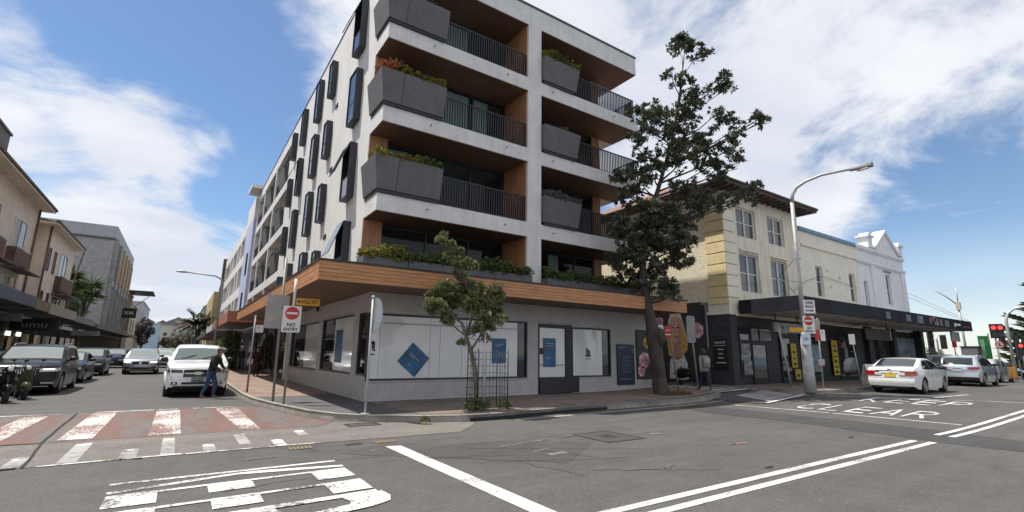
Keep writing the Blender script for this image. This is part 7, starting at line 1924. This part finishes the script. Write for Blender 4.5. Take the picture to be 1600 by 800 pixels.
bp_t, J_ = person('backpacker in a grey hooded top and dark trousers crossing the lane', (19.25, 13.3, zb_), R_(65 + 90), fabric('grey_hoodie', (.30, .29, .28)), fabric('navy_trousers', (.025, .024, .055)), fabric('shoe_tan', (.16, .085, .035)), walk, 1.76, hair=M_HAIRB, coat_len=.14)
bk_ = thing('backpack', 'grey backpack with dark straps on the backpacker', 'backpack', (19.25, 13.3, zb_), R_(65 + 90))
b = MB(); b.box(-.15, .15, .13, .30, 1.0, 1.42); b.build('pack_body', fabric('pack_grey', (.34, .33, .31)), bk_, bevel=.05)
b = MB(); b.box(-.11, .11, .301, .35, 1.04, 1.22); b.build('pocket', fabric('pack_grey_dark', (.2, .19, .18)), bk_, bevel=.02)
b = MB()
for s_ in (-1, 1): b.tube([(s_ * .11, .14, 1.40), (s_ * .12, .03, 1.50), (s_ * .12, -.13, 1.38), (s_ * .13, -.12, 1.2), (s_ * .14, .10, 1.06)], .018, 6)
b.build('strap', M_TRIM, bk_)
person('person in dark clothes with a red jacket half hidden behind the big tree', (17.95, 14.75, gz(17.95) + .15), R_(30), fabric('red_jacket', (.20, .02, .025)), fabric('black_trousers', (.018, .017, .02)), fabric('shoe_black', (.02, .02, .02)), walk, 1.74)
# figure at the upper window of the stucco flats is only a curtain in shade: not built

# ------------------------------------------------------------------ signs, lamps, signals
M_POST = mat('post_grey', (.23, .225, .22), .5, .15, 5, metal=.3)
M_POSTL = mat('post_pale', (.42, .42, .41), .5, .12, 5, metal=.2)
M_SBACK = mat('sign_back', (.36, .345, .34), .5, .1, 3, metal=.2)
M_SWH = mat('sign_face_white', (.72, .71, .68), .45, .04); M_SRED = mat('sign_red', (.50, .03, .025), .4, .08); M_SBLK = mat('sign_ink', (.02, .02, .02), .5)
M_SBLU = mat('sign_blue', (.02, .05, .25), .45); M_SYEL = mat('sign_orange', (.62, .30, .02), .5, .08); M_SGRN = mat('sign_green', (.02, .22, .08), .5)
def rrect(cx, cz, w, h, r, n=4):
    out = []
    for (sx, sz, a0) in ((1, 1, 0), (-1, 1, 90), (-1, -1, 180), (1, -1, 270)):
        for i in range(n + 1):
            a = R_(a0 + 90 * i / n); out.append((cx + sx * (w / 2 - r) + r * math.cos(a), cz + sz * (h / 2 - r) + r * math.sin(a)))
    return out
def sign_plate(t, cx, cz, w, h, mt, y=-.04, r=.03, nm='sign_plate'):
    m = MB(); m.prism([(x, y, z) for x, z in rrect(cx, cz, w, h, r)], (0, .012, 0)); o = m.build(nm, mt, t)
    b = MB(); b.box(cx - .03, cx + .03, y + .013, 0, cz - .02, cz + .02); b.build('bracket', M_POST, o)
    return o
def no_entry(t, cx, cz, w, h, y=-.04):
    o = sign_plate(t, cx, cz, w, h, M_SWH, y)
    rr = w * .38; zc = cz + h * .22
    m = MB(); m.prism([(cx + rr * math.cos(R_(i * 15)), y - .004, zc + rr * math.sin(R_(i * 15))) for i in range(24)], (0, .003, 0)); m.build('red_disc', M_SRED, o)
    m = MB(); m.box(cx - rr * .78, cx + rr * .78, y - .007, y - .0045, zc - rr * .17, zc + rr * .17); m.build('white_bar', M_SWH, o)
    m = MB(); text_mb('NO', h * .19, m, (cx, y - .004, cz - h * .22), (1, 0, 0), (0, 0, 1), bold=.004); text_mb('ENTRY', h * .165, m, (cx, y - .004, cz - h * .395), (1, 0, 0), (0, 0, 1), bold=.003); m.build('lettering', M_SBLK, o)
def post(t, p0, p1, r=.03, mt=M_POST, n=10):
    m = MB(); m.tube([p0, p1], r, n); m.build('post', mt, t)
# no entry pole with street name blade
t = thing('no_entry_sign', 'white and red no entry sign on the pole at the side street corner', 'sign', (2.67, 15.52, .15), R_(-6))
post(t, (0, 0, -.05), (0, 0, 3.55), .032, M_POST); m = MB(); m.tube([(0, 0, 2.82), (0, 0, 3.62)], .042, 10); m.build('pole_cap_sleeve', M_SWH, t)
no_entry(t, -.02, 2.42, .50, .77)
m = MB(); m.box(.06, .72, -.012, .012, 2.84, 3.05); o = m.build('street_name_blade', M_SYEL, t)
m = MB(); text_mb('HALL ST', .14, m, (.39, -.016, 2.945), (1, 0, 0), (0, 0, 1), bold=.002); m.prism([(.08, -.018, 2.945), (.15, -.018, 2.985), (.15, -.018, 2.905)], (0, .004, 0)); m.build('lettering', M_SBLK, o)
# big blank sign seen from behind
t = thing('sign_back_pole', 'large blank grey sign back on a tall pole left of the no entry sign', 'sign', (2.55, 16.63, .15), R_(4))
post(t, (0, 0, -.05), (-.05, 0, 4.4), .038)
m = MB(); m.prism([(x, -.055, z) for x, z in rrect(-.16, 2.70, .66, 1.05, .06)], (0, .014, 0)); o = m.build('sign_plate', M_SBACK, t)
b = MB(); b.box(-.35, .05, -.04, -.0, 2.95, 3.0); b.box(-.35, .05, -.04, -.0, 2.4, 2.45); b.build('bracket', M_POST, o); b = MB(); b.ball((-.02, -.06, 2.82), (.035, .02, .035), 8, 5); b.build('bolt', mat('bolt_blue', (.1, .13, .25), .5), o)
# small parking sign on a pole
t = thing('parking_sign', 'small pale sign on the pole nearest the pedestrians on the side street footpath', 'sign', (2.25, 20.49, .15), R_(0))
post(t, (0, 0, -.05), (-.0, 0, 2.75), .035); o = sign_plate(t, .17, 2.30, .26, .28, M_SWH)
m = MB(); text_mb('P', .13, m, (.15, -.045, 2.33), (1, 0, 0), (0, 0, 1)); m.build('lettering', M_SBLU, o); m = MB(); m.cyl((0, 0, 2.72), (0, 0, 2.78), .045, 8); m.build('post_cap', M_POSTL, t)
# rounded sign seen nearly edge on
t = thing('edge_on_sign', 'rounded pale sign seen almost edge on by its pole at the building corner', 'sign', (3.96, 12.19, .15), R_(0))
post(t, (0, 0, -.05), (.0, 0, 2.86), .032, M_POSTL); m = MB(); m.ball((0, 0, 2.88), (.05, .05, .04), 9, 6); m.build('post_cap', M_POSTL, t)
pts = []
for i in range(21):
    a = R_(-90 + 180 * i / 20); pts.append((.42 * math.cos(a) ** .8 if math.cos(a) > 0 else 0, 2.42 + .44 * math.sin(a)))
m = MB(); c_, s_ = math.cos(R_(77)), math.sin(R_(77)); m.prism([(.03 + u * c_ * .95, -.03 - u * s_ * .95, z) for u, z in pts], (.012 * s_, .012 * c_, 0)); m.build('sign_plate', mat('sign_pale_blue', (.27, .30, .32), .35, .1, 2), t)
m = MB(); m.cyl((0, 0, .0), (0, 0, .04), .11, 12); m.build('base_flange', M_POSTL, t)
# accessible parking sign
t = thing('accessible_parking_sign', 'white accessible parking sign on the pole in front of the young tree', 'sign', (6.94, 11.55, .15), R_(-8))
post(t, (0, 0, -.05), (0, 0, 2.65), .03, M_POSTL); o = sign_plate(t, 0, 2.42, .30, .50, M_SWH)
m = MB(); text_mb('P', .17, m, (0, -.045, 2.56), (1, 0, 0), (0, 0, 1)); m.build('lettering', M_SBLK, o)
m = MB(); m.box(-.10, .10, -.044, -.0405, 2.24, 2.44); w_ = m.build('blue_square', M_SBLU, o)
m = MB(); m.tube([(.02 + .05 * math.cos(R_(a)), -.047, 2.31 + .05 * math.sin(R_(a))) for a in range(150, 391, 20)], .008, 5); m.tube([(-.01, -.047, 2.40), (-.01, -.047, 2.33), (.035, -.047, 2.33), (.055, -.047, 2.28)], .009, 5); m.ball((-.012, -.047, 2.415), (.014, .004, .014), 8, 5); m.build('wheelchair_symbol', M_SWH, w_)
# two poles by the big tree
t = thing('bus_zone_sign', 'leaning pole with red and white sign plates beside the big tree trunk', 'sign', (16.98, 13.12, gz(17.1) + .15), R_(-30))
m = MB(); m.tube([(0.15, 0, -.05), (-.12, 0, 2.2), (-.18, 0, 2.75)], .035, 8); m.build('post', M_POST, t)
o = sign_plate(t, -.22, 2.42, .30, .52, mat('sign_crimson', (.40, .02, .03), .45)); m = MB(); text_mb('BUS', .09, m, (-.22, -.045, 2.5), (1, 0, 0), (0, 0, 1)); m.box(-.34, -.10, -.045, -.041, 2.30, 2.34); m.build('lettering', M_LETT, o)
o = sign_plate(t, -.54, 2.46, .28, .50, M_SWH); m = MB(); text_mb('P', .18, m, (-.54, -.045, 2.56), (1, 0, 0), (0, 0, 1)); m.box(-.64, -.45, -.045, -.041, 2.28, 2.4); m.build('lettering', M_SBLK, o)
t = thing('sign_back_pole', 'tall rounded grey sign seen from behind on a pole at the lane crossing', 'sign', (18.19, 13.0, gz(18.2) + .15), R_(-20))
post(t, (.1, 0, -.05), (-.12, 0, 3.1), .035); m = MB(); m.prism([(x, -.05, z) for x, z in rrect(-.12, 2.55, .42, 1.15, .12)], (0, .014, 0)); m.build('sign_plate', mat('sign_back_dark', (.20, .215, .21), .45, .15, 3, metal=.2), t)
# lamp post with its signs
zl = gz(21.5) + .13
t = thing('lamp_post', 'tall pale lamp post with curved arm and one way signs right of the lane', 'lamp post', (21.52, 10.02, zl))
m = MB(); m.tube([(0, 0, -.05), (0, 0, 1.0), (0, 0, 2.05), (0, 0, 2.35)], [.23, .20, .18, .11], 16); m.build('base_column', mat('column_concrete', (.48, .47, .45), .8, .15, 3, .2, 30), t)
m = MB(); m.tube([(0, 0, 2.34), (0, -.02, 5), (0, -.05, 8.0)], [.10, .085, .075], 12); m.build('pole', M_POSTL, t)
arm = [(0, -.05, 8.0), (.05, -.08, 8.35), (.1, -.25, 8.65), (.2, -.6, 8.85), (.35, -1.2, 9.0), (.6, -2.2, 9.0)]
m = MB(); m.tube(arm, [.085, .075, .07, .06, .055, .05], 10); m.build('arm', M_POSTL, t)
m = MB(); m.smooth = True; m.hexa([(.52, -2.15, 8.92), (.70, -2.15, 8.92), (.86, -2.95, 8.92), (.62, -2.95, 8.92), (.55, -2.15, 9.08), (.67, -2.15, 9.08), (.80, -2.95, 9.13), (.68, -2.95, 9.13)]); lh = m.build('lamp_head', mat('lamp_head_grey', (.2, .2, .2), .5), t, bevel=.04); m = MB(); m.box(.60, .74, -2.8, -2.4, 8.86, 8.915); m.build('lens', mat('lamp_lens', (.5, .48, .42), .2), lh)
SG = Quaternion((0, 0, 1), R_(-32))
def on_lamp(nm, u, z, w, h, mt, yy=-.24):
    """plates face the camera side of the column"""
    c, s_ = math.cos(R_(-30)), math.sin(R_(-30))
    def L2(x, y, zz): return (x * c - y * s_, x * s_ + y * c, zz)
    m = MB(); m.prism([L2(x, yy, zz) for x, zz in rrect(u, z, w, h, .03)], tuple(Vector(L2(0, .012, 0)))); o = m.build(nm, mt, t)
    return o, L2
def lamp_text(o, L2, s, size, u, z, mt, yy=-.246, bold=.0):
    m = MB(); ux = Vector(L2(1, 0, 0)); text_mb(s, size, m, L2(u, yy, z), ux, (0, 0, 1), bold=bold); m.build('lettering', mt, o)
o, L2 = on_lamp('one_way_sign', .22, 3.42, .50, .56, M_SWH, -.16)
lamp_text(o, L2, 'ONE', .17, .22, 3.58, M_SBLK, -.166, .003); lamp_text(o, L2, 'WAY', .17, .22, 3.41, M_SBLK, -.166, .003)
m = MB(); m.prism([L2(x, -.166, z) for x, z in ((.03, 3.23), (.03, 3.27), (.30, 3.27), (.30, 3.30), (.41, 3.25), (.30, 3.20), (.30, 3.23))], tuple(Vector(L2(0, .003, 0)))); m.build('arrow', M_SBLK, o)
o, L2 = on_lamp('no_entry_plate', .06, 2.66, .50, .72, M_SWH, -.24)
m = MB(); m.prism([L2(.06 + .19 * math.cos(R_(i * 15)), -.244, 2.82 + .19 * math.sin(R_(i * 15))) for i in range(24)], tuple(Vector(L2(0, .003, 0)))); m.build('red_disc', M_SRED, o)
m = MB(); m.prism([L2(x, -.248, z) for x, z in ((-.09, 2.79), (.21, 2.79), (.21, 2.85), (-.09, 2.85))], tuple(Vector(L2(0, .003, 0)))); m.build('white_bar', M_SWH, o)
lamp_text(o, L2, 'NO', .13, .06, 2.52, M_SBLK, -.246, .002); lamp_text(o, L2, 'ENTRY', .115, .06, 2.39, M_SBLK, -.246, .002)
o, L2 = on_lamp('orange_blade', -.50, 2.45, .62, .17, M_SYEL, -.26); o, L2 = on_lamp('small_white_plate', -.15, 2.07, .40, .44, mat('plate_pale_blue', (.55, .62, .66), .4), -.27)
m = MB(); m.prism([L2(x, -.275, z) for x, z in ((-.24, 2.02), (-.06, 2.02), (-.06, 2.12), (-.12, 2.16), (-.2, 2.14), (-.26, 2.08))], tuple(Vector(L2(0, .003, 0)))); m.build('pictogram', mat('plate_mark', (.25, .32, .36), .5), o)
o, L2 = on_lamp('red_plate', .40, 2.24, .22, .46, M_SRED, -.22); o, L2 = on_lamp('white_plate', .63, 2.24, .20, .46, M_SWH, -.22); lamp_text(o, L2, 'P', .12, .63, 2.34, M_SBLK, -.226)
ml = on_lamp('sign_rail', .35, 2.2, .7, .05, M_POST, -.205)
t = thing('leaning_pole', 'bare pale pole leaning in front of the black shopfronts', 'pole', (22.9, 11.45, gz(22.9) + .13)); m = MB(); m.tube([(0, 0, -.05), (-.64, 0, 2.6)], .045, 8); m.build('shaft', M_POSTL, t); m = MB(); m.ball((-.65, 0, 2.63), (.055, .055, .05), 8, 5); m.build('cap', M_POSTL, t)
t = thing('sign_back_pole', 'thin pole with grey sign backs just right of the lamp post', 'sign', (22.25, 9.84, gz(22.25) + .13), R_(-30)); post(t, (0, 0, -.05), (.05, 0, 2.95), .028, M_POSTL)
m = MB(); m.prism([(x, -.04, z) for x, z in rrect(-.1, 2.62, .42, .62, .03)], (0, .012, 0)); m.build('sign_plate', M_SBACK, t); m = MB(); m.prism([(x, -.04, z) for x, z in rrect(.02, 1.13, .26, .26, .03)], (0, .012, 0)); m.build('small_plate', mat('plate_pinkish', (.45, .38, .35), .5), t)
t = thing('parking_sign', 'small white parking sign on a leaning pole behind the white sedan', 'sign', (27.3, 10.35, gz(28) + .13), R_(-50)); m = MB(); m.tube([(0, 0, -.05), (-.2, 0, 2.3)], .028, 8); m.build('post', M_POSTL, t); sign_plate(t, -.2, 2.2, .26, .50, M_SWH)
# shop boards by the corner building
t = thing('shop_sign', 'grey board with dark letters hanging under the awning behind the leaning pole', 'sign', (24.4, 12.2, 3.4), world=True)
m = MB(); m.box(23.3, 25.9, 12.15, 12.25, 2.85, 3.3); o = m.build('panel', mat('board_greyish', (.27, .265, .265), .6, .12, 3), t); m = MB()
for s_, x in (('M', 24.0), ('F', 24.6), ('Z', 25.2)): text_mb(s_, .28, m, (x, 12.14, 3.06), (1, 0, 0), (0, 0, 1))
m.build('lettering', M_DKL, o); m = MB(); m.box(23.5, 23.54, 12.18, 12.22, 3.301, 3.76); m.box(25.6, 25.64, 12.18, 12.22, 3.301, 3.76); m.build('hanger', M_DKM, t)
M_YEL2 = mat('shop_yellow', (.50, .38, .02), .6, .15, 3)
for lb, x0, x1, z0, z1 in (('yellow vertical shop banner left of the lamp post', 26.9, 27.45, 1.15, 2.4), ('small yellow panel under the yellow banner left of the lamp post', 27.15, 27.7, .55, 1.05), ('tall yellow vertical banner right of the lamp post', 31.6, 32.3, .7, 2.7), ('yellow sign above the orange blade behind the lamp post', 25.9, 26.7, 2.9, 3.4)):
    t = thing('shop_banner', lb, 'banner', ((x0 + x1) / 2, YR - .06, z0), group='yellow panels on the shopfronts', world=True); o = MB().box(x0, x1, YR - .10, YR - .06, z0, z1).build('panel', M_YEL2, t); m = MB(); n = max(1, int((z1 - z0) / .32))
    for i in range(n): m.box(x0 + .14, x1 - .16, YR - .106, YR - .1005, z0 + .12 + i * .3, z0 + .26 + i * .3 - .05 * (i % 2))
    m.build('print', M_SHOPD, o)
for lb, x0, x1, z0, z1, mt in (('pale poster sheets in the shop window beside the black corner pillar', 22.35, 23.1, 1.75, 2.25, mat('poster_mixed', (.22, .22, .22), .7, .8, 5)), ('black and white photograph low in the corner shop window', 22.45, 23.15, .85, 1.5, MATS['poster_mixed']), ('pale print above the corner shop doorway', 24.1, 25.1, 2.5, 3.0, mat('poster_grey', (.26, .27, .30), .6, .4, 4)), ('grey blue print in the transom over the corner shop window', 23.3, 23.9, 2.48, 3.05, MATS['poster_grey']), ('blue and white notices on the shop glass right of the lamp post', 29.0, 30.1, .9, 2.4, mat('poster_bluewhite', (.20, .27, .32), .6, .5, 3))):
    t = thing('window_poster', lb, 'poster', ((x0 + x1) / 2, YR - .04, z0), world=True); MB().box(x0, x1, YR - .045, YR - .034, z0, z1).build('sheet', mt, t)
t = thing('hanging_sign', 'long dark sign board hung under the awning behind the white sedan', 'sign', (34.5, 11.9, 3.6), world=True); MB().box(32.6, 36.2, 11.85, 11.95, 2.75, 3.4).build('panel', M_SHOPD, t); m = MB(); m.box(33, 33.04, 11.88, 11.92, 3.401, 3.76); m.box(35.8, 35.84, 11.88, 11.92, 3.401, 3.76); m.build('hanger', M_DKM, t); MB().box(36.21, 36.27, 11.84, 11.96, 2.8, 3.45).build('end_trim', M_LETT, t)
t = thing('sandwich_board', 'white sandwich board on the footpath left of the white sedan', 'sign', (29.8, 10.9, .38), R_(-20)); 
for s_ in (-1, 1): MB().hexa([(-.3, s_ * .28 - .015, 0), (.3, s_ * .28 - .015, 0), (.3, s_ * .28 + .015, 0), (-.3, s_ * .28 + .015, 0), (-.3, s_ * .03 - .015, 1.0), (.3, s_ * .03 - .015, 1.0), (.3, s_ * .03 + .015, 1.0), (-.3, s_ * .03 + .015, 1.0)]).build('panel', M_SWH, t)
# traffic signals and poles at the beach end
M_SIG = mat('signal_black', (.015, .015, .016), .6)
M_REDON = mat('signal_red_lit', (.3, .02, .02), .3, emit=(1, .05, .03, 1.1)); M_LOFF = mat('signal_lens_off', (.03, .03, .03), .3)
def head(t, c, rz, s=1.0, lit=None, boardw=0):
    ca, sa = math.cos(rz), math.sin(rz)
    def T(x, y, z): return (c[0] + x * ca - y * sa, c[1] + x * sa + y * ca, c[2] + z)
    m = MB()
    def bx(x0, x1, y0, y1, z0, z1): m.hexa([T(x0, y0, z0), T(x1, y0, z0), T(x1, y1, z0), T(x0, y1, z0), T(x0, y0, z1), T(x1, y0, z1), T(x1, y1, z1), T(x0, y1, z1)])
    bx(-.16 * s, .16 * s, -.1, .12, -.5 * s, .5 * s)
    if boardw: bx(-boardw, boardw, .0, .02, -.68 * s, .68 * s)
    o = m.build('signal_head', M_SIG, t)
    for i in range(3):
        z = (.33 - .33 * i) * s; q = MB(); q.tube([T(0, -.11, z), T(0, -.125, z)], .11 * s, 12); q.build('lens', M_REDON if lit == i else M_LOFF, o)
        q = MB(); q.tube([T(-.12 * s, -.1, z + .05 * s), T(-.1 * s, -.30, z + .09 * s), T(.1 * s, -.30, z + .09 * s), T(.12 * s, -.1, z + .05 * s)], .02, 4); q.build('visor', M_SIG, o)
    return o
t = thing('traffic_light', 'traffic light pole with two dark signal heads seen past the awning end', 'traffic light', (57.2, 15.25, .25)); post(t, (0, 0, 0), (0, 0, 3.6), .07, M_POSTL); head(t, (-.15, .42, 3.0), R_(-40), 1.25); head(t, (.15, -.40, 3.0), R_(-100), 1.25)
t = thing('traffic_light', 'traffic light head with a small lower box on a dark pole under the awning end', 'traffic light', (56.6, 15.8, .25)); post(t, (0, .5, 0), (-.1, .5, 4.6), .07, M_DKM); head(t, (.05, -.25, 3.45), R_(-40), 1.3); MB().box(-.2, .2, -.45, -.05, 1.8, 2.5).build('pedestrian_signal', M_SIG, t)
t = thing('traffic_light', 'large red traffic light above a turn ban disc near the right edge', 'traffic light', (44.9, 8.78, .25)); post(t, (0, .12, 0), (0, .12, 3.7), .06, M_POSTL)
m = MB(); m.box(-.34, .34, -.05, .08, 2.86, 3.80)
def rotz(mb, a): 
    ca, sa = math.cos(a), math.sin(a); mb.v = [(v[0] * ca - v[1] * sa, v[0] * sa + v[1] * ca, v[2]) for v in mb.v]; return mb
o = rotz(m, R_(-58)).build('signal_board', M_SIG, t)
for x in (-.17, .17):
    m = MB(); m.tube([(x, -.052, 3.55), (x, -.075, 3.55)], .13, 12); rotz(m, R_(-58)).build('lens', M_REDON, o); m = MB(); m.tube([(x, -.052, 3.08), (x, -.075, 3.08)], .13, 12); rotz(m, R_(-58)).build('lens', M_LOFF, o)
m = MB(); m.prism([(.24 * math.cos(R_(i * 20)), -.02, 2.45 + .24 * math.sin(R_(i * 20))) for i in range(18)], (0, .02, 0)); o = rotz(m, R_(-58)).build('turn_ban_disc', M_SWH, t)
m = MB(); m.tube([(.21 * math.cos(R_(i * 20)), -.03, 2.45 + .21 * math.sin(R_(i * 20))) for i in range(19)], .025, 5); m.tube([(-.12, -.03, 2.57), (.12, -.03, 2.33)], .02, 5); rotz(m, R_(-58)).build('red_ring', M_SRED, o); m = MB(); m.box(-.04, .04, -.03, -.021, 2.35, 2.53); rotz(m, R_(-58)).build('arrow', M_SBLK, o)
t = thing('traffic_light', 'mast arm traffic light with a curved grey arm before the tiered pine', 'traffic light', (51.4, 9.45, .25)); m = MB(); m.tube([(0, 0, 0), (0, 0, 4.4), (.1, -.15, 4.9), (.3, -.5, 5.25), (.6, -1.6, 5.5), (.9, -3.2, 5.6)], [.11, .10, .09, .08, .07, .06], 10); m.build('mast', M_POSTL, t); head(t, (.15, -.35, 2.55), R_(70), 1.0); head(t, (-.1, .38, 2.75), R_(-30), 1.0)
t = thing('traffic_light', 'second red traffic light cut by the right edge of the picture', 'traffic light', (49.1, 8.4, .25)); post(t, (0, .1, 0), (0, .1, 2.9), .05, M_POSTL); m = MB(); m.box(-.38, .38, -.05, .08, 1.75, 2.7); o = rotz(m, R_(-58)).build('signal_board', M_SIG, t)
for x in (-.16, .16): m = MB(); m.tube([(x, -.052, 2.45), (x, -.075, 2.45)], .12, 12); rotz(m, R_(-58)).build('lens', M_REDON, o)
t = thing('traffic_light', 'small pedestrian signal low on a thin pole below the right hand red light', 'traffic light', (51.6, 9.2, .25)); post(t, (0, 0, 0), (0, 0, 2.6), .04, M_POSTL); MB().box(-.14, .14, -.2, .1, 1.45, 1.9).build('signal_head', M_SIG, t); MB().box(-.1, .1, -.12, .1, 2.1, 2.5).build('upper_head', M_SIG, t)
t = thing('clearway_sign', 'small red sign on a dark pole between the traffic lights and the silver wagon', 'sign', (58.4, 14.4, .3), R_(-35)); post(t, (0, 0, 0), (0, 0, 3.2), .04, M_DKM); sign_plate(t, 0, 2.85, .42, .75, M_SRED)
t = thing('direction_board', 'grey board with lettering hung below the awning end', 'sign', (43.8, 10.7, 3.6), world=True); MB().box(43.2, 44.9, 10.7, 10.78, 2.9, 3.55).build('panel', mat('board_grey_green', (.22, .24, .22), .6, .3, 3), t)
t = thing('light_pole', 'tall double armed light pole rising behind the end of the awning', 'lamp post', (60.3, 14.1, .3)); m = MB(); m.tube([(0, 0, 0), (0, 0, 6.6)], [.12, .09], 8); m.build('pole', M_POSTL, t); m = MB(); m.tube([(0, 0, 6.4), (-.5, .6, 7.2), (-1.0, 1.4, 8.0)], .05, 6); m.tube([(0, 0, 6.4), (0, -.05, 8.1)], .05, 6); m.build('arm', M_POSTL, t); MB().box(-.16, .16, -.16, .16, 6.0, 6.7).build('junction_box', mat('box_cream', (.5, .46, .36), .6), t)
t = thing('street_cabinet', 'dark grey cabinet like block behind the silver wagon', 'cabinet', (57.1, 13.0, .25)); MB().box(-.55, .55, -.55, .55, 0, 2.5).build('body', mat('cabinet_grey', (.13, .13, .14), .6, .15), t, bevel=.03); MB().box(-.6, .6, -.6, .6, 2.503, 2.6).build('lid', M_DKM, t)
t = thing('green_banner', 'green and white street banner on a pole right of the grey cabinet', 'banner', (57.9, 12.3, .25), R_(-55)); post(t, (.4, 0, 0), (.4, 0, 3.7), .05, M_DKM); MB().box(-.35, .36, -.03, .03, 1.4, 3.5).build('panel', mat('banner_green', (.03, .28, .06), .6, .15), t); MB().box(-.25, .05, -.036, -.0305, 1.7, 3.2).build('print', mat('banner_mint', (.35, .55, .42), .6, .3, 3), t)
for x, y, lb in ((55.5, 8.2, 'nearer'), (58.0, 7.2, 'farther')):
    t = thing('bollard_pole', 'thin pale blue pole at the end of the road, %s of two' % lb, 'pole', (x, y, .25)); post(t, (0, 0, 0), (0, 0, 4.2), .05, M_POSTL); MB().box(-.1, .1, -.25, -.05, 1.6, 2.1).build('box', M_SIG, t)
t = thing('parked_car', 'distant dark car parked at the very end of the road', 'car', (50, 8.1, .25), R_(0)) if False else None
t = thing('barrier_board', 'red and yellow warning panel at the kerb beyond the silver wagon', 'barrier', (47.0, 8.9, .25), R_(-50)); MB().box(-.3, .3, -.03, .03, .2, 1.15).build('panel', M_SRED, t); MB().box(.02, .29, -.036, -.0305, .25, 1.1).build('stripe', M_SYEL, t); post(t, (0, .05, 0), (0, .05, .4), .03)
t = thing('beach_umbrella', 'rust coloured umbrella beyond the wall at the right edge', 'umbrella', (60, 4.2, .25)); m = MB(); m.lathe([(1.4, 1.75), (.7, 2.1), (.03, 2.3)], 10); m.build('canopy', mat('umbrella_rust', (.20, .07, .05), .8), t); post(t, (0, 0, 0), (0, 0, 2.3), .03)
# lamp over the side street and its cables
t = thing('lamp_post', 'slender lamp post with a long arm over the side street beyond the awnings', 'lamp post', (2.25, 45, .15)); m = MB(); m.tube([(0, 0, 0), (0.05, 0, 6.6), (-.05, 0, 7.05), (-.5, 0, 7.3), (-2.4, 0, 7.42)], [.11, .085, .07, .06, .05], 8); m.build('pole', M_POSTL, t); m = MB(); m.smooth = True; m.ball((-2.75, 0, 7.42), (.42, .15, .09), 10, 6); m.build('lamp_head', M_POSTL, t)
m = MB(); m.tube([(28.9, YR - .05, 5.9), (24.5, YR - .9, 5.5), (21.6, 10.1, 5.9)], .012, 5); 
t = thing('service_cable', 'thin service cable sagging across the cream building front', 'cable', (25, 12, 5.5), world=True); m.build('cable', M_DKM, t); m = MB(); m.tube([(36.5, YR - .03, 6.2), (31.5, YR - .03, 6.5), (29.4, YR - .1, 6.0), (27.4, YR - .25, 5.2), (26.8, YR - .3, 5.5), (27.7, YR - .25, 5.05)], .012, 5); m.build('cable', M_DKM, t)
